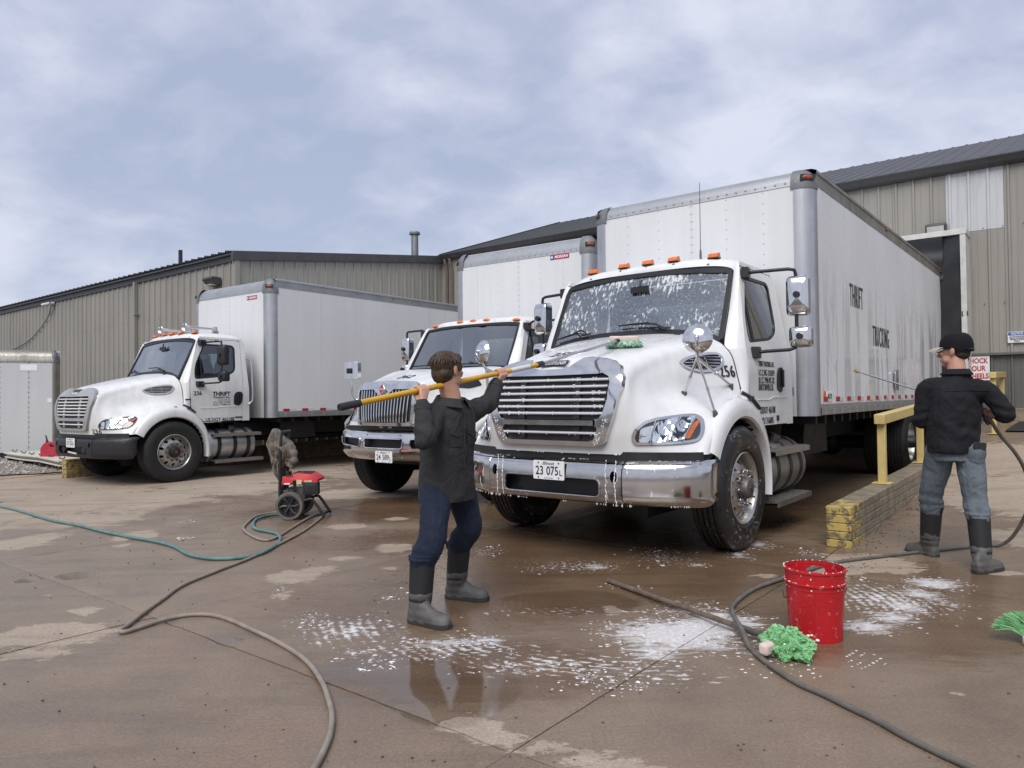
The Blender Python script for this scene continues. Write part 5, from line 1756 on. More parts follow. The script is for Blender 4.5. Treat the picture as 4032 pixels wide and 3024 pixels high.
def m_concrete():
    t = NT('yard_concrete')
    P = t.coord(world=True)
    at = lambda n: (lambda q: (setattr(q, 'attribute_name', n), q.outputs['Fac'])[1])(t.n('Attribute'))
    n1 = t.noise(P, 2.3, 6, .62, .3)
    n2 = t.noise(P, 11, 6, .65, .4)
    n3 = t.noise(P, 70, 4, .6)
    n4 = t.noise(P, 420, 2, .6)
    n0 = t.noise(P, .55, 5, .6)
    edge = t.math('MULTIPLY_ADD', t.noise(t.coord((1, 2.4, 1), world=True, rot=(0, 0, -.15)), 7, 7, .68, .5), .9, t.math('MULTIPLY', n1, .8))
    dryf = t.math('ADD', at('dry'), t.math('MULTIPLY_ADD', edge, 1.7, -1.55))
    dry = t.ramp(dryf, [(.0, 0.0), (.05, 1.0)])
    wetc = t.ramp(t.math('MULTIPLY_ADD', n1, .5, t.math('MULTIPLY', n0, .5)), [(.34, (.155, .112, .078)), (.5, (.208, .156, .111)), (.66, (.255, .196, .144))])
    dryc = t.ramp(t.math('MULTIPLY_ADD', n2, .4, t.math('MULTIPLY', n0, .6)), [(.35, (.295, .238, .182)), (.65, (.39, .322, .252))])
    c = t.mix(dry, wetc, dryc)
    # faint tracks where tyres turn into the bays
    tr = t.noise(t.coord((.35, 3.2, 1), world=True, rot=(0, 0, -.92)), 1.6, 5, .6, .4)
    c = t.mix(t.ramp(tr, [(.50, 0.0), (.66, .30)]), c, (.09, .075, .062))
    # rusty stain tones
    rs = t.ramp(t.noise(t.coord(world=True, loc=(4, 9, 0)), 1.1, 4, .6), [(.56, 0.0), (.72, .5)])
    c = t.mix(rs, c, (.215, .140, .098))
    # aggregate
    agg = t.ramp(n4, [(.32, (.55, .54, .52)), (.5, (1, 1, 1)), (.68, (1.5, 1.45, 1.4))])
    c = t.mix(.75, c, t.mix(1.0, c, agg, 'MULTIPLY'))
    mid = t.ramp(n3, [(.3, (.80, .80, .80)), (.7, (1.18, 1.17, 1.15))])
    c = t.mix(1.0, c, mid, 'MULTIPLY')
    grit = t.voro(P, 38)
    c = t.mix(t.ramp(grit, [(.02, .6), (.045, 0.0)]), c, (.05, .045, .04))
    sk = t.ramp(t.math('ADD', at('soak'), t.math('MULTIPLY_ADD', edge, 1.0, -.85)), [(-.0, 0.0), (.35, 1.0)])
    sk = t.math('MULTIPLY', sk, t.math('MULTIPLY_ADD', dry, -.8, 1.0))
    c = t.mix(sk, c, t.mix(1.0, c, (.74, .645, .555), 'MULTIPLY'))
    # thin film of suds
    fv = t.noise(t.coord((1.0, 2.6, 1), world=True, rot=(0, 0, -.25)), 10, 8, .74, .9)
    fb = t.voro(P, 42)
    ff = t.math('ADD', t.math('MULTIPLY', at('foam'), 1.5), t.math('MULTIPLY_ADD', fv, 3.4, -1.92))
    film = t.ramp(ff, [(.0, 0.0), (.25, .45), (.6, .97)])
    film = t.math('MULTIPLY', film, t.ramp(t.math('MULTIPLY_ADD', fb, .6, t.math('MULTIPLY', n3, .5)), [(.22, 1.0), (.55, .62)]))
    dv = t.voro(t.coord((1, 1.25, 1), world=True), 27, 'Distance')
    dr_ = t.voro(t.coord((1, 1.25, 1), world=True), 27, 'Color')
    dsep = t.n('SeparateColor'); t.l(dr_, dsep.inputs[0])
    disc = t.math('MULTIPLY', t.math('LESS_THAN', dv, t.math('MULTIPLY_ADD', dsep.outputs[0], .42, -.06)), t.ramp(t.math('ADD', at('foam'), t.math('MULTIPLY_ADD', n2, 1.6, -.62)), [(.0, 0.0), (.06, .72)]))
    film = t.math('MAXIMUM', film, disc)
    # curved smears left by the brush
    vd = t.n('VectorMath', operation='DISTANCE'); t.l(P, vd.inputs[0]); vd.inputs[1].default_value = (.75, 4.75, 0)
    rg = t.math('SINE', t.math('MULTIPLY_ADD', n2, 5.0, t.math('MULTIPLY', vd.outputs['Value'], 120.0)))
    brk = t.noise(t.coord((1, 1.6, 1), world=True), 15, 5, .65, .3)
    am = t.math('ADD', t.math('MULTIPLY', at('arc'), .62), t.math('ADD', t.math('MULTIPLY', rg, .17), t.math('MULTIPLY_ADD', brk, 2.6, -1.66)))
    film = t.math('MAXIMUM', film, t.ramp(am, [(.0, 0.0), (.2, .4), (.5, .75)]))
    sp = t.math('ADD', t.math('MULTIPLY', at('speck'), .35), t.math('MULTIPLY_ADD', t.noise(t.coord((1, 1.4, 1), world=True), 30, 3, .55), 2.0, -1.36))
    film = t.math('MAXIMUM', film, t.ramp(sp, [(.0, 0.0), (.10, .42)]))
    c = t.mix(film, c, (.84, .84, .84))
    pud = t.ramp(t.math('ADD', at('pud'), t.math('MULTIPLY_ADD', n1, .7, -.38)), [(.0, 0.0), (.12, 1.0)])
    c = t.mix(t.math('MULTIPLY', pud, .3), c, (.07, .05, .036))
    r = t.ramp(t.math('MULTIPLY_ADD', n1, .6, t.math('MULTIPLY', n2, .4)), [(.35, .34), (.6, .52)])
    r = t.mix(sk, r, (.24, .24, .24))
    r = t.mix(pud, r, (.05, .05, .05))
    r = t.mix(dry, r, (.8, .8, .8))
    r = t.mix(film, r, (.5, .5, .5))
    t.set(Base_Color=c, Roughness=r, Specular_IOR_Level=.5)
    h = t.math('MULTIPLY_ADD', n4, .5, n3)
    b = t.n('Bump'); b.inputs['Distance'].default_value = .004
    t.l(h, b.inputs['Height'])
    t.l(t.math('ADD', t.math('MULTIPLY_ADD', dry, .3, .2), t.math('MULTIPLY', pud, -.18)), b.inputs['Strength'])
    t.l(b.outputs[0], t.b.inputs['Normal'])
    return t.m


M['concrete'] = m_concrete()
M['joint'] = simple('joint_dirt', (.035, .028, .022), .8, 0, .4)


def ground():
    # one wide sheet under everything, then the slabs cast on it with open joints between them
    base = MB().grid([[(x, y, -.20) for x in (-150, 0, 150)] for y in (-60, 60, 200)]).build('ground', M['joint'], None, 0)
    tag(base, kind='structure')
    root = bpy.data.objects.new('pavement', None); COL.objects.link(root)
    tag(root, kind='structure')
    xs = [-10.05, -6.1, -2.5, .4, 3.85, 7.2, 10.5]
    ys = [-26, -22.5, -19.5, -16.6, -13.8, -11.2, -9.0, -6.3, -3.7, -.97, 1.775, 4.6, 7.4, 10.2, 14]
    rr = random.Random(3)
    g = .0035
    for i in range(len(xs) - 1):
        for j in range(len(ys) - 1):
            x0, x1, y0, y1 = xs[i] + g, xs[i + 1] - g, ys[j] + g, ys[j + 1] - g
            if xs[i + 1] < -3.0 and ys[j + 1] < -12: continue      # the wing of the warehouse stands here
            c = yard((x0 + x1) / 2, (y0 + y1) / 2)
            d = sqrt(c.x ** 2 + c.y ** 2)
            st = .06 if d < 9 else (.14 if d < 15 else .35)
            nx, ny = max(2, int((x1 - x0) / st)), max(2, int((y1 - y0) / st))
            A, B = np.meshgrid(np.linspace(x0, x1, nx), np.linspace(y0, y1, ny), indexing='ij')
            X = OX + FX * A + LX * B; Y = OY + FY * A + LY * B
            off = rr.uniform(-.003, .003)
            # joints wander and the arrises are worn
            V = []
            for a in range(nx):
                for b in range(ny):
                    e = min(a, b, nx - 1 - a, ny - 1 - b)
                    wx = mnoise.noise(Vector((X[a, b] * 6, Y[a, b] * 6, 0))) * .006 if e == 0 else 0
                    V.append((X[a, b] + wx, Y[a, b] + wx, gz(X[a, b], Y[a, b]) + off - (.004 + abs(wx) if e == 0 else 0)))
            F = [(a * ny + b, (a + 1) * ny + b, (a + 1) * ny + b + 1, a * ny + b + 1) for a in range(nx - 1) for b in range(ny - 1)]
            edge = [a * ny for a in range(nx)] + [(nx - 1) * ny + b for b in range(1, ny)] + [a * ny + ny - 1 for a in range(nx - 2, -1, -1)] + [b for b in range(ny - 2, 0, -1)]
            k = len(V)
            for e_ in edge: V.append((V[e_][0], V[e_][1], V[e_][2] - .12))
            m = len(edge)
            F += [(edge[q], k + q, k + (q + 1) % m, edge[(q + 1) % m]) for q in range(m)]
            me = bpy.data.meshes.new('concrete_slab')
            me.from_pydata(V, [], F)
            me.shade_smooth()
            me.set_sharp_from_angle(angle=radians(50))
            o = link('concrete_slab', me, root, M['concrete'])
            VX = np.array([v[0] for v in V]); VY = np.array([v[1] for v in V])
            for n, E, p in (('dry', DRY, 0), ('foam', FOAM, 0), ('speck', SPECK, 0), ('pud', PUD, 0), ('soak', SOAK, 0), ('arc', ARC, 0)):
                at = me.attributes.new(n, 'FLOAT', 'POINT')
                at.data.foreach_set('value', blob(VX, VY, E, p).astype(np.float32))
    return root


ground()

# painted line and rubber mat lying on the slabs
M['line_paint'] = m_worn('worn_orange_line', (.55, .28, .06), (.26, .21, .16), .47, 12, .8)
a, b = Vector((-9.6, 12.45, 0)), Vector((-8.72, 14.2, 0))
d = (b - a).normalized(); n = Vector((-d.y, d.x, 0)) * .05
rows = []
for k in range(13):
    p = lerp(a - d * 1.5, b, k / 12)
    rows.append([(p.x + n.x * s, p.y + n.y * s, gz(p.x, p.y) + .006) for s in (-1, 1)])
tag(MB().grid(rows).build('painted_line', M['line_paint'], None), kind='structure')
# ------------------------------------------------------------------ warehouse (dock frame)
M['siding'] = m_siding('taupe_metal_siding', (.275, .262, .232))
M['siding_low'] = m_siding('grey_brown_metal_siding', (.115, .112, .105))
M['siding_pale'] = m_siding('bleached_metal_siding', (.50, .51, .52))
M['trim_dark'] = simple('dark_metal_trim', (.055, .055, .058), .45, 0, .2)
M['trim_brown'] = simple('brown_downspout', (.13, .105, .09), .5, 0, .2)
M['roof_metal'] = m_siding('dark_metal_roof', (.050, .050, .053))
M['vinyl'] = simple('black_vinyl_curtain', (.012, .013, .016), .5, 0, .3, 4, .3, 8)
M['white_metal'] = simple('dirty_white_metal', (.55, .545, .52), .45, 0, .15)
M['galv'] = m_alu('galvanised_pipe', (.30, .31, .31), .45, (1, 1, .1))

RIB = [(0, 0), (.045, 0), (.056, .031), (.088, .031), (.099, 0), (.19, 0), (.197, .005), (.212, .005), (.219, 0), (.305, 0)]


def sheet(parent, p0, along, out, w, z0, z1a, z1b=None, mat='siding', name='wall_panel'):
    """one ribbed sheet; p0 its foot corner, along/out unit vectors; top may rise along the sheet"""
    z1b = z1a if z1b is None else z1b
    k = max(1, round(w / .305))
    P = []
    for i in range(k):
        for a, h in RIB[:-1]:
            P.append(((i * .305 + a) * w / (k * .305), h))
    P.append((w, 0))
    lo = [p0 + along * a + out * h + Vector((0, 0, z0)) for a, h in P]
    hi = [p0 + along * a + out * h + Vector((0, 0, lerp(z1a, z1b, a / w))) for a, h in P]
    me = MB().grid([lo, hi]).mesh(name, 20)
    return link(name, me, parent, M[mat])


def screws(parent, pts, out):
    mb = MB()
    for p in pts: mb.dome(p + out * .031, out, .012, .008, 6)
    o = mb.build('panel_screw', M['trim_dark'], parent, 0, fix=False)
    o['kind'] = 'stuff'


def frame_thing(name, label, cat):
    t = thing(name, label, cat, (OX, OY, 0), YROT)
    return t


def main_hall():
    t = frame_thing('warehouse', 'long taupe metal warehouse with a dark roof, behind the trucks at its dock wall', 'warehouse')
    Y0, Y1 = -11.87, 13.0
    al, ou = Vector((0, 1, 0)), Vector((1, 0, 0))
    y = Y0 - .518
    while y < Y1:
        w = .915
        if y + w < 4 or True:
            low = MB()
            sheet(t, Vector((-10, y, 0)), al, ou, w - .004, -.2, 1.955, None, 'siding_low')
        # the bleached replacement sheet stops short of the ground trim
        if 1.0 < y < 1.6:
            sheet(t, Vector((-10, y, 0)), al, ou, w - .004, 2.0, 4.27)
            sheet(t, Vector((-9.998, y, 0)), al, ou, w - .004, 4.275, 5.44, None, 'siding_pale')
        else:
            sheet(t, Vector((-10, y, 0)), al, ou, w - .004, 2.0, 5.44)
        y += w
    MB().box((-9.955, (Y0 + Y1) / 2, 1.977), (.09, Y1 - Y0, .05)).build('wall_trim', M['siding_low'], t, bevel=.006)
    screws(t, [Vector((-10, Y0 + .07 + .305 * k, z)) for k in range(int((Y1 - Y0) / .305)) for z in (2.9, 4.3)], ou)
    # gutter
    prof = [(-10.0, 5.56), (-9.80, 5.57), (-9.80, 5.55), (-9.83, 5.52), (-9.85, 5.46), (-9.90, 5.41), (-10.0, 5.40)]
    MB().grid([[(x, yy, z) for x, z in prof] for yy in np.linspace(Y0 + .02, Y1, 12)]).build('gutter', M['trim_dark'], t, 40)
    # roof sheets
    y = Y0
    sl = .335
    while y < Y1:
        w = .915
        k = 3
        P = []
        for i in range(k):
            for a, h in RIB[:-1]: P.append((i * .305 + a, h * .55))
        P.append((w, 0))
        rows = [[(x, y + a, 5.56 + (-9.82 - x) * sl + h) for a, h in P] for x in (-9.82, -13, -16.2)]
        MB().grid(rows).build('roof_panel', M['roof_metal'], t, 20)
        y += w
    screws(t, [Vector((-9.95, Y0 + .075 + .305 * k, 5.61)) for k in range(int((Y1 - Y0) / .305))], Vector((0, 0, 1)))
    mb = MB().grid([[(x, yy, 5.56 + (-9.82 - x) * sl - .25 * q) for x in (-9.8, -16.2)] for yy, q in ((Y0 - .02, 1), (Y0 - .02, 0), (Y0 + .1, -.15))])
    mb.add([(-10, Y0, 0), (-16.2, Y0, 0), (-16.2, Y0, 7.6), (-10, Y0, 5.5)], [(0, 1, 2, 3)])
    mb.build('gable_trim', M['trim_dark'], t)
    mb = MB()
    mb.add([(-22.6, Y0, 5.5), (-16.2, Y0, 7.69), (-16.2, Y1, 7.69), (-22.6, Y1, 5.5)], [(0, 1, 2, 3)])
    mb.add([(-10.02, Y1, -.2), (-22.6, Y1, -.2), (-22.6, Y1, 5.5), (-16.2, Y1, 7.6), (-10.02, Y1, 5.5)], [(0, 1, 2, 3, 4)])
    mb.add([(-22.6, Y0, -.2), (-22.6, Y1, -.2), (-22.6, Y1, 5.5), (-22.6, Y0, 5.5)], [(0, 1, 2, 3)])
    mb.build('rear_shell', M['siding_low'], t)
    # brown downspouts in the corner with the wing
    for yy in (-11.60, -11.40):
        MB().tube([(-9.82, yy, 5.42), (-9.86, yy, 5.25), (-9.93, yy, 5.05), (-9.93, yy, 1.2), (-9.93, yy, .1)], .05, 8).build('downspout', M['trim_brown'], t)
    return t


def wing():
    t = frame_thing('warehouse_wing', 'lower taupe metal wing with a low-pitched roof, left of the dock wall', 'warehouse wing')
    X, Y0, Y1 = -3.22, -41.0, -11.87
    al, ou = Vector((0, 1, 0)), Vector((1, 0, 0))
    y = Y1
    while y > Y0:
        y -= .915
        sheet(t, Vector((X, y, 0)), al, ou, .911, -.3, 4.52)
    screws(t, [Vector((X, Y1 - .235 - .305 * k, z)) for k in range(int((Y1 - Y0) / .305)) for z in (1.0, 2.3, 3.4)], ou)
    # eave trim, roof sheets with open rib ends
    sl = .127
    MB().grid([[(x, yy, z) for x, z in ((X, 4.48), (X + .05, 4.48), (X + .06, 4.60), (X + .13, 4.61), (X + .13, 4.655), (X - .1, 4.66))] for yy in np.linspace(Y0, Y1 + .1, 10)]).build('eave_trim', M['trim_dark'], t, 30)
    y = Y1 + .05
    while y > Y0:
        y -= .915
        P = []
        for i in range(3):
            for a, h in RIB[:-1]: P.append((i * .305 + a, h * 1.6))
        P.append((.915, 0))
        rows = [[(x, y + a, 4.672 + (X + .16 - x) * sl + h) for a, h in P] for x in (X + .16, X - 3.6, X - 7.2)]
        MB().grid(rows).build('roof_panel', M['roof_metal'], t, 20)
    # end wall, its top rising with the roof
    e = Vector((-1, 0, 0)); n = Vector((0, 1, 0))
    x = X
    k = 0
    while x > -9.9:
        w = min(.915, x + 9.995)
        z0 = 4.52 + (X - x) * sl; z1 = 4.52 + (X - x + w) * sl
        sheet(t, Vector((x, Y1, 0)), e, n, w - .004, -.3, z0, z1)
        x -= .915
    MB().box((X + .02, Y1 + .02, 2.1), (.12, .12, 4.85)).build('corner_trim', M['siding'], t, bevel=.004)
    mb = MB()
    for (za, zb_, off) in ((4.47, 4.69, .05),):
        mb.hexa([(X + .14, Y1 + .0, za), (-10, Y1 + .0, za + 6.9 * sl), (-10, Y1 + off + .05, za + 6.9 * sl), (X + .14, Y1 + off + .05, za),
                 (X + .14, Y1 + .0, zb_), (-10, Y1 + .0, zb_ + 6.9 * sl), (-10, Y1 + off + .05, zb_ + 6.9 * sl), (X + .14, Y1 + off + .05, zb_)])
    mb.build('rake_trim', M['trim_dark'], t, bevel=.01)
    mb = MB()
    mb.add([(X - 7.2, Y0, 5.58), (X - 14, Y0, 4.7), (X - 14, Y1, 4.7), (X - 7.2, Y1, 5.58)], [(0, 1, 2, 3)])
    mb.add([(X, Y0, -.3), (X, Y0, 4.6), (X - 7.2, Y0, 5.5), (X - 14, Y0, 4.6), (X - 14, Y0, -.3)], [(0, 1, 2, 3, 4)])
    mb.build('rear_shell', M['siding_low'], t)
    mb = MB().tube([(X + .09, -16.70, 4.5), (X + .09, -16.70, 3.2), (X + .09, -16.70, -.08)], .055, 4)
    mb.box((X + .075, -16.70, 3.62), (.13, .14, .03))
    mb.build('downspout', M['siding'], t)
    return t


main_hall()
wing()

# dock shelter round the rear of the near truck
t = frame_thing('dock_shelter', 'black curtained dock shelter in a dirty white frame, behind the near truck', 'dock shelter')
for yy, nm in ((1.66, 'side_post'), (-1.66, 'side_post')):
    MB().box((-9.72, yy, 2.5), (.52, .09, 3.5)).build(nm, M['white_metal'], t, bevel=.006)
MB().box((-9.72, 0, 4.20), (.54, 3.44, .10)).build('head_beam', M['white_metal'], t, bevel=.006)
for s in (-1, 1):
    rows = []
    for z in np.linspace(.85, 4.13, 26):
        rows.append([(-9.50 + .025 * sin(z * 5 + k) + .02 * mnoise.noise(Vector((k, z * 2.1, s))), s * (1.62 - .10 * k), z) for k in range(5)])
    MB().grid(rows).build('side_curtain', M['vinyl'], t, 60)
rows = []
for z in np.linspace(3.35, 4.15, 14):
    rows.append([(-9.47 + .03 * mnoise.noise(Vector((y * 1.7, z * 4, 3))) + .02 * sin(z * 14), y, z + (.03 * sin(y * 5) if z < 3.5 else 0)) for y in np.linspace(-1.6, 1.34, 30)])
MB().grid(rows).build('head_curtain', M['vinyl'], t, 60)
MB().box((-9.9, 0, 2.4), (.1, 3.2, 3.4)).build('inner_face', M['vinyl'], t)
for z in (1.95, 2.75):
    for yy in (1.63, 1.71):
        MB().tube([(-9.455, yy, z), (-9.44, yy, z - .04), (-9.45, yy + .01, z - .09)], .008, 5).build('tie_strap', M['rubber'], t)

# wall lamp over the shelter
t = frame_thing('wall_lamp', 'dark wall floodlight over the dock shelter with a pale lens', 'wall lamp')
g = MB(); panel([(-9.97, 4.47), (-9.97, 4.24), (-9.82, 4.25), (-9.74, 4.42), (-9.76, 4.47)], [], lambda a, b: Vector((a, 1.36, b)), .34, None, g, nrm=(0, 1, 0)); g.build('housing', M['trim_dark'], t, bevel=.01)
MB().hexa([(-9.815, 1.05, 4.25), (-9.74, 1.05, 4.41), (-9.73, 1.05, 4.405), (-9.805, 1.05, 4.245), (-9.815, 1.33, 4.25), (-9.74, 1.33, 4.41), (-9.73, 1.33, 4.405), (-9.805, 1.33, 4.245)]).build('lens', M['white_metal'], t)
t = frame_thing('wall_lamp', 'small dark wall lamp high on the wing wall, above the number 236 truck', 'wall lamp')
g = MB(); panel([(-3.19, 4.16), (-3.19, 3.98), (-3.05, 3.99), (-2.93, 4.12), (-2.95, 4.17)], [], lambda a, b: Vector((a, -12.45, b)), .42, None, g, nrm=(0, 1, 0)); g.build('housing', M['trim_dark'], t, bevel=.01)
MB().box((-3.04, -12.66, 3.985), (.16, .34, .012)).build('lens', M['white_metal'], t)

# notices
M['sign_white'] = simple('sign_white', (.72, .73, .74), .4, 0, .05)
M['sign_blue'] = simple('sign_blue', (.03, .10, .38), .4, 0, .05)
M['sign_red'] = simple('sign_red', (.50, .03, .04), .4, 0, .05)
M['sign_ink'] = simple('sign_ink', (.03, .035, .05), .5, 0, .05)


def sign(name, label, y0, z0, w, h, lines, x=-9.955, head=None, note=None):
    t = frame_thing(name, label, 'sign')
    g = MB(); panel(rect(y0, z0, y0 + w, z0 + h, .008), [], lambda a, b: Vector((x, a, b)), .006, None, g, nrm=(1, 0, 0)); g.build('sign_board', M['sign_white'], t)
    P = lambda o, a0, b0: (lambda a, b: Vector((x + o, a0 + a, b0 + b)))
    if head:
        g = MB(); panel(rect(y0 + .008, z0 + h * .66, y0 + w - .008, z0 + h - .008), [], P(.002, 0, 0), 0, None, g); hb = g.build('sign_band', M['sign_blue'], t, 0)
        lettering(head, w * .62, h * .20, P(.004, y0 + w * .19, z0 + h * .72), M['sign_white'], hb, .03)
    for body, lw, lh, a, b, m in lines:
        lettering(body, lw, lh, P(.003, y0 + a, z0 + b), M[m], t, .03)
    return t


sign('notice_sign', 'white and blue notice sign on the warehouse wall at the right', 2.265, 2.165, .285, .20, [('AUTHORIZED', .24, .032, .022, .088, 'sign_ink'), ('PERSONNEL', .22, .032, .032, .048, 'sign_ink'), ('ONLY', .10, .032, .092, .010, 'sign_ink')], -9.955, 'NOTICE')
sign('chock_sign', 'white sign with red lettering low on the wall, beside the dock shelter', 1.585, 1.50, .40, .45, [('CHOCK', .36, .10, .02, .31, 'sign_red'), ('YOUR', .29, .10, .05, .17, 'sign_red'), ('WHEELS', .36, .10, .02, .03, 'sign_red')], -9.93)

# security camera on the wing wall with its hanging cable
t = frame_thing('security_camera', 'small white security camera under the eave of the wing', 'security camera')
MB().cyl((-3.19, -22.42, 4.44), (-3.10, -22.42, 4.42), .05, None, 12).tube([(-3.12, -22.42, 4.43), (-3.03, -22.44, 4.40)], .02, 6).build('bracket', M['white_metal'], t)
MB().cyl((-3.05, -22.36, 4.42), (-2.93, -22.66, 4.38), .05, None, 12).build('body', M['white_metal'], t, bevel=.01)
MB().tube(cr([(-3.17, -22.44, 4.40), (-3.16, -22.64, 4.30), (-3.17, -22.79, 4.1), (-3.17, -23.1, 3.9), (-3.17, -23.69, 3.64), (-3.17, -24.72, 3.32), (-3.17, -26.49, 3.08), (-3.17, -28, 2.96)], 5), .012, 5).build('cable', M['rubber'], t)

# pipes standing on the wing roof
t = frame_thing('flue', 'tall galvanised flue with a round cap on the wing roof', 'flue')
MB().cyl((-10.4, -13.45, 5.4), (-10.4, -13.45, 6.52), .115, None, 18).lathe([(.115, 0), (.16, .05), (.14, .09)], (-10.4, -13.45, 5.5), (0, 0, 1), 18).build('pipe', M['galv'], t)
MB().lathe([(.12, 0), (.175, .02), (.18, .07), (.15, .11), (0, .125)], (-10.4, -13.45, 6.50), (0, 0, 1), 20).build('rain_cap', M['galv'], t)
t = frame_thing('vent_pipe', 'thin black vent pipe standing on the wing roof', 'vent pipe')
MB().cyl((-6.0, -19.85, 4.95), (-6.0, -19.85, 6.22), .065, None, 12).build('pipe', M['black'], t)
MB().lathe([(.18, -.06), (.07, .05)], (-6.0, -19.85, 5.02), (0, 0, 1), 12).build('boot', M['rubber'], t)

# ------------------------------------------------------------------ block walls beside the bays
M['block'] = simple('dirty_concrete_block', (.215, .178, .125), .85, 0, .35, 7, .6, 70)
M['block_yellow'] = m_worn('worn_yellow_block', (.50, .37, .11), (.17, .135, .085), .50, 18, .85)
M['yellow'] = m_worn('yellow_rail_paint', (.62, .48, .19), (.20, .14, .06), .31, 16, .5)


def block_wall(label, x0, x1, yc, w, zbase, ztop, courses, blk=.40, cat='wall'):
    """courses of split blocks; the courses follow the slope of the wall top"""
    t = frame_thing('block_wall', label, cat)
    rr = random.Random(int(yc * 10))
    L_ = x0 - x1
    n = int(round(L_ / blk))
    for c in range(courses):
        for i in range(-1, n + 1):
            a = x0 - (i + (.5 if c % 2 else 0)) * blk
            b = max(a - blk, x1)
            a = min(a, x0)
            if a - b < .05: continue
            m = M['block_yellow'] if a > x0 - .01 else M['block']
            def zz(x, k):
                f = (x0 - x) / L_
                lo, hi = zbase(x), ztop(x)
                return lerp(lo, hi, k / courses)
            g = .002
            j = rr.uniform(-.003, .003)
            P = []
            for top in (0, 1):
                for (x, y) in ((a - g, yc - w / 2 + j), (b + g, yc - w / 2 + j), (b + g, yc + w / 2 + j), (a - g, yc + w / 2 + j)):
                    P.append((x, y, zz(x, c + top) + (g if not top else -g)))
            o = MB().hexa(P).build('block', m, t, bevel=.006, seg=2)
    P = [(x, y, (zbase(x) + .02) if lo else (lerp(zbase(x), ztop(x), .62))) for lo in (1, 0) for x, y in ((x0 - .02, yc - w / 2 + .015), (x1 + .02, yc - w / 2 + .015), (x1 + .02, yc + w / 2 - .015), (x0 - .02, yc + w / 2 - .015))]
    MB().hexa(P).build('wall_core', M['joint'], t)
    return t


block_wall('low block wall with a worn yellow end, right of the near truck', -.53, -9.3, 1.775, .20, lambda x: min(0, 0) - .0 * x, lambda x: .345 + .018 * (-.53 - x) + .045 * max(0, -4 - x), 5, .42)
block_wall('low block wall with a yellow end, left of the number 236 truck', .62, -9.5, -11.18, .20, lambda x: -.12, lambda x: .25 + .008 * (.62 - x), 4, .42)


def guard_rail(label, posts, rail, y, zb, zt):
    t = frame_thing('guard_rail', label, 'guard rail')
    for x in posts:
        MB().box((x, y, (zb(x) + zt(x)) / 2), (.075, .075, zt(x) - zb(x))).build('post', M['yellow'], t, bevel=.006)
        MB().box((x, y, zb(x) + .006), (.17, .17, .012)).build('base_plate', M['yellow'], t, bevel=.003)
    a, b = rail
    MB().hexa([(a, y - .05, zt(a) - .055), (b, y - .05, zt(b) - .055), (b, y + .05, zt(b) - .055), (a, y + .05, zt(a) - .055),
               (a, y - .05, zt(a) + .045), (b, y - .05, zt(b) + .045), (b, y + .05, zt(b) + .045), (a, y + .05, zt(a) + .045)]).build('rail', M['yellow'], t, bevel=.008)
    return t


wt = lambda x: .345 + .018 * (-.53 - x) + .045 * max(0, -4 - x)
guard_rail('yellow steel guard rail bolted on the block wall beside the near truck', (-2.18, -4.25, -6.3), (-2.08, -6.4), 1.775, wt, lambda x: 1.03 + .035 * (-2.1 - x))
guard_rail('short yellow guard rail by the wall, beyond the man in the cap', (-8.08, -9.5), (-7.98, -9.7), 2.20, lambda x: .60 + .11 * (-8 - x), lambda x: 1.56 + .02 * (-8 - x))
MB()
# rubber mat on the ramp, low concrete kerb at the foot of the wall
t = frame_thing('rubber_mat', 'grey rubber mat lying on the ramp by the warehouse wall', 'mat')
mp = [(2.15 + .0, -8.4), (3.6, -8.4), (3.6, -9.35), (2.4, -9.35)]
mb = MB()
v, F = fill2d([(-8.3, 2.32), (-8.3, 3.7), (-9.3, 3.7), (-9.3, 2.45)], [], .2)
mb.add([(a, b, gz(*yard(a, b).xy) + .022) for a, b in v] + [(a, b, gz(*yard(a, b).xy) + .004) for a, b in v], [f[::-1] for f in F] + [tuple(i + len(v) for i in f) for f in F])
mb.build('mat', M['rubber'], t)
t = frame_thing('door_sill', 'low grey concrete sill along the foot of the warehouse wall', 'sill')
MB().box((-9.75, 3.9, .88), (.5, 3.4, .22)).build('sill', M['block'], t, bevel=.01)
# ------------------------------------------------------------------ things standing and lying in the yard
M['bucket'] = m_worn('scuffed_red_plastic', (.50, .012, .018), (.60, .17, .17), .375, 26, .38)
M['hose_grey'] = simple('grey_rubber_hose', (.25, .215, .175), .55, 0, .2, 12)
M['hose_dark'] = simple('dark_grey_hose', (.12, .11, .095), .5, 0, .25, 12)
M['hose_green'] = simple('faded_green_hose', (.10, .20, .19), .55, 0, .3, 14)
M['bristle'] = simple('green_bristle', (.20, .46, .20), .6, 0, .35, 30)
M['bristle_pale'] = simple('pale_green_bristle', (.42, .64, .50), .6, 0, .3, 30)
M['brush_block'] = simple('pale_brush_block', (.62, .50, .44), .6, 0, .15, 20)
M['wood_pole'] = simple('brown_wooden_pole', (.125, .092, .066), .6, 0, .35, 14, .2, 30)
M['pole_yellow'] = m_worn('yellow_pole', (.72, .40, .02), (.45, .22, .03), .30, 20, .35)
M['red_plastic'] = simple('red_machine_plastic', (.52, .015, .02), .35, 0, .1)
M['can_red'] = simple('faded_red_plastic', (.45, .03, .05), .5, 0, .12)
M['label_cream'] = simple('cream_label', (.60, .52, .28), .5, 0, .1)
M['wood_dark'] = simple('weathered_wood', (.07, .06, .05), .85, 0, .4, 9, .4, 50)
M['panel_cream'] = simple('cream_panel', (.56, .53, .46), .5, 0, .15)
M['trailer'] = m_boxwall('weathered_trailer_wall', (.56, .57, .57), False, 11.0)
M['gravel'] = simple('gravel_bed', (.20, .175, .15), .9, 0, .45, 14, .8, 30)
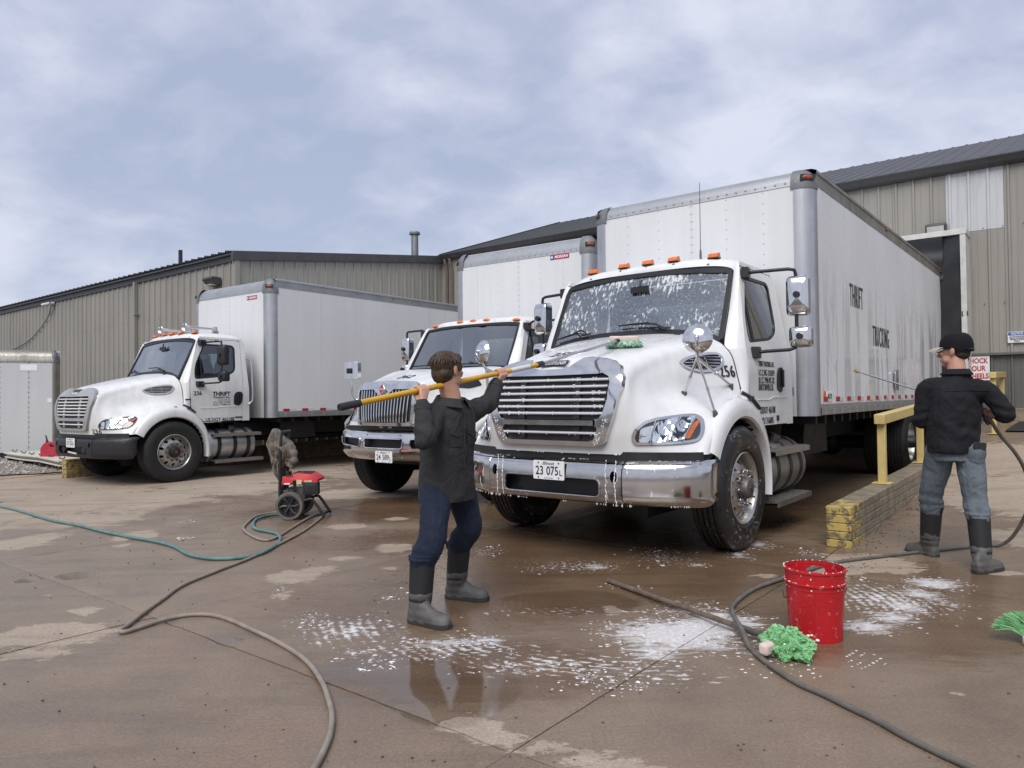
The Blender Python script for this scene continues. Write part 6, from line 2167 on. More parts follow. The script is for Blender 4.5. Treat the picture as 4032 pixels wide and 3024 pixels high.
M['stone'] = simple('gravel_stone', (.42, .39, .35), .85, 0, .5, 9)


def at(x, y, dz=0.0):
    return Vector((x, y, gz(x, y) + dz))


def bristles(mb, base, dirs, ln, n, spread, rr, wid=.006, sag=.35):
    """tufts as thin tapered blades; base(u) a point, dirs(u) a direction"""
    for i in range(n):
        u = (rr.random(), rr.random())
        p, d = Vector(base(*u)), Vector(dirs(*u))
        d = (d + Vector((rr.gauss(0, spread), rr.gauss(0, spread), rr.gauss(0, spread)))).normalized()
        L_ = ln * rr.uniform(.75, 1.1)
        q = d.orthogonal().normalized()
        q = (Matrix.Rotation(rr.uniform(0, 6.28), 3, d) @ q) * wid
        m = p + d * L_ * .55
        e = p + d * L_ + Vector((0, 0, -sag * L_ * .3))
        mb.add([p + q, p - q, m + q * 1.2, m - q * 1.2, e + q * .6, e - q * .6], [(0, 1, 3, 2), (2, 3, 5, 4)])


def bucket():
    c = at(1.60, 3.91)
    t = thing('bucket', 'scuffed red plastic bucket with suds round its rim, on the wet concrete', 'bucket', c)
    hgt, r0, r1 = .37, .128, .148
    R = lambda z: lerp(r0, r1, z / hgt)
    # the torn hole below the rim on the far side
    ha = radians(-100)
    hole = []
    rr = random.Random(5)
    for k in range(14):
        a = 2 * pi * k / 14
        hole.append((pi + .03 + .36 * cos(a) * rr.uniform(.8, 1.1), .317 + .026 * sin(a) * rr.uniform(.8, 1.15)))
    fm = lambda a, z: Vector((R(z) * sin(a + radians(202)), R(z) * cos(a + radians(202)), z))
    mb = MB()
    panel([(x * .13, y) for x, y in rect(0, .0, 2 * pi, hgt)], [[(x * .13, y) for x, y in hole]], lambda a, z: fm(a / .13, z), .004, .025, mb)
    g = []
    mb.lathe([(0, .006), (r0, .006), (r0, 0), (0, 0)], (0, 0, 0), (0, 0, 1), 40)
    mb.build('bucket_wall', M['bucket'], t, 50)
    for z, g_, h in ((.366, .009, .012), (.300, .012, .010), (.272, .006, .008)):
        r = R(z)
        MB().lathe([(r - .003, z - h), (r + g_, z - h + .003), (r + g_, z), (r - .002, z + .004)], (0, 0, 0), (0, 0, 1), 48).build('rim_ring', M['bucket'], t, 50)
    MB().tube(cr([(-.158, 0, .285), (-.175, -.01, .24), (-.14, -.10, .19), (0, -.0 + .155 * 0 - .168, .165), (.14, -.10, .19), (.175, -.01, .24), (.158, 0, .285)], 6) if False else cr([(-.156, .01, .288), (-.172, .0, .262), (-.168, .0, .225), (-.148, .03, .20), (-.06, .155, .185), (.06, .155, .185), (.150, .05, .20), (.17, .01, .24), (.157, .01, .288)], 6), .0028, 6).build('wire_handle', M['steel_dirty'], t)
    f = MB()
    for k in range(110):
        a = rr.uniform(0, 2 * pi); z = rr.choice([.37, .37, .302, .302, .275, rr.uniform(.2, .36), rr.uniform(0.1, .3)])
        s = rr.uniform(.0015, .004)
        r = R(z) + (.008 if z > .26 else .0005)
        f.ell((r * cos(a), r * sin(a), z), (s, s, s * rr.uniform(.5, 1.6)), 6, 4)
    f.build('soap_suds', M['foam'], t)['kind'] = 'stuff'
    return t


bucket()


def hose(label, P, m, r, lift=None):
    pts = [Vector((p[0], p[1], (gz(p[0], p[1]) + r) if len(p) == 2 else p[2])) for p in P]
    C = cr([tuple(p) for p in pts], 5)
    C = [(x, y, max(z, gz(x, y) + r * .95)) for x, y, z in C]
    t = thing('hose', label, 'hose', (0, 0, 0), 0, 'hoses lying across the yard')
    MB().tube(C, r, 9).build('tube', M[m], t, 60)
    return t, C


H1 = [(-2.50, 8.36, .10), (-2.74, 8.45), (-2.87, 8.18), (-2.78, 7.61), (-2.69, 7.31), (-2.49, 6.96), (-2.28, 6.71), (-2.21, 6.85), (-2.22, 7.35), (-2.23, 7.97), (-2.2, 8.25), (-2.14, 8.22), (-2.09, 7.96), (-2.05, 7.2), (-2.07, 6.7), (-2.1, 6.31), (-2.14, 5.92), (-2.23, 5.5), (-2.3, 5.1), (-2.27, 4.75), (-2.24, 4.42), (-2.21, 4.2), (-2.2, 4.1), (-2.16, 4.08), (-2.11, 4.17), (-2.05, 4.29), (-1.95, 4.38), (-1.81, 4.38), (-1.65, 4.27), (-1.45, 4.08), (-1.28, 3.91), (-1.12, 3.73), (-0.99, 3.55), (-0.87, 3.32), (-0.79, 3.12), (-0.74, 2.97), (-0.71, 2.82), (-0.7, 2.7), (-0.7, 2.55), (-.72, 2.2), (-.6, 1.8)]
hose('pale grey hose looped beside the pressure washer and running to the foreground', H1, 'hose_grey', .0125)
H2 = [(-9.5, 11.6), (-7.6, 10.3), (-6.7, 9.57), (-6.11, 9.08), (-5.21, 8.25), (-4.62, 7.8), (-4.16, 7.4), (-3.71, 7.04), (-3.33, 6.77), (-3.02, 6.5), (-2.73, 6.14), (-2.55, 5.99), (-2.41, 5.93), (-2.25, 5.94), (-2.12, 6.06), (-2.09, 6.26), (-2.1, 6.53), (-2.15, 6.76), (-2.26, 7.01), (-2.41, 7.16), (-2.56, 7.3), (-2.67, 7.52), (-2.78, 7.92), (-2.74, 8.2), (-2.62, 8.30), (-2.5, 8.33, .11)]
hose('faded green garden hose running from the left edge to the pressure washer', [(p[0], p[1]) if len(p) == 2 else p for p in H2], 'hose_green', .0155)
H3 = [(3.56, 5.46, 1.09), (3.64, 5.47, .97), (3.76, 5.48, .83), (3.87, 5.53, .68), (3.955, 5.6, .496), (3.98, 5.72, .30), (3.95, 5.86, .10), (3.84, 5.97, .016), (3.65, 5.93), (3.4, 5.87), (2.94, 5.75), (2.53, 5.6), (2.24, 5.41), (1.9, 5.12), (1.61, 4.86), (1.43, 4.63), (1.32, 4.44), (1.26, 4.26), (1.22, 4.08), (1.2, 3.89), (1.185, 3.71), (1.19, 3.55), (1.21, 3.41), (1.25, 3.24), (1.31, 3.12), (1.36, 2.99), (1.41, 2.87), (1.44, 2.76), (1.48, 2.65), (1.53, 2.54), (1.7, 2.2), (2.0, 1.8)]
H3 = [p if len(p) == 3 else ((p[0], p[1], gz(*p) + .052) if 1.15 < p[0] < 1.27 and 3.8 < p[1] < 4.3 else p) for p in H3]
hose('dark grey pressure hose hanging from the spray gun and curling round the red bucket', H3, 'hose_dark', .0135)


def fallen_brush():
    t = thing('wash_brush', 'green wash brush on a brown pole lying in suds beside the red bucket', 'brush')
    a, b = at(.65, 5.06, .018), at(1.27, 3.82, .045)
    MB().tube([a, lerp(a, b, .5), b], .016, 10).build('pole', M['wood_pole'], t)
    e = lerp(a, b, 1.09)
    MB().tube([lerp(a, b, .86), e], .0175, 10).build('pole_sleeve', M['steel_dirty'], t)
    c = Vector((1.33, 3.66, 0))
    ax = Vector((.55, -.83, 0)).normalized(); sd_ = Vector((.83, .55, 0))
    MB().box(c + Vector((-.055, -.03, .05)), (.05, .20, .06), Matrix.Rotation(atan2(ax.y, ax.x) + .1, 3, 'Z')).build('block', M['brush_block'], t, bevel=.015)
    rr = random.Random(4)
    mb = MB()
    # limp wet bristle lying in clumps over a lumpy heap
    hub = c + ax * .02 + Vector((0, 0, .035))
    def heap(u, v):
        n = Vector((cos(u) * cos(v), sin(u) * cos(v), sin(v)))
        q = 1 + .30 * mnoise.noise(n * 2.6) + .22 * mnoise.noise(n * 6.0)
        return hub + ax * (n.x * .115 * q) + sd_ * (n.y * .095 * q) + Vector((0, 0, n.z * .075 * q))
    mb.grid([[heap(2 * pi * i / 40, v) for i in range(41)] for v in np.linspace(-.5, pi / 2, 16)])
    for q in range(150):
        u, v = rr.uniform(0, 2 * pi), rr.uniform(-.2, 1.45)
        d0 = rr.uniform(-.6, .6)
        for k in range(12):
            uu, vv = u + rr.gauss(0, .10), v + rr.gauss(0, .08)
            P = [heap(uu + d0 * .25 * w, vv - .16 * w) + (heap(uu, vv) - hub).normalized() * (.004 + .012 * sin(w * 1.5)) for w in range(3)]
            P[-1].z = max(P[-1].z, .004)
            mb.tube(P, [.0034, .003, .0012], 4, cap=False)
    mb.build('bristle', M['bristle'], t, 0, fix=False)['kind'] = 'stuff'
    f = MB()
    for k in range(60):
        p = c + ax * rr.uniform(-.08, .12) + sd_ * rr.uniform(-.1, .14)
        s = rr.uniform(.005, .013)
        f.ell(p + Vector((0, 0, rr.uniform(.02, .10))), (s, s, s * .6), 6, 4)
    f.build('soap_suds', M['foam'], t)['kind'] = 'stuff'


fallen_brush()


def edge_brush():
    c = at(2.63, 3.83)
    t = thing('wash_brush', 'clean green brush head with a pale block, cut by the right edge of the photo', 'brush', c)
    rr = random.Random(8)
    MB().box((.045, -.09, .03), (.22, .05, .055), Matrix.Rotation(.35, 3, 'Z')).build('block', M['brush_block'], t, bevel=.014)
    mb = MB()
    for q in range(40):
        u0 = q / 39
        o = Vector((lerp(-.03, .16, u0), -.08 + .05 * u0, .045))
        d0 = Vector((lerp(-.75, .5, u0), .45, lerp(.30, 1.0, rr.random())))
        bristles(mb, lambda u, v: o + Vector(((u - .5) * .03, (v - .5) * .03, 0)), lambda u, v: d0.normalized(), .14, 120, .06, rr, .0013, .6)
    mb.build('bristle', M['bristle'], t, 0, fix=False)['kind'] = 'stuff'


edge_brush()


def pressure_washer():
    t = thing('pressure_washer', 'red and black wheeled pressure washer in front of the number 236 truck', 'pressure washer', at(-2.42, 8.14))
    for y in (-.2, .2):
        w = bpy.data.objects.new('wheel', None); COL.objects.link(w); w.parent = t; w.location = (0, y, .152)
        s = -1 if y < 0 else 1
        ax = (0, s, 0)
        MB().lathe([(.118, -.035), (.145, -.035), (.152, -.022), (.152, .022), (.145, .035), (.118, .035), (.118, -.035)], (0, 0, 0), ax, 40).build('tyre', M['hose_dark'], w, 40)
        hb = MB().lathe([(.119, .022), (.10, .026), (.095, .015)], (0, 0, 0), ax, 40)
        hb.lathe([(0, .02), (.03, .02), (.034, .0)], (0, 0, 0), ax, 16)
        hb.lathe([(0, -.005), (.119, -.005)], (0, 0, 0), ax, 32)
        hb.build('hub', M['black'], w, 40)
        for k in range(6):
            a = 2 * pi * k / 6
            MB().tube([(.03 * cos(a), s * .012, .03 * sin(a)), (.075 * cos(a), s * .018, .075 * sin(a)), (.112 * cos(a + .2), s * .014, .112 * sin(a + .2))], [.012, .014, .016], 6).build('spoke', M['black'], w)
        MB().ell((0, s * .024, 0), (.008, .006, .008), 8, 6).build('axle_cap', M['steel_dirty'], w)
    fr = MB()
    for y in (-.14, .14):
        fr.tube(cr([(-.10, y, .95), (-.118, y, .80), (-.125, y, .5), (-.125, y, .22), (-.06, y, .195), (.12, y, .195), (.20, y, .215), (.245, y, .19), (.36, y, .022)], 5), .0155, 8)
    fr.tube([(-.10, -.14, .95), (-.10, .14, .95)], .0155, 8)
    fr.tube([(0, -.2, .152), (0, .2, .152)], .012, 8).box((0, 0, .19), (.26, .26, .02)).tube([(.34, -.14, .05), (.34, .14, .05)], .0155, 8)
    fr.build('frame', M['black'], t)
    MB().box((.08, -.01, .30), (.13, .2, .2)).box((-.03, 0, .27), (.10, .16, .12)).build('engine_block', M['steel_dirty'], t, bevel=.012)
    mb = MB()
    o = rpoly([(-.10, .375), (.0, .372), (.005, .40), (.285, .402), (.292, .43), (.20, .485), (.06, .50), (-.01, .478), (-.10, .462)], [.012] * 9, 3)
    panel(o, [], lambda a, b: Vector((a, -.15 + .03 * sstep(.42, .5, b), b)), .29, None, mb, nrm=(0, -1, 0))
    sh = mb.build('engine_shroud', M['red_plastic'], t, 40, bevel=.014, seg=3)
    for k in range(3):
        MB().box((.02 + .10 * 0 + .085, -.10 + .09 * k, .4965), (.19, .025, .01), Matrix.Rotation(.02, 3, 'Y')).build('air_slot', M['black'], sh)
    for x in (-.065, -.045, -.025, -.005):
        MB().box((x + .01, -.134, .472), (.008, .02, .02), Matrix.Rotation(-.4, 3, 'Y')).build('air_slot', M['black'], sh)
    MB().cyl((-.065, -.05, .465), (-.065, -.05, .515), .042, None, 18).build('fuel_cap', M['black'], t, bevel=.005)
    MB().box((.215, -.13, .335), (.165, .09, .135)).box((.215, -.178, .335), (.12, .01, .09)).build('muffler', M['black'], t, bevel=.016)
    MB().box((.09, -.163, .405), (.056, .004, .046)).build('label', M['label_cream'], t)
    MB().box((.085, -.125, .365), (.07, .004, .022)).build('label', M['plate'], t)
    MB().box((-.045, -.152, .386), (.06, .004, .014)).build('label', M['plate'], t)
    for x in (.16, .19, .215):
        MB().box((x, -.156, .413), (.024, .004, .022)).build('label', M['label_cream'], t)
    MB().cyl((.035, -.16, .26), (.035, -.16, .41), .014, None, 10).ell((.035, -.162, .42), (.02, .02, .012), 10, 6).build('dipstick', M['black'], t)
    MB().box((-.08, 0, .25), (.06, .18, .12)).cyl((-.07, -.09, .2), (-.07, -.16, .12), .022).build('pump', M['steel_dirty'], t, bevel=.008)
    return t


pressure_washer()


def m_camo():
    t = NT('camouflage_cloth')
    v = t.coord((1, 1, .8))
    a = t.noise(v, 9, 5, .7, .6); b = t.noise(t.coord(loc=(3, 1, 2)), 22, 4, .7, .5)
    c = t.ramp(a, [(.36, (.028, .024, .019)), (.46, (.10, .085, .062)), (.56, (.17, .15, .125)), (.68, (.075, .055, .036))])
    c = t.mix(t.ramp(b, [(.56, 0.0), (.62, .8)]), c, (.22, .14, .085))
    t.set(Base_Color=c, Roughness=.85, Sheen_Weight=.15)
    t.set(Normal=t.bump(t.noise(t.coord((1, 1, .4)), 26, 4), .5, .02))
    return t.m


M['camo'] = m_camo()


def jacket():
    c = at(-2.42, 8.14)
    t = thing('jacket', 'camouflage jacket draped over the handle of the pressure washer', 'jacket', c)
    LV = [(.985, -.228, -.212, .03), (.955, -.245, -.182, .10), (.88, -.290, -.12, .15), (.83, -.310, -.045, .15), (.77, -.29, -.005, .17), (.72, -.275, .012, .16), (.66, -.262, .0, .14), (.61, -.255, -.045, .13), (.55, -.245, -.10, .12), (.48, -.215, -.112, .11), (.40, -.17, -.112, .09), (.30, -.16, -.112, .085), (.20, -.165, -.11, .08)]
    rows = []
    n = 48
    for z, xl, xr, d in cr([tuple(q) for q in LV], 5):
        row = []
        for k in range(n + 1):
            a = 2 * pi * k / n
            cx, w = (xl + xr) / 2, (xr - xl) / 2
            f = 1 + .30 * (1 - 2 * abs(((5 * a / (2 * pi) + .8 * z) % 1) - .5) * 2 * .8) * (1 if w > .04 else .3) + .14 * sin(11 * a - 14 * z)
            q = mnoise.noise(Vector((cos(a) * 2.5, sin(a) * 2.5, z * 13))) * .028
            row.append((cx + w * cos(a) * (1 + .06 * sin(9 * a + 20 * z)) + q * .4, d * .75 * sin(a) * f + q, z + .012 * sin(3 * a) * (1 if z < .95 else 0)))
        row[-1] = row[0]
        rows.append(row)
    MB().grid(rows).build('cloth', M['camo'], t, 70)
    # one sleeve hangs loose on the right
    P = [(-.07, -.06, .80), (-.01, -.08, .72), (.005, -.09, .64), (-.03, -.08, .58)]
    MB().tube(cr(P, 4), [.05 + .012 * sin(k * 1.7) for k in range(13)], 12).build('sleeve', M['camo'], t, 70)


jacket()


def gas_can():
    x, y = -9.72, 15.42
    t = thing('fuel_can', 'red plastic fuel can with a black spout standing on the cream panels', 'fuel can', (x, y, gz(x, y) + .215), .25)
    mb = MB()
    o = rpoly([(-.165, 0), (.165, 0), (.170, .19), (.10, .30), (.02, .325), (-.05, .325), (-.10, .30), (-.165, .21)], [.03, .03, .04, .03, .02, .02, .02, .04], 3)
    panel(o, [rpoly([(.0, .235), (.10, .215), (.085, .265), (.01, .285)], .015, 3)], lambda a, b: Vector((a, -.12, b)), .24, None, mb, nrm=(0, -1, 0))
    mb.build('can_body', M['can_red'], t, 40, bevel=.022, seg=3)
    MB().box((.03, -.122, .11), (.15, .006, .11)).build('raised_panel', M['can_red'], t, bevel=.003)
    MB().cyl((-.075, 0, .315), (-.078, 0, .345), .03, None, 12).tube([(-.078, 0, .34), (-.085, 0, .40), (-.105, 0, .47)], [.02, .015, .011], 8).build('spout', M['black'], t)


def panel_stack():
    A, Bv = Vector((-8.90, 14.42, 0)), Vector((-11.95, 17.25, 0))
    d = (Bv - A).normalized(); n = Vector((-d.y, d.x, 0)) * -1
    L_ = (Bv - A).length
    t = thing('panel_stack', 'stack of cream door panels lying on the ground by the trailer, under the fuel can', 'panel stack', (A.x, A.y, gz(A.x, A.y)))
    for k, (z, o) in enumerate(((.10, .0), (.145, .04), (.19, -.02))):
        m = 3
        for i in range(m):
            a0, a1 = L_ * i / m + .008, L_ * (i + 1) / m - .008
            P = []
            for dz in (0, .032):
                for (u, v) in ((a0, -.02 + o), (a1, -.02 + o), (a1, 1.25 + o), (a0, 1.25 + o)):
                    q = d * u + n * v
                    P.append((q.x, q.y, z + dz + .02 * sin(u * 1.3)))
            MB().hexa(P).build('door_panel', M['panel_cream'], t, bevel=.006)
            if k == 2:
                for u in (.25, .8):
                    q = d * lerp(a0, a1, u) + n * .12
                    MB().box((q.x, q.y, z + .045), (.16, .03, .02), Matrix.Rotation(atan2(d.y, d.x), 3, 'Z')).cyl((q.x - .05, q.y, z + .05), (q.x - .05, q.y, z + .085), .012).cyl((q.x + .05, q.y, z + .05), (q.x + .05, q.y, z + .085), .012).build('hinge', M['steel_dirty'], t)
    for u in (.15, L_ * .35, L_ * .65, L_ - .2):
        q = d * u
        MB().box((q.x + n.x * .6, q.y + n.y * .6, .045), (.10, 1.2, .09), Matrix.Rotation(atan2(n.y, n.x) - pi / 2, 3, 'Z')).build('skid', M['wood_dark'], t)


panel_stack()
gas_can()


def trailer():
    # shuttered box body standing on the ground at the left edge
    x1, y0 = -11.42, 18.35
    t = thing('box_trailer', 'weathered grey box trailer standing at the left edge, cut by the photo', 'trailer', (x1, y0, -.085), radians(24))
    Wd, H, D_ = 3.6, 2.68, .42
    e = np.linspace(0, -Wd + .0, 7)
    for a, b in zip(e[:-1], e[1:]):
        a2 = a - (.06 if a == 0 else 0)
        MB().box(((a2 + b) / 2, .012, (H - .30) / 2 + .1), (a2 - b - .004, .024, H - .30 - .1)).build('front_panel', M['trailer'], t, bevel=.002)
    rv = MB()
    for x in e[1:]:
        for dx_ in (-.014, .014): rivet_line(rv, (x + dx_, 0, .15), (x + dx_, 0, H - .32), .12, (0, -1, 0), .012, .006)
    rivet_line(rv, (0, -.012, H - .285), (-Wd, -.012, H - .285), .115, (0, -1, 0), .016, .01)
    rivet_line(rv, (-.07, 0, .2), (-.07, 0, H - .32), .09, (0, -1, 0), .009, .005)
    rv.build('rivet', M['alu_dirty'], t, 0, fix=False)['kind'] = 'stuff'
    P = [(-.012, H - .31), (-.012, H - .24)] + [(.22 - .225 * cos(pi / 2 * k / 8), H - .22 + .22 * sin(pi / 2 * k / 8)) for k in range(9)] + [(D_, H)]
    MB().grid([[(x, y, z) for y, z in P] for x in (-.08, -Wd)]).build('top_rail', M['alu_dirty'], t, 50)
    P = [(-.08, -.008)] + [(-.10 + .112 * sin(pi / 2 * k / 6), .10 - .112 * cos(pi / 2 * k / 6)) for k in range(7)] + [(.012, D_)]
    MB().grid([[(x, y, z) for x, y in P] for z in (.05, H - .30)]).build('corner_post', M['alu_dirty'], t, 50)
    rows = [[(x * 1.0, y, H - .33) for x, y in P], [(x + .004, y, H - .30) for x, y in P]]
    for k in range(1, 7):
        a = pi / 2 * k / 6
        rows.append([(lerp(x, -.2, .75 * (1 - cos(a))), lerp(y, .22, (1 - cos(a)) if y < .22 else 0), H - .23 + .235 * sin(a)) for x, y in P])
    MB().grid(rows).build('corner_cap', M['cap'], t, 50)
    mb = MB()
    mb.add([(0, D_, 0), (0, .1, 0), (0, .1, H - .05), (0, D_, H - .05)], [(0, 1, 2, 3)])
    mb.add([(0, D_, 0), (-Wd, D_, 0), (-Wd, D_, H), (0, D_, H)], [(0, 1, 2, 3)])
    mb.add([(-Wd, .02, 0), (-Wd, D_, 0), (-Wd, D_, H), (-Wd, .02, H)], [(0, 1, 2, 3)])
    mb.build('rear_wall', M['trailer'], t)
    MB().box((-Wd / 2, .04, .05), (Wd, .08, .12)).build('bottom_rail', M['frame'], t)
    MB().box((-.60, -.004, H - .44), (.36, .006, .15)).build('old_label', M['plate'], t)
    MB().box((-.155, -.004, 1.42), (.10, .006, .10)).build('small_plate', M['plate'], t)


trailer()


def gravel():
    rr = random.Random(2)
    O = [(-8.75, 14.25), (-9.7, 13.75), (-11.0, 13.3), (-13, 12.8), (-17, 13), (-18, 20), (-13.5, 20.5), (-11, 18.6), (-9.4, 16.2), (-8.7, 15.0)]
    O = cr(O, 5, True)
    v, F = fill2d([(p[0] + .05 * rr.gauss(0, 1), p[1] + .05 * rr.gauss(0, 1)) for p in O], [], .25)
    mb = MB().add([(x, y, gz(x, y) + .022 + .018 * mnoise.noise(Vector((x * 3, y * 3, 0)))) for x, y in v], F)
    tag(mb.build('gravel_bed', M['gravel'], None, 60), kind='structure')
    st = MB()
    k = 0
    while k < 1500:
        x, y = rr.uniform(-15, -8.6), rr.uniform(12.8, 18)
        if not inpoly(x, y, O): continue
        k += 1
        s = rr.uniform(.012, .05) * rr.choice((.6, .8, 1, 1))
        st.ell((x, y, gz(x, y) + .025 + s * .2), (s, s * rr.uniform(.6, 1), s * rr.uniform(.4, .7)), 6, 3, Matrix.Rotation(rr.uniform(0, 3), 3, 'Z'))
    tag(st.build('gravel_stones', M['stone'], None, 0, fix=False), kind='stuff', label='loose grey gravel stones beside the trailer')


gravel()


def grit():
    """pebbles and crumbs scattered on the slabs, more of them along the foot of the block wall"""
    rr = random.Random(9)
    a = MB()
    for k in range(240):
        y = 2.6 + 9 * rr.random() ** 1.6
        x = rr.uniform(-.75, .75) * y
        s = rr.uniform(.0025, .006) * (1 + .12 * y)
        if k % 19 == 0: s *= 1.5
        a.ell((x, y, gz(x, y) + s * .3), (s, s * rr.uniform(.6, 1), s * .55), 5, 3, None, 0 if rr.random() < .6 else 1)
    for k in range(500):
        u = rr.uniform(-.7, 5.5); v = abs(rr.gauss(0, .16))
        p = yard(-u, 1.885 + v)
        s = rr.uniform(.003, .009)
        a.ell((p.x, p.y, gz(p.x, p.y) + s * .3), (s, s * rr.uniform(.5, 1), s * .5), 5, 3, Matrix.Rotation(rr.uniform(0, 3), 3, 'Z'), 0)
    o = a.build('grit', [M['steel_dirty'], M['stone']], None, 0, fix=False)
    tag(o, kind='stuff', label='pebbles and crumbs of dirt scattered over the concrete')


grit()


def suds_on_ground():
    rr = random.Random(12)
    mb = MB()

    def blobby(x, y, s):
        n = rr.choice((7, 8, 9))
        h = s * rr.uniform(.12, .3)
        ph = rr.uniform(0, 6)
        el = rr.uniform(.9, 1.5)
        P0, P1 = [], []
        z = gz(x, y)
        for k in range(n):
            a = 2 * pi * k / n
            q = s * (1 + .35 * sin(2 * a + ph) + .2 * rr.uniform(-1, 1))
            P0.append((x + q * cos(a) * el, y + q * sin(a), z + .001))
            P1.append((x + q * cos(a) * el * .62, y + q * sin(a) * .62, z + .001 + h))
        o = P0 + P1 + [(x, y, z + .001 + h * 1.15)]
        mb.add(o, [(k, (k + 1) % n, n + (k + 1) % n, n + k) for k in range(n)] + [(n + k, n + (k + 1) % n, 2 * n) for k in range(n)])
    for (cx, cy, a, b, *_w) in FOAM:
        area = a * b
        for k in range(int(25 + 700 * area)):
            r = sqrt(rr.random()) * 1.12; t = rr.uniform(0, 2 * pi)
            x, y = cx + a * r * cos(t), cy + b * r * sin(t)
            d = mnoise.noise(Vector((x * 5, y * 7, 1.3)))
            d2 = mnoise.noise(Vector((x * 16, y * 26, 4.1)))
            if d * .6 + d2 < .06 + .35 * (r - .6): continue
            blobby(x, y, rr.choice((.002, .0025, .003, .003, .004, .005, .007)) * rr.uniform(.6, 1.1))
    for (cx, cy, a, b) in SPECK:
        for k in range(int(60 + 600 * a * b)):
            r = rr.random() ** .7; t = rr.uniform(0, 2 * pi)
            x, y = cx + a * r * cos(t), cy + b * r * sin(t)
            if mnoise.noise(Vector((x * 4, y * 4, 5.3))) < -.02: continue
            blobby(x, y, rr.choice((.0015, .002, .0025, .003, .003, .004, .007, .011)) * rr.uniform(.5, 1.0))
    # arcs the brush left in the suds
    for j in range(9):
        r0 = 1.05 + j * .042
        for k in range(70):
            if rr.random() < .45: continue
            a = lerp(radians(200), radians(320), k / 70) + rr.uniform(-.01, .01)
            x, y = .75 + r0 * 1.05 * cos(a), 4.45 + r0 * .95 * sin(a)
            if mnoise.noise(Vector((x * 3, y * 3, 2))) < .02: continue
            blobby(x, y, rr.choice((.003, .004, .006)))
    tag(mb.build('soap_suds', M['foam'], None, 50, fix=False), kind='stuff', label='white soap suds lying in patches and arcs on the wet concrete')


suds_on_ground()


def suds_on_truck():
    """drips and clots of suds on the nose of the near truck, parts of it"""
    t = truck_near
    bm = bmesh.new(); bm.from_mesh(hood_near.data); bvh = BVHTree.FromBMesh(bm)
    f = drape_map(bvh, 'x', 0)
    rr = random.Random(21)
    mb = MB()
    pl = [(0, 1.108), (.3, 1.104), (.55, 1.090), (.65, 1.079), (.75, 1.045), (.86, .995), (1.0, .92), (1.12, .835), (1.19, .755), (1.222, .69)]
    ya = [p[0] for p in pl]; xa = [p[1] for p in pl]
    bx = lambda y: float(np.interp(abs(y), ya, xa))
    clump = lambda v, q: mnoise.noise(Vector((v * q, q, 1.7)))
    for k in range(150):                     # hanging from the lower lip of the bumper
        y = rr.uniform(-1.15, 1.15)
        if clump(y, 6.0) < -.05: continue
        s = rr.uniform(.001, .0032)
        mb.ell((bx(y) - .02, y, .454 - s * .8), (s, s * rr.uniform(1, 1.6), s * rr.uniform(1.5, 5)), 6, 5)
    for k in range(150):                     # on the top lip
        y = rr.uniform(-1.15, 1.15)
        if clump(y, 5.0) < .0: continue
        s = rr.uniform(.0015, .004)
        mb.ell((bx(y) - .01, y, .797), (s * 1.3, s * 2.4, s * .7), 6, 4)
    for k in range(90):                      # along the lower edge of the nose
        y = rr.uniform(-1.0, 1.0)
        if clump(y, 7.0) < .0: continue
        s = rr.uniform(.0015, .0035)
        p = f(y, .845, .0)
        mb.ell(p + Vector((0, 0, -.008)), (s, s * 1.5, s * 1.4), 6, 4)
    for z in (1.42, 1.367, 1.314, 1.261, 1.209, 1.156, 1.001):
        for k in range(9):
            y = rr.choice((-.27, .27, -.46, .46, rr.uniform(-.48, .48))) + rr.gauss(0, .03)
            if abs(y) > .5: continue
            s = rr.uniform(.0018, .0045)
            mb.ell(f(y, z, .03) + Vector((0, 0, .008)), (s * 1.5, s * 3.4, s), 6, 4)
            mb.ell(f(y, z, .03) + Vector((.004, 0, -.012)), (s * .8, s, s * 1.6), 6, 4)
    for k in range(80):                      # round the grille frame
        u = rr.choice((-1, 1))
        z = rr.uniform(.92, 1.12)
        y = u * lerp(.44, .55, (z - .92) / .2) + rr.gauss(0, .015)
        s = rr.uniform(.0018, .0055)
        mb.ell(f(y, z, .045), (s * .6, s, s * 1.5), 6, 4)
    for yy in (-.555, .52, .60, -.50):       # long runs down the bumper
        z = .79
        y = yy
        while z > .47:
            s = rr.uniform(.002, .0055)
            mb.ell((bx(y) + .018 * (1 - ((z - .625) / .17) ** 2), y, z), (s * .6, s, s * 2.4), 6, 4)
            z -= s * rr.uniform(2, 5); y += rr.gauss(0, .0022)
    top = drape_map(bvh, 'z', 0)
    for k in range(420):                     # froth on the passenger side of the hood
        x, y = rr.uniform(.1, .95), rr.uniform(-.62, -.05)
        if mnoise.noise(Vector((x * 4, y * 4, 0))) + .45 * (-y - .25) < .05: continue
        s = rr.uniform(.002, .006)
        p = top(x, y)
        mb.ell(p, (s * 1.6, s * 1.3, s * .6), 6, 4)
    mb.build('soap_suds', M['foam'], t, 60, fix=False)['kind'] = 'stuff'
    bm.free()


suds_on_truck()


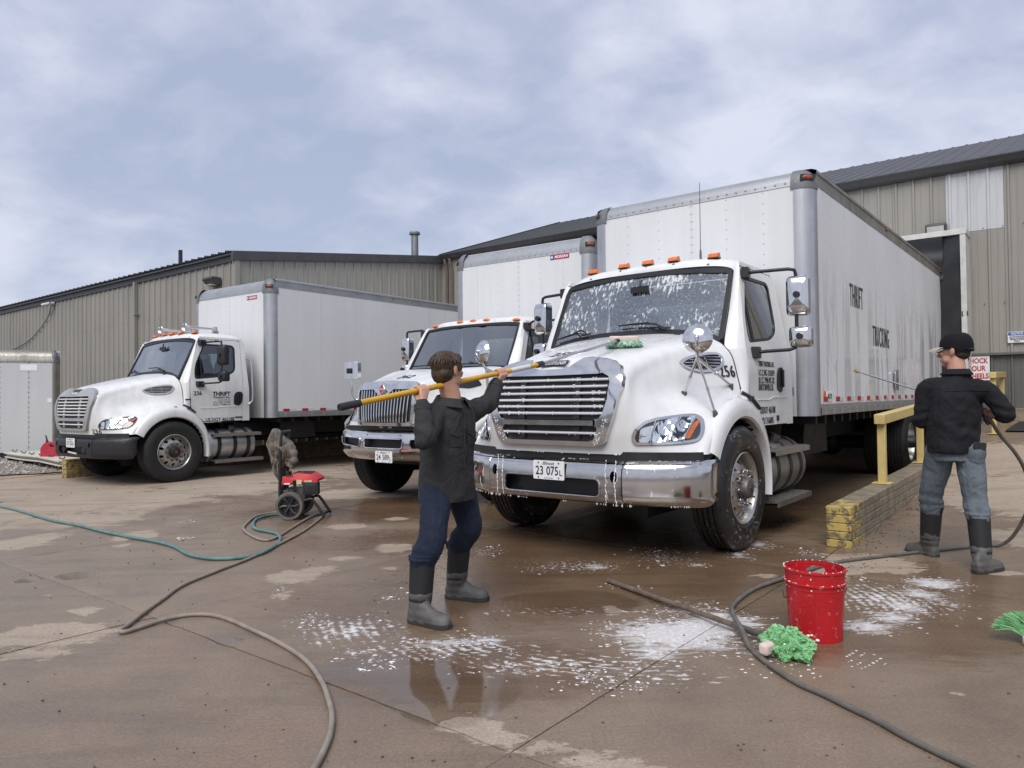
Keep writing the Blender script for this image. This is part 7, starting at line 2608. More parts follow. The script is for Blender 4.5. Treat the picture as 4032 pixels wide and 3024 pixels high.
def wash_pole():
    t = thing('wash_brush', 'wash brush with pale green bristles on a yellow telescopic pole, held against the hood', 'brush')
    butt, ye, J = Vector((-.884, 3.74, 1.247)), Vector((.189, 5.186, 1.517)), Vector((.907, 6.15, 1.757))
    g = lerp(butt, ye, .075)
    MB().tube([butt, lerp(butt, g, .08), g], [.018, .0205, .0205], 14).build('grip', M['black'], t, 40)
    MB().tube([g, ye], .0165, 14).build('outer_pole', M['pole_yellow'], t, 40)
    d = (J - butt).normalized()
    MB().tube([lerp(g, ye, .80), lerp(g, ye, .93)], .0172, 14).build('pole_label', M['tape_white'], t, 40)
    MB().tube([ye - d * .02, ye + d * .05], .0225, 12).build('lock_collar', M['black'], t, 40)
    MB().tube([ye, J], .0125, 12).build('inner_pole', M['alu'], t, 40)
    a = yard(.60, .25, 1.705); b = yard(.46, .49, 1.70)
    ax = (b - a).normalized()
    up = Vector((0, 0, 1))
    sd_ = ax.cross(up).normalized()
    c = (a + b) / 2 + Vector((0, 0, .065))
    MB().tube([J - d * .06, J, c + Vector((0, 0, .02))], [.016, .018, .02], 10).build('socket', M['black'], t)
    R = Matrix((ax, sd_, up)).transposed()
    MB().box(c + Vector((0, 0, .0)), (.25, .075, .05), R).build('block', M['brush_block'], t, bevel=.014)
    rr = random.Random(6)
    mb = MB()
    bristles(mb, lambda u, v: c + ax * (u - .5) * .25 + sd_ * (v - .5) * .08 + Vector((0, 0, -.015)), lambda u, v: (ax * (u - .5) * 1.3 + sd_ * (v - .5) * 1.6 + Vector((0, 0, -.8))).normalized(), .062, 1500, .14, rr, .003, 0)
    mb.build('bristle', M['bristle_pale'], t, 0, fix=False)['kind'] = 'stuff'


wash_pole()


def lance():
    t = thing('spray_lance', 'steel spray lance aimed at the near truck by the person in the cap', 'spray lance')
    tip, hand = Vector((2.95, 6.3, 1.487)), Vector((3.545, 5.52, 1.15))
    d = (tip - hand).normalized()
    MB().tube([hand + d * .2, tip - d * .03], .0075, 8).build('tube', M['chrome_dull'], t)
    MB().tube([tip - d * .05, tip - d * .02, tip], [.009, .014, .010], 10).build('nozzle', M['brass'], t)
    MB().tube([hand - d * .06, hand + d * .02, hand + d * .12, hand + d * .24], [.016, .022, .02, .012], 10).build('gun_body', M['black'], t)
    MB().tube([hand - d * .02, hand + Vector((.01, -.02, -.07)), hand + Vector((.015, -.05, -.10))], .016, 8).build('gun_handle', M['black'], t)


M['brass'] = simple('brass', (.55, .38, .14), .3, 1.0, .1)
lance()


def spray():
    tip = Vector((2.95, 6.3, 1.487)); far = Vector((2.66, 7.0, 1.62))
    d = (far - tip).normalized()
    u = Vector((0, 0, 1)); s = d.cross(u).normalized(); u = s.cross(d)
    rows = []
    for k in range(9):
        q = k / 8
        c = lerp(tip, far, q)
        rows.append([c + (s * cos(a) * .06 + u * sin(a)) * (.012 + .13 * q) for a in np.linspace(0, 2 * pi, 17)])
    mb = MB().grid(rows)
    n = len(mb.v)
    mb.f.append(tuple(range(16))); mb.f.append(tuple(range(n - 17, n - 1))); mb.mi += [0, 0]
    m = bpy.data.materials.new('water_mist'); m.use_nodes = True
    nt = m.node_tree; nt.nodes.clear()
    o = nt.nodes.new('ShaderNodeOutputMaterial'); v = nt.nodes.new('ShaderNodeVolumePrincipled')
    v.inputs['Color'].default_value = (.95, .96, .98, 1); v.inputs['Density'].default_value = 3.5
    nt.links.new(v.outputs[0], o.inputs['Volume'])
    M['mist'] = m
    tag(mb.build('water_spray', m, None, 60), kind='stuff', label='fan of white water mist leaving the spray lance')


spray()
# ------------------------------------------------------------------ the two people
M['skin'] = simple('skin', (.50, .27, .19), .5, 0, .12, 14, .1, 200)
M['hair'] = simple('brown_hair', (.050, .027, .015), .55, 0, .45, 60, .6, 120, stretch=(1, 1, .25))
M['hair_dark'] = simple('short_dark_hair', (.025, .016, .011), .7, 0, .4, 90, .5, 200)
M['shirt_grey'] = m_cloth('dark_grey_shirt_cloth', (.034, .034, .036), .85, 700, .25, .8, 11)
M['shirt_black'] = m_cloth('black_shirt_cloth', (.013, .013, .016), .8, 700, .3, .8, 9)
M['denim_dark'] = m_cloth('dark_blue_denim', (.017, .023, .042), .85, 900, .3, .6, 14)
M['denim_light'] = m_cloth('faded_blue_denim', (.115, .137, .158), .85, 900, .3, .6, 14)
M['neoprene'] = simple('black_neoprene', (.012, .012, .013), .7, 0, .25)
M['boot_rubber'] = simple('dusty_boot_rubber', (.085, .082, .076), .6, 0, .35, 9, .3, 40)
M['sole'] = simple('boot_sole', (.03, .03, .03), .7, 0, .3)
M['cap'] = M['cap']
M['cap_black'] = m_cloth('black_cap_cloth', (.008, .008, .010), .8, 700, .3, .2, 9)
M['cap_peak'] = simple('pale_cap_peak', (.42, .40, .33), .7, 0, .2)
M['eye'] = simple('eye', (.55, .53, .5), .2, 0, .1)


def solid(mb, name, m, parent, voxel, smooth=6, disp=None):
    """fuses overlapping closed shapes into one continuous skin"""
    me = mb.mesh(name + '_raw', 0)
    bm = bmesh.new(); bm.from_mesh(me)
    bmesh.ops.recalc_face_normals(bm, faces=bm.faces)
    bm.to_mesh(me); bm.free()
    o = bpy.data.objects.new(name + '_raw', me); COL.objects.link(o)
    r = o.modifiers.new('r', 'REMESH'); r.mode = 'VOXEL'; r.voxel_size = voxel; r.use_smooth_shade = True
    if smooth:
        s = o.modifiers.new('s', 'SMOOTH'); s.factor = .5; s.iterations = smooth
    dg = bpy.context.evaluated_depsgraph_get()
    out = bpy.data.meshes.new_from_object(o.evaluated_get(dg))
    bpy.data.objects.remove(o); bpy.data.meshes.remove(me)
    out.name = name
    if disp:
        n = len(out.vertices)
        co = np.empty(n * 3, np.float32); out.vertices.foreach_get('co', co); co = co.reshape(-1, 3)
        no = np.empty(n * 3, np.float32); out.vertices.foreach_get('normal', no); no = no.reshape(-1, 3)
        d = np.array([disp(Vector(c)) for c in co], np.float32)
        co += no * d[:, None]
        out.vertices.foreach_set('co', co.ravel())
        out.update()
    out.shade_smooth()
    return link(name, out, parent, m)


def ring_loft(mb, R, n=20, cap=True):
    """R: (centre, right, forward, rx, ry) per ring, upwards"""
    rows = []
    for c, r, f, rx, ry in R:
        c, r, f = Vector(c), Vector(r).normalized(), Vector(f).normalized()
        row = []
        for k in range(n):
            a = 2 * pi * k / n
            e = .82
            ca, sa = cos(a), sin(a)
            row.append(c + r * (rx * math.copysign(abs(ca) ** e, ca)) + f * (ry * math.copysign(abs(sa) ** e, sa)))
        rows.append(row)
    o = len(mb.v)
    vs = [p for r in rows for p in r]
    F = []
    for i in range(len(rows) - 1):
        for k in range(n):
            F.append((i * n + k, i * n + (k + 1) % n, (i + 1) * n + (k + 1) % n, (i + 1) * n + k))
    if cap:
        F.append(tuple(range(n - 1, -1, -1))); F.append(tuple(range((len(rows) - 1) * n, len(rows) * n)))
    mb.add(vs, F)


def limb(mb, P, Rr, n=14):
    C = cr([tuple(p) + (r,) for p, r in zip(P, Rr)], 5)
    mb.tube([c[:3] for c in C], [c[3] for c in C], n)
    mb.ell(P[0], (Rr[0],) * 3, 10, 8); mb.ell(P[-1], (Rr[-1],) * 3, 10, 8)


def hand(mb, wrist, grip, axis, rp, thumb_sign=1, scale=1.0):
    """palm, four fingers and a thumb closed round a bar through 'grip' along 'axis'"""
    w, c, a = Vector(wrist), Vector(grip), Vector(axis).normalized()
    e1 = (w - c); e1 = (e1 - a * e1.dot(a)).normalized()
    e2 = a.cross(e1)
    fr = .0085 * scale
    R = rp + fr * .95
    off = [-.030, -.010, .011, .031]
    top = c + e1 * (R + .012)
    # palm: from the wrist to the row of knuckles behind the bar
    kn = c + e1 * (R * .55) - e2 * (R + .008)
    for o_ in off:
        mb.tube([w, lerp(w, kn + a * o_, .55), kn + a * o_ * scale], [.019 * scale, .0175 * scale, .0115 * scale], 8)
        mb.ell(kn + a * o_ * scale, (.0112 * scale,) * 3, 8, 6)
    mb.ell(lerp(w, top, .6), (.026, .026, .026), 10, 8)
    for i, o_ in enumerate(off):
        ln = (215, 235, 232, 205)[i]
        P = []
        for k in range(9):
            t = radians(-75 - ln * k / 8)
            P.append(c + a * o_ * scale + (e1 * cos(t) + e2 * sin(t)) * R)
        mb.tube(P, [fr * 1.12, fr * 1.12, fr * 1.05, fr * 1.08, fr, fr, fr * .95, fr * .9, fr * .75], 8)
        mb.ell(P[-1], (fr * .75,) * 3, 8, 6)
        mb.tube([kn + a * o_ * scale, P[0], P[1]], [.0112 * scale, fr * 1.15, fr * 1.1], 8)
    # thumb leaves the side of the palm and closes against the fingers
    b0 = lerp(w, c, .35) + a * thumb_sign * .022 + e2 * .012
    P = [b0, c + a * thumb_sign * .040 + e1 * R * .7 + e2 * (R * .75), c + a * thumb_sign * .036 - e1 * R * .1 + e2 * R * 1.05, c + a * thumb_sign * .018 - e1 * R * .75 + e2 * R * .75]
    C = cr([tuple(p) for p in P], 4)
    mb.tube(C, [lerp(.0135, .0085, k / (len(C) - 1)) * scale for k in range(len(C))], 8)
    mb.ell(P[-1], (.0085 * scale,) * 3, 8, 6)


def head(mb, c, f, tilt=0.0, k=1.0):
    """c: centre of the head, f: where the face looks"""
    f = Vector(f).normalized(); u = Vector((0, 0, 1)); u = (u - f * u.dot(f)).normalized(); r = f.cross(u)
    R = Matrix((r, f, u)).transposed()
    P = lambda x, y, z: Vector(c) + R @ (Vector((x, y, z)) * k)
    E = lambda p, s, n=14, h=10: mb.ell(P(*p), tuple(q * k for q in s), n, h, R)
    E((0, -.018, .030), (.074, .092, .082)); E((0, .012, .020), (.070, .076, .080))
    E((0, .030, -.045), (.056, .058, .066)); E((0, .050, -.085), (.034, .034, .026))
    E((.040, .018, -.060), (.022, .045, .030)); E((-.040, .018, -.060), (.022, .045, .030))
    E((0, .078, .028), (.050, .014, .012)); E((.034, .066, -.012), (.022, .020, .018)); E((-.034, .066, -.012), (.022, .020, .018))
    mb.tube([P(0, .082, .018), P(0, .097, -.010), P(0, .106, -.026), P(0, .090, -.034)], [.008 * k, .010 * k, .014 * k, .008 * k], 8)
    E((.011, .094, -.028), (.008, .009, .007), 8, 6); E((-.011, .094, -.028), (.008, .009, .007), 8, 6)
    E((0, .086, -.054), (.022, .010, .006), 10, 6); E((0, .084, -.064), (.019, .010, .007), 10, 6)
    for s in (-1, 1):
        mb.ell(P(s * .078, -.012, .0), (.010 * k, .020 * k, .032 * k), 10, 8, R @ Matrix.Rotation(s * .35, 3, 'Z'))
        mb.ell(P(s * .076, -.006, -.022), (.008 * k, .010 * k, .012 * k), 8, 6, R)
    return P, R


def foot(parent, ankle, heel, toe, top, name='boot', lean=None, shaft_r=.068):
    """tall rubber boot: soft shaft, rubber foot and a lugged sole"""
    bt = bpy.data.objects.new(name, None); COL.objects.link(bt); bt.parent = parent
    ankle, heel, toe, top = Vector(ankle), Vector(heel), Vector(toe), Vector(top)
    zg = min(heel.z, toe.z)
    d = toe - heel; d.z = 0; L_ = d.length; d.normalize()
    L_ = max(L_, .29)
    s = Vector((-d.y, d.x, 0))
    up = Vector((0, 0, 1))
    base = heel.copy(); base.z = zg
    mb = MB()
    ring_loft(mb, [(lerp(ankle, top, q) + d * .0, s, d, shaft_r * (.86 + .14 * q), shaft_r * (.94 + .12 * q)) for q in (.15, .35, .55, .7, .85, 1.0)], 24, False)
    ring_loft(mb, [(lerp(ankle, top, q), s, d, shaft_r * .93, shaft_r * .98) for q in (1.0, .9)], 24, False)
    mb.build('boot_shaft', M['neoprene'], bt, 60)
    tp = top - d * shaft_r * 1.05
    MB().tube([tp + Vector((0, 0, -.03)), tp + Vector((0, 0, .015)) - d * .02, tp + Vector((0, 0, .018)) - d * .03, tp + Vector((0, 0, -.035)) - d * .012], .006, 6).build('pull_loop', M['neoprene'], bt)
    fm = MB()
    A = lambda x, y, z: base + d * (x * L_) + s * y + up * z
    st = [(.02, .030, .012, .10), (.12, .041, .012, .14), (.30, .042, .012, .16), (.45, .044, .012, .125), (.62, .050, .012, .095), (.80, .051, .012, .082), (.93, .042, .012, .070), (1.0, .022, .012, .048)]
    rows = []
    for x, w, z0, z1 in cr([tuple(q) for q in st], 3):
        row = []
        for k in range(17):
            a = pi * k / 16
            row.append(A(x, w * cos(a) * (1.0 if sin(a) < .5 else .96), z0 + (z1 - z0) * sin(a) ** .75))
        rows.append(row)
    o = len(fm.v)
    n = len(rows)
    vs = [p for r in rows for p in r]
    F = []
    for i in range(n - 1):
        for k in range(16): F.append((i * 17 + k, i * 17 + k + 1, (i + 1) * 17 + k + 1, (i + 1) * 17 + k))
        F.append((i * 17 + 16, i * 17, (i + 1) * 17, (i + 1) * 17 + 16))
    F.append(tuple(range(17))); F.append(tuple((n - 1) * 17 + k for k in range(17)))
    fm.add(vs, F)
    ring_loft(fm, [(A(.24, 0, .03), s, d, .040, .058), (lerp(A(.24, 0, .1), ankle, .6), s, d, .052, .062), (lerp(ankle, top, .10), s, d, shaft_r * .86, shaft_r * .95), (lerp(ankle, top, .30), s, d, shaft_r * .93, shaft_r * 1.0), (lerp(ankle, top, .36), s, d, shaft_r * .91, shaft_r * .98)], 20)
    solid(fm, 'boot_foot', M['boot_rubber'], bt, .006, 5, lambda p: .0022 * mnoise.noise(p * 26) + .0012 * sin(p.z * 130))
    so = MB()
    out = []
    for x, w in ((-.005, .0), (.0, .022), (.06, .036), (.2, .042), (.4, .041), (.6, .051), (.8, .054), (.94, .044), (1.01, .022)):
        out.append((x, w))
    poly = [(x, w) for x, w in out] + [(x, -w) for x, w in out[::-1] if w > 0]
    panel(poly[::-1], [], lambda a, b: A(a, b, .030), .030, None, so, nrm=(0, 0, 1))
    so.build('sole', M['sole'], bt, 40, bevel=.004)
    return bt


def cloth_disp(seed, a1=.006, a2=.003, folds=()):
    sv = Vector((seed, seed * 2.3, 0))

    def f(p):
        d = a1 * mnoise.noise(Vector((p.x * 6, p.y * 6, p.z * 4.5)) + sv) + a2 * mnoise.noise(Vector((p.x * 15, p.y * 15, p.z * 11)) + sv)
        r = mnoise.noise(Vector((p.x * 7, p.y * 7, p.z * 9)) + sv * 2)
        d -= a1 * .45 * max(0, 1 - abs(r) * 5)           # narrow creases
        for c, rad, amp, k, ax in folds:
            q = (p - Vector(c))
            g = max(0, 1 - q.length / rad)
            d += amp * .85 * g * sin(q.dot(Vector(ax)) * k + 2.5 * mnoise.noise(p * 8))
        return d
    return f


def person_washing():
    t = thing('person', 'person in a dark grey shirt scrubbing the near truck with a long yellow pole', 'person', (-.40, 4.44, 0))
    o = Vector((-.40, 4.44, 0))
    V = lambda *p: Vector(p) - o
    fa = radians(-38)
    fw = Vector((cos(fa), sin(fa), 0)); rt = Vector((sin(fa), -cos(fa), 0))        # where the chest faces, and his right
    hf = Vector((cos(radians(48)), sin(radians(48)), -.02))
    shR, elR, wrR, haR = V(-.462, 4.33, 1.195), V(-.488, 4.085, 1.060), V(-.512, 4.160, 1.262), V(-.529, 4.219, 1.335)
    shL, elL, wrL, haL = V(-.275, 4.585, 1.205), V(-.150, 4.73, 1.250), V(-.098, 4.80, 1.385), V(-.079, 4.826, 1.450)
    hipR, hipL = V(-.455, 4.385, .76), V(-.335, 4.535, .755)
    knR, knL = V(-.470, 4.225, .47), V(-.275, 4.60, .48)
    anR, anL = V(-.545, 4.235, .085), V(-.372, 4.72, .092)
    btR, btL = V(-.527, 4.24, .355), V(-.345, 4.668, .36)
    nk = V(-.372, 4.435, 1.27)
    hc = V(-.385, 4.425, 1.452)
    pole = (Vector((.189, 5.186, 1.517)) - Vector((-.884, 3.74, 1.247))).normalized()
    # ---- body
    b = MB()
    P, R = head(b, hc, hf, 0, 1.0)
    limb(b, [nk + Vector((0, 0, -.05)), nk + Vector((0, 0, .03)), hc + Vector((-.012, -.012, -.06))], [.066, .062, .060])
    ch = lerp(shR, shL, .5)
    ring_loft(b, [(V(-.40, 4.46, .76), rt, fw, .15, .10), (V(-.40, 4.455, .92), rt, fw, .13, .09), (V(-.385, 4.45, 1.10), rt, fw, .14, .09), (V(-.372, 4.445, 1.19), rt, fw, .11, .07), (nk, rt, fw, .062, .062)], 18)
    limb(b, [shR, lerp(shR, elR, .5), elR], [.058, .050, .042]); limb(b, [elR, lerp(elR, wrR, .4), wrR], [.042, .040, .029])
    limb(b, [shL, lerp(shL, elL, .5), elL], [.058, .050, .042]); limb(b, [elL, lerp(elL, wrL, .4), wrL], [.042, .040, .029])
    hand(b, wrR, haR, pole, .0165, -1); hand(b, wrL, haL, pole, .0165, 1)
    for h, k, a, bt_ in ((hipR, knR, anR, btR), (hipL, knL, anL, btL)):
        limb(b, [h, lerp(h, k, .9), lerp(k, bt_, .7), a], [.08, .05, .042, .036])
    solid(b, 'body', M['skin'], t, .0042, 3)
    for s in (-1, 1):
        MB().ell(P(s * .031, .070, .008), (.013, .010, .010), 10, 8).build('eye', M['eye'], t)
    # ---- hair: a mop of overlapping locks
    hb = MB()
    rr = random.Random(3)
    hb.ell(P(0, -.026, .040), (.083, .098, .082), 18, 12, R)
    hb.ell(P(0, -.050, -.015), (.074, .060, .070), 16, 10, R)
    hb.ell(P(0, .030, .072), (.066, .060, .042), 16, 10, R)
    for s in (-1, 1): hb.ell(P(s * .066, .012, .028), (.016, .046, .034), 10, 8, R)
    hr = solid(hb, 'hair', M['hair'], t, .005, 4, lambda p: .0045 * mnoise.noise(Vector((p.x * 46, p.y * 46, p.z * 14))) + .003 * mnoise.noise(Vector((p.x * 90, p.y * 90, p.z * 22))))
    lk = MB()
    for k in range(520):
        a = rr.uniform(0, 2 * pi); v = rr.random()
        th = v * 1.35
        p = Vector((.084 * sin(th) * cos(a), -.026 + .099 * sin(th) * sin(a), .040 + .083 * cos(th)))
        if p.y > .03 and p.z < .085: continue
        dn = Vector((p.x * .9, (p.y + .026) * .9, -.10 - .03 * v)) ; dn = dn.normalized()
        L_ = rr.uniform(.02, .045)
        out = Vector((p.x, p.y + .026, p.z - .04)).normalized()
        Q = [P(*(p - out * .001)), P(*(p + dn * L_ * .5 + out * .0025)), P(*(p + dn * L_ - out * .001))]
        lk.tube(Q, [.0036, .0034, .0006], 5)
    lk.build('hair_lock', M['hair'], t, 60, fix=False)['kind'] = 'stuff'
    # ---- jeans
    j = MB()
    ring_loft(j, [(V(-.40, 4.46, .70), rt, fw, .150, .105), (V(-.40, 4.46, .80), rt, fw, .158, .112), (V(-.40, 4.458, .92), rt, fw, .145, .10)], 20)
    for h, k, bt in ((hipR, knR, btR), (hipL, knL, btL)):
        limb(j, [h, lerp(h, k, .5), k, lerp(k, bt, .6), bt + Vector((0, 0, -.005))], [.096, .090, .080, .083, .078])
        for q in (.72, .9):
            c = lerp(k, bt, q); j.ell(c, (.092, .092, .022), 16, 8)
    solid(j, 'jeans', M['denim_dark'], t, .006, 4, cloth_disp(3, .005, .0025, [(tuple(btR + Vector((0, 0, .05))), .12, .006, 90, (0, 0, 1)), (tuple(btL + Vector((0, 0, .05))), .12, .006, 90, (0, 0, 1)), (tuple(knR), .12, .004, 60, (.3, .2, 1)), (tuple(hipR), .16, .004, 60, (.5, .2, 1))]))
    # ---- shirt hanging loose over the jeans
    s = MB()
    ring_loft(s, [(V(-.402, 4.458, .665), rt, fw, .182, .142), (V(-.402, 4.458, .76), rt, fw, .184, .144), (V(-.40, 4.456, .90), rt, fw, .176, .136), (V(-.392, 4.452, 1.03), rt, fw, .180, .134), (V(-.382, 4.448, 1.13), rt, fw, .182, .128), (V(-.372, 4.444, 1.20), rt, fw, .160, .108), (V(-.368, 4.44, 1.245), rt, fw, .098, .082), (nk + Vector((0, 0, .012)), rt, fw, .078, .074)], 28)
    limb(s, [lerp(shR, ch, .3), shR + Vector((0, 0, -.015)), lerp(shR, elR, .55), elR], [.082, .076, .068, .062]); limb(s, [elR, lerp(elR, wrR, .5), lerp(elR, wrR, .93)], [.062, .056, .046])
    limb(s, [lerp(shL, ch, .3), shL + Vector((0, 0, -.015)), lerp(shL, elL, .55), elL], [.082, .076, .066, .060]); limb(s, [elL, lerp(elL, wrL, .5), lerp(elL, wrL, .93)], [.060, .054, .045])
    fold = [(tuple(elR), .16, .009, 75, (.3, .5, .8)), (tuple(elL), .15, .008, 75, (.8, .5, -.4)), (tuple(lerp(shR, ch, .4) + Vector((0, 0, -.10))), .2, .008, 55, (.5, -.3, .8)), (tuple(lerp(shL, ch, .4) + Vector((0, 0, -.08))), .2, .008, 55, (-.5, .3, .8)), (tuple(V(-.40, 4.38, .78)), .2, .007, 45, (1, .4, .35)), (tuple(V(-.30, 4.40, .95)), .22, .006, 50, (.8, .4, .7))]
    sh = solid(s, 'shirt', M['shirt_grey'], t, .0065, 4, cloth_disp(1, .006, .002, fold))
    bm = bmesh.new(); bm.from_mesh(sh.data); bvh = BVHTree.FromBMesh(bm)

    def on_chest(a, z, off=.003):
        c0 = V(-.395, 4.452, z)
        dr = (fw * cos(a) - rt * sin(a)).normalized()
        h, nn, i, q = bvh.ray_cast(c0 + dr * .6, -dr)
        return (h if h is not None else c0 + dr * .14) + dr * off
    MB().tube([on_chest(.02 + .02 * sin(z * 9), z) for z in np.linspace(.675, 1.20, 26)], .0042, 6).build('placket', M['shirt_grey'], t)
    for z in (.76, .88, 1.0, 1.11):
        MB().ell(on_chest(.06, z, .006), (.006, .006, .006), 8, 6).build('button', M['black_gloss'], t)
    for s_ in (-1, 1):
        a0 = .46 * s_ * -1
        g = MB(); rows = [[on_chest(a0 + da, z, .006) for da in np.linspace(-.28, .28, 8)] for z in np.linspace(1.0, 1.105, 6)]
        g.grid(rows); g.build('chest_pocket', M['shirt_grey'], t, 60)
        MB().tube([on_chest(a0 + da, 1.08 - .02 * (1 - abs(da) / .28), .010) for da in np.linspace(-.28, .28, 9)], .0032, 5).build('pocket_flap', M['shirt_grey'], t)
    # collar: two leaves standing off the neck
    for s_ in (-1, 1):
        rows = []
        for q in np.linspace(0, 1, 10):
            a = lerp(pi, .25, q) * s_
            dr = fw * cos(a) - rt * sin(a)
            cn = nk + Vector((0, 0, .02 - .03 * q))
            rows.append([cn + dr * (.074 + .004 * q), cn + dr * (.084 + .012 * q) + Vector((0, 0, .022)), cn + dr * (.104 + .026 * q) + Vector((0, 0, -.012 - .02 * q)), cn + dr * (.100 + .022 * q) + Vector((0, 0, -.02 - .02 * q))])
        MB().grid(rows).build('collar', M['shirt_grey'], t, 60)
    bm.free()
    for wr, el in ((wrR, elR), (wrL, elL)):
        d = (wr - el).normalized()
        MB().tube([lerp(el, wr, .78), lerp(el, wr, .95)], [.050, .047], 16, cap=False).build('cuff', M['shirt_grey'], t)
    foot(t, anR, V(-.608, 4.25, .0), V(-.430, 4.14, .0), btR, shaft_r=.068)
    foot(t, anL, V(-.442, 4.745, .0), V(-.190, 4.66, .0), btL, shaft_r=.068)
    return t


def person_spraying():
    t = thing('person', 'person in a black shirt, faded jeans and cap spraying the near truck', 'person', (3.33, 5.5, 0))
    o = Vector((3.33, 5.5, 0))
    V = lambda *p: Vector(p) - o
    fa = radians(112)
    fw = Vector((cos(fa), sin(fa), 0)); rt = Vector((sin(fa), -cos(fa), 0))
    hf = Vector((cos(radians(129)), sin(radians(129)), -.03))
    shR, elR, wrR, haR = V(3.525, 5.42, 1.315), V(3.605, 5.345, 1.125), V(3.575, 5.505, 1.125), V(3.548, 5.53, 1.152)
    shL, elL, wrL, haL = V(3.165, 5.58, 1.340), V(3.135, 5.60, 1.085), V(3.262, 5.785, 1.200), V(3.315, 5.815, 1.275)
    hipR, hipL = V(3.405, 5.465, .85), V(3.235, 5.54, .85)
    knR, knL = V(3.405, 5.41, .50), V(3.235, 5.675, .50)
    anR, anL = V(3.368, 5.285, .085), V(3.262, 5.76, .095)
    btR, btL = V(3.388, 5.345, .375), V(3.258, 5.715, .385)
    nk = V(3.352, 5.51, 1.435)
    hc = V(3.352, 5.53, 1.598)
    d_l = (Vector((2.95, 6.3, 1.487)) - Vector((3.545, 5.52, 1.15))).normalized()
    b = MB()
    P, R = head(b, hc, hf, 0, 1.09)
    limb(b, [nk + Vector((0, 0, -.05)), nk + Vector((0, 0, .03)), hc + Vector((0, -.01, -.06))], [.070, .062, .060])
    ch = lerp(shR, shL, .5)
    ring_loft(b, [(V(3.32, 5.51, .86), rt, fw, .15, .10), (V(3.325, 5.51, 1.02), rt, fw, .15, .09), (V(3.34, 5.51, 1.2), rt, fw, .17, .09), (V(3.347, 5.51, 1.30), rt, fw, .12, .07), (nk, rt, fw, .062, .062)], 18)
    limb(b, [lerp(shR, ch, .2) + Vector((0, 0, -.04)), lerp(shR, elR, .5), elR], [.045, .046, .042]); limb(b, [elR, lerp(elR, wrR, .4), wrR], [.048, .046, .031])
    limb(b, [lerp(shL, ch, .2) + Vector((0, 0, -.04)), lerp(shL, elL, .5), elL], [.045, .046, .042]); limb(b, [elL, lerp(elL, wrL, .4), wrL], [.046, .044, .031])
    hand(b, wrR, haR, d_l, .020, 1); hand(b, wrL, haL, d_l, .0085, -1)
    for h, k, a, bt_ in ((hipR, knR, anR, btR), (hipL, knL, anL, btL)):
        limb(b, [h, lerp(h, k, .9), lerp(k, bt_, .7), a], [.085, .05, .042, .036])
    solid(b, 'body', M['skin'], t, .0045, 3)
    for s in (-1, 1):
        MB().ell(P(s * .031, .070, .008), (.013, .010, .010), 10, 8).build('eye', M['eye'], t)
    hb = MB()
    hb.ell(P(0, -.028, .02), (.078, .090, .075), 16, 10, R); hb.ell(P(0, -.045, -.025), (.066, .056, .042), 14, 8, R)
    solid(hb, 'hair', M['hair_dark'], t, .005, 3, lambda p: .0015 * mnoise.noise(p * 120))
    # ---- cap: crown, peak, strap
    cp = MB()
    rows = []
    for q in np.linspace(0, 1, 11):
        v = q * pi / 2 * .985
        rr_ = cos(v) ** .62
        rows.append([P(.088 * rr_ * cos(a), -.014 + .106 * rr_ * sin(a), .030 + .100 * sin(v) ** .92) for a in np.linspace(0, 2 * pi, 41)])
    rows.insert(0, [P(.086 * cos(a), -.014 + .104 * sin(a), .012 - .022 * max(0, -sin(a))) for a in np.linspace(0, 2 * pi, 41)])
    cp.grid(rows)
    cw = cp.build('cap_crown', M['cap_black'], t, 60)
    MB().ell(P(0, -.014, .129), (.009, .009, .005), 10, 6).build('cap_button', M['cap_black'], t)
    pk = MB()
    rows = []
    for u in np.linspace(-1, 1, 15):
        x0 = .078 * sin(u * 1.25); y0 = -.014 + .100 * cos(u * 1.25)
        x1 = .074 * sin(u * 1.3); y1 = .062 + .105 * cos(u * 1.1)
        rows.append([P(x0, y0, .030), P((x0 + x1) / 2, (y0 + y1) / 2, .030 - .012 * u * u + .006), P(x1, y1, .016 - .020 * u * u), P(x1, y1 - .002, .012 - .020 * u * u), P(x0, y0, .024)])
    pk.grid(rows); pk.build('cap_peak', M['cap_peak'], t, 60)
    MB().tube([P(.088 * sin(a), -.014 - .107 * cos(a), .006) for a in np.linspace(-.8, .8, 11)], .007, 6, flat=.5).build('cap_strap', M['black_gloss'], t)
    # ---- jeans
    j = MB()
    ring_loft(j, [(V(3.32, 5.505, .78), rt, fw, .165, .118), (V(3.32, 5.505, .88), rt, fw, .168, .122), (V(3.32, 5.508, .97), rt, fw, .155, .11)], 22)
    for h, k, bt in ((hipR, knR, btR), (hipL, knL, btL)):
        limb(j, [h, lerp(h, k, .5), k, lerp(k, bt, .6), bt + Vector((0, 0, -.01))], [.102, .095, .082, .083, .077])
        for q in (.5, .8): j.ell(lerp(k, bt, q), (.089, .089, .022), 16, 8)
        j.ell(h + Vector((0, -.055, -.01)), (.082, .075, .085), 14, 10)
    fo = [(tuple(k + Vector((0, 0, .0))), .16, .006, 70, (.25, 0, 1)) for k in (knR, knL)] + [(tuple(bt + Vector((0, 0, .05))), .13, .006, 90, (0, 0, 1)) for bt in (btR, btL)] + [(tuple(V(3.32, 5.42, .76)), .14, .004, 70, (.6, 0, .8))]
    je = solid(j, 'jeans', M['denim_light'], t, .006, 4, cloth_disp(5, .0055, .0025, fo))
    bm = bmesh.new(); bm.from_mesh(je.data); bvh = BVHTree.FromBMesh(bm)

    def seat(x, z, off=.003):
        q = V(x, 5.0, z)
        h, nn, i, dd = bvh.ray_cast(q, Vector((0, 1, 0)))
        return (h if h is not None else V(x, 5.4, z)) + Vector((0, -off, 0))
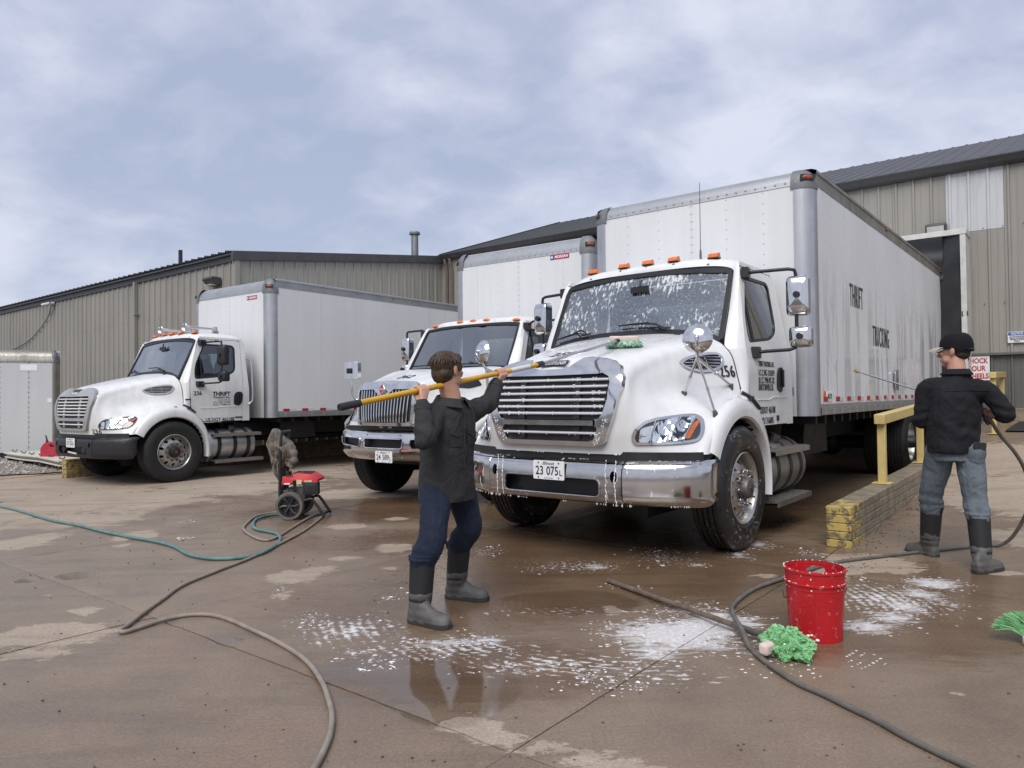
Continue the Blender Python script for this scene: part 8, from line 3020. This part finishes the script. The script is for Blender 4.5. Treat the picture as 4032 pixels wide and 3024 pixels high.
    for x0, z0 in ((3.228, .865), (3.405, .880)):
        C = [(x0 - .062, z0), (x0 + .062, z0 + .01), (x0 + .058, z0 - .085), (x0, z0 - .115), (x0 - .058, z0 - .09)]
        g = MB(); v, F = fill2d(C, [], .025); g.add([seat(a, b_, .005) for a, b_ in v], F); g.build('back_pocket', M['denim_light'], t, 60)
        for off in (0, .008):
            k_ = scale_poly(C, 1, -off)
            MB().tube([seat(*p, .007) for p in [lerp2(k_[i], k_[(i + 1) % 5], q) for i in range(5) for q in (0, .25, .5, .75)]], .0016, 4, closed=True).build('stitching', M['denim_stitch'], t)
    MB().tube([seat(3.325 + .008 * sin(z * 30), z, .002) for z in np.linspace(.95, .74, 14)], .0028, 5).build('seat_seam', M['denim_stitch'], t)
    pw = seat(3.41, .895, .010)
    MB().box(pw, (.09, .016, .05), Matrix.Rotation(.1, 3, 'Y')).build('wallet', M['black'], t, bevel=.004)
    bm.free()
    # ---- shirt
    s = MB()
    ring_loft(s, [(V(3.310, 5.505, .838), rt, fw, .190, .140), (V(3.312, 5.505, .90), rt, fw, .196, .146), (V(3.320, 5.505, 1.02), rt, fw, .200, .142), (V(3.335, 5.508, 1.14), rt, fw, .208, .138), (V(3.343, 5.508, 1.25), rt, fw, .212, .132), (V(3.346, 5.508, 1.33), rt, fw, .186, .112), (V(3.348, 5.508, 1.375), rt, fw, .135, .094), (V(3.35, 5.51, 1.405), rt, fw, .098, .086), (nk + Vector((0, 0, .012)), rt, fw, .084, .080)], 28)
    limb(s, [lerp(shR, ch, .35) + Vector((0, 0, -.015)), shR + Vector((0, 0, -.03)), lerp(shR, elR, .55), elR + Vector((0, 0, .01))], [.085, .076, .070, .066]); limb(s, [elR, lerp(elR, wrR, .25)], [.068, .058])
    limb(s, [lerp(shL, ch, .35) + Vector((0, 0, -.015)), shL + Vector((0, 0, -.03)), lerp(shL, elL, .55), elL], [.085, .076, .070, .064]); limb(s, [elL, lerp(elL, wrL, .5)], [.070, .056])
    fold = [(tuple(elR + Vector((-.02, 0, .05))), .16, .008, 85, (.35, 0, 1)), (tuple(shR + Vector((0, 0, -.08))), .16, .006, 60, (.6, 0, .9)), (tuple(elL), .17, .008, 75, (-.3, 0, 1)), (tuple(V(3.33, 5.38, .93)), .26, .011, 38, (.55, 0, 1)), (tuple(V(3.42, 5.38, 1.05)), .24, .009, 45, (-.7, 0, .8)), (tuple(V(3.25, 5.38, 1.12)), .2, .006, 45, (.6, 0, .6))]
    sh = solid(s, 'shirt', M['shirt_black'], t, .0065, 4, cloth_disp(8, .006, .002, fold))
    bm = bmesh.new(); bm.from_mesh(sh.data); bvh = BVHTree.FromBMesh(bm)
    yk = []
    for x in np.linspace(3.19, 3.50, 14):
        h, nn, i, dd = bvh.ray_cast(V(x, 5.0, 1.300 - .25 * (x - 3.345) ** 2), Vector((0, 1, 0)))
        if h is not None: yk.append(h + Vector((0, -.002, 0)))
    MB().tube(yk, .003, 5).build('yoke_seam', M['shirt_black'], t)
    bm.free()
    rows = []
    for a in np.linspace(.3, 2 * pi - .3, 22):
        dr = fw * cos(a) - rt * sin(a)
        cn = nk + Vector((0, 0, .012))
        rows.append([cn + dr * .074, cn + dr * .082 + Vector((0, 0, .016)), cn + dr * .110 + Vector((0, 0, -.022)), cn + dr * .106 + Vector((0, 0, -.03))])
    MB().grid(rows).build('collar', M['shirt_black'], t, 60)
    foot(t, anR, V(3.262, 5.205, .0), V(3.500, 5.315, .0), btR, shaft_r=.070)
    foot(t, anL, V(3.292, 5.70, .0), V(3.215, 5.93, .0), btL, shaft_r=.070)
    return t


def lerp2(a, b, t):
    return (a[0] + (b[0] - a[0]) * t, a[1] + (b[1] - a[1]) * t)


M['denim_stitch'] = simple('denim_stitching', (.16, .17, .18), .8, 0, .2)
person_washing()
person_spraying()
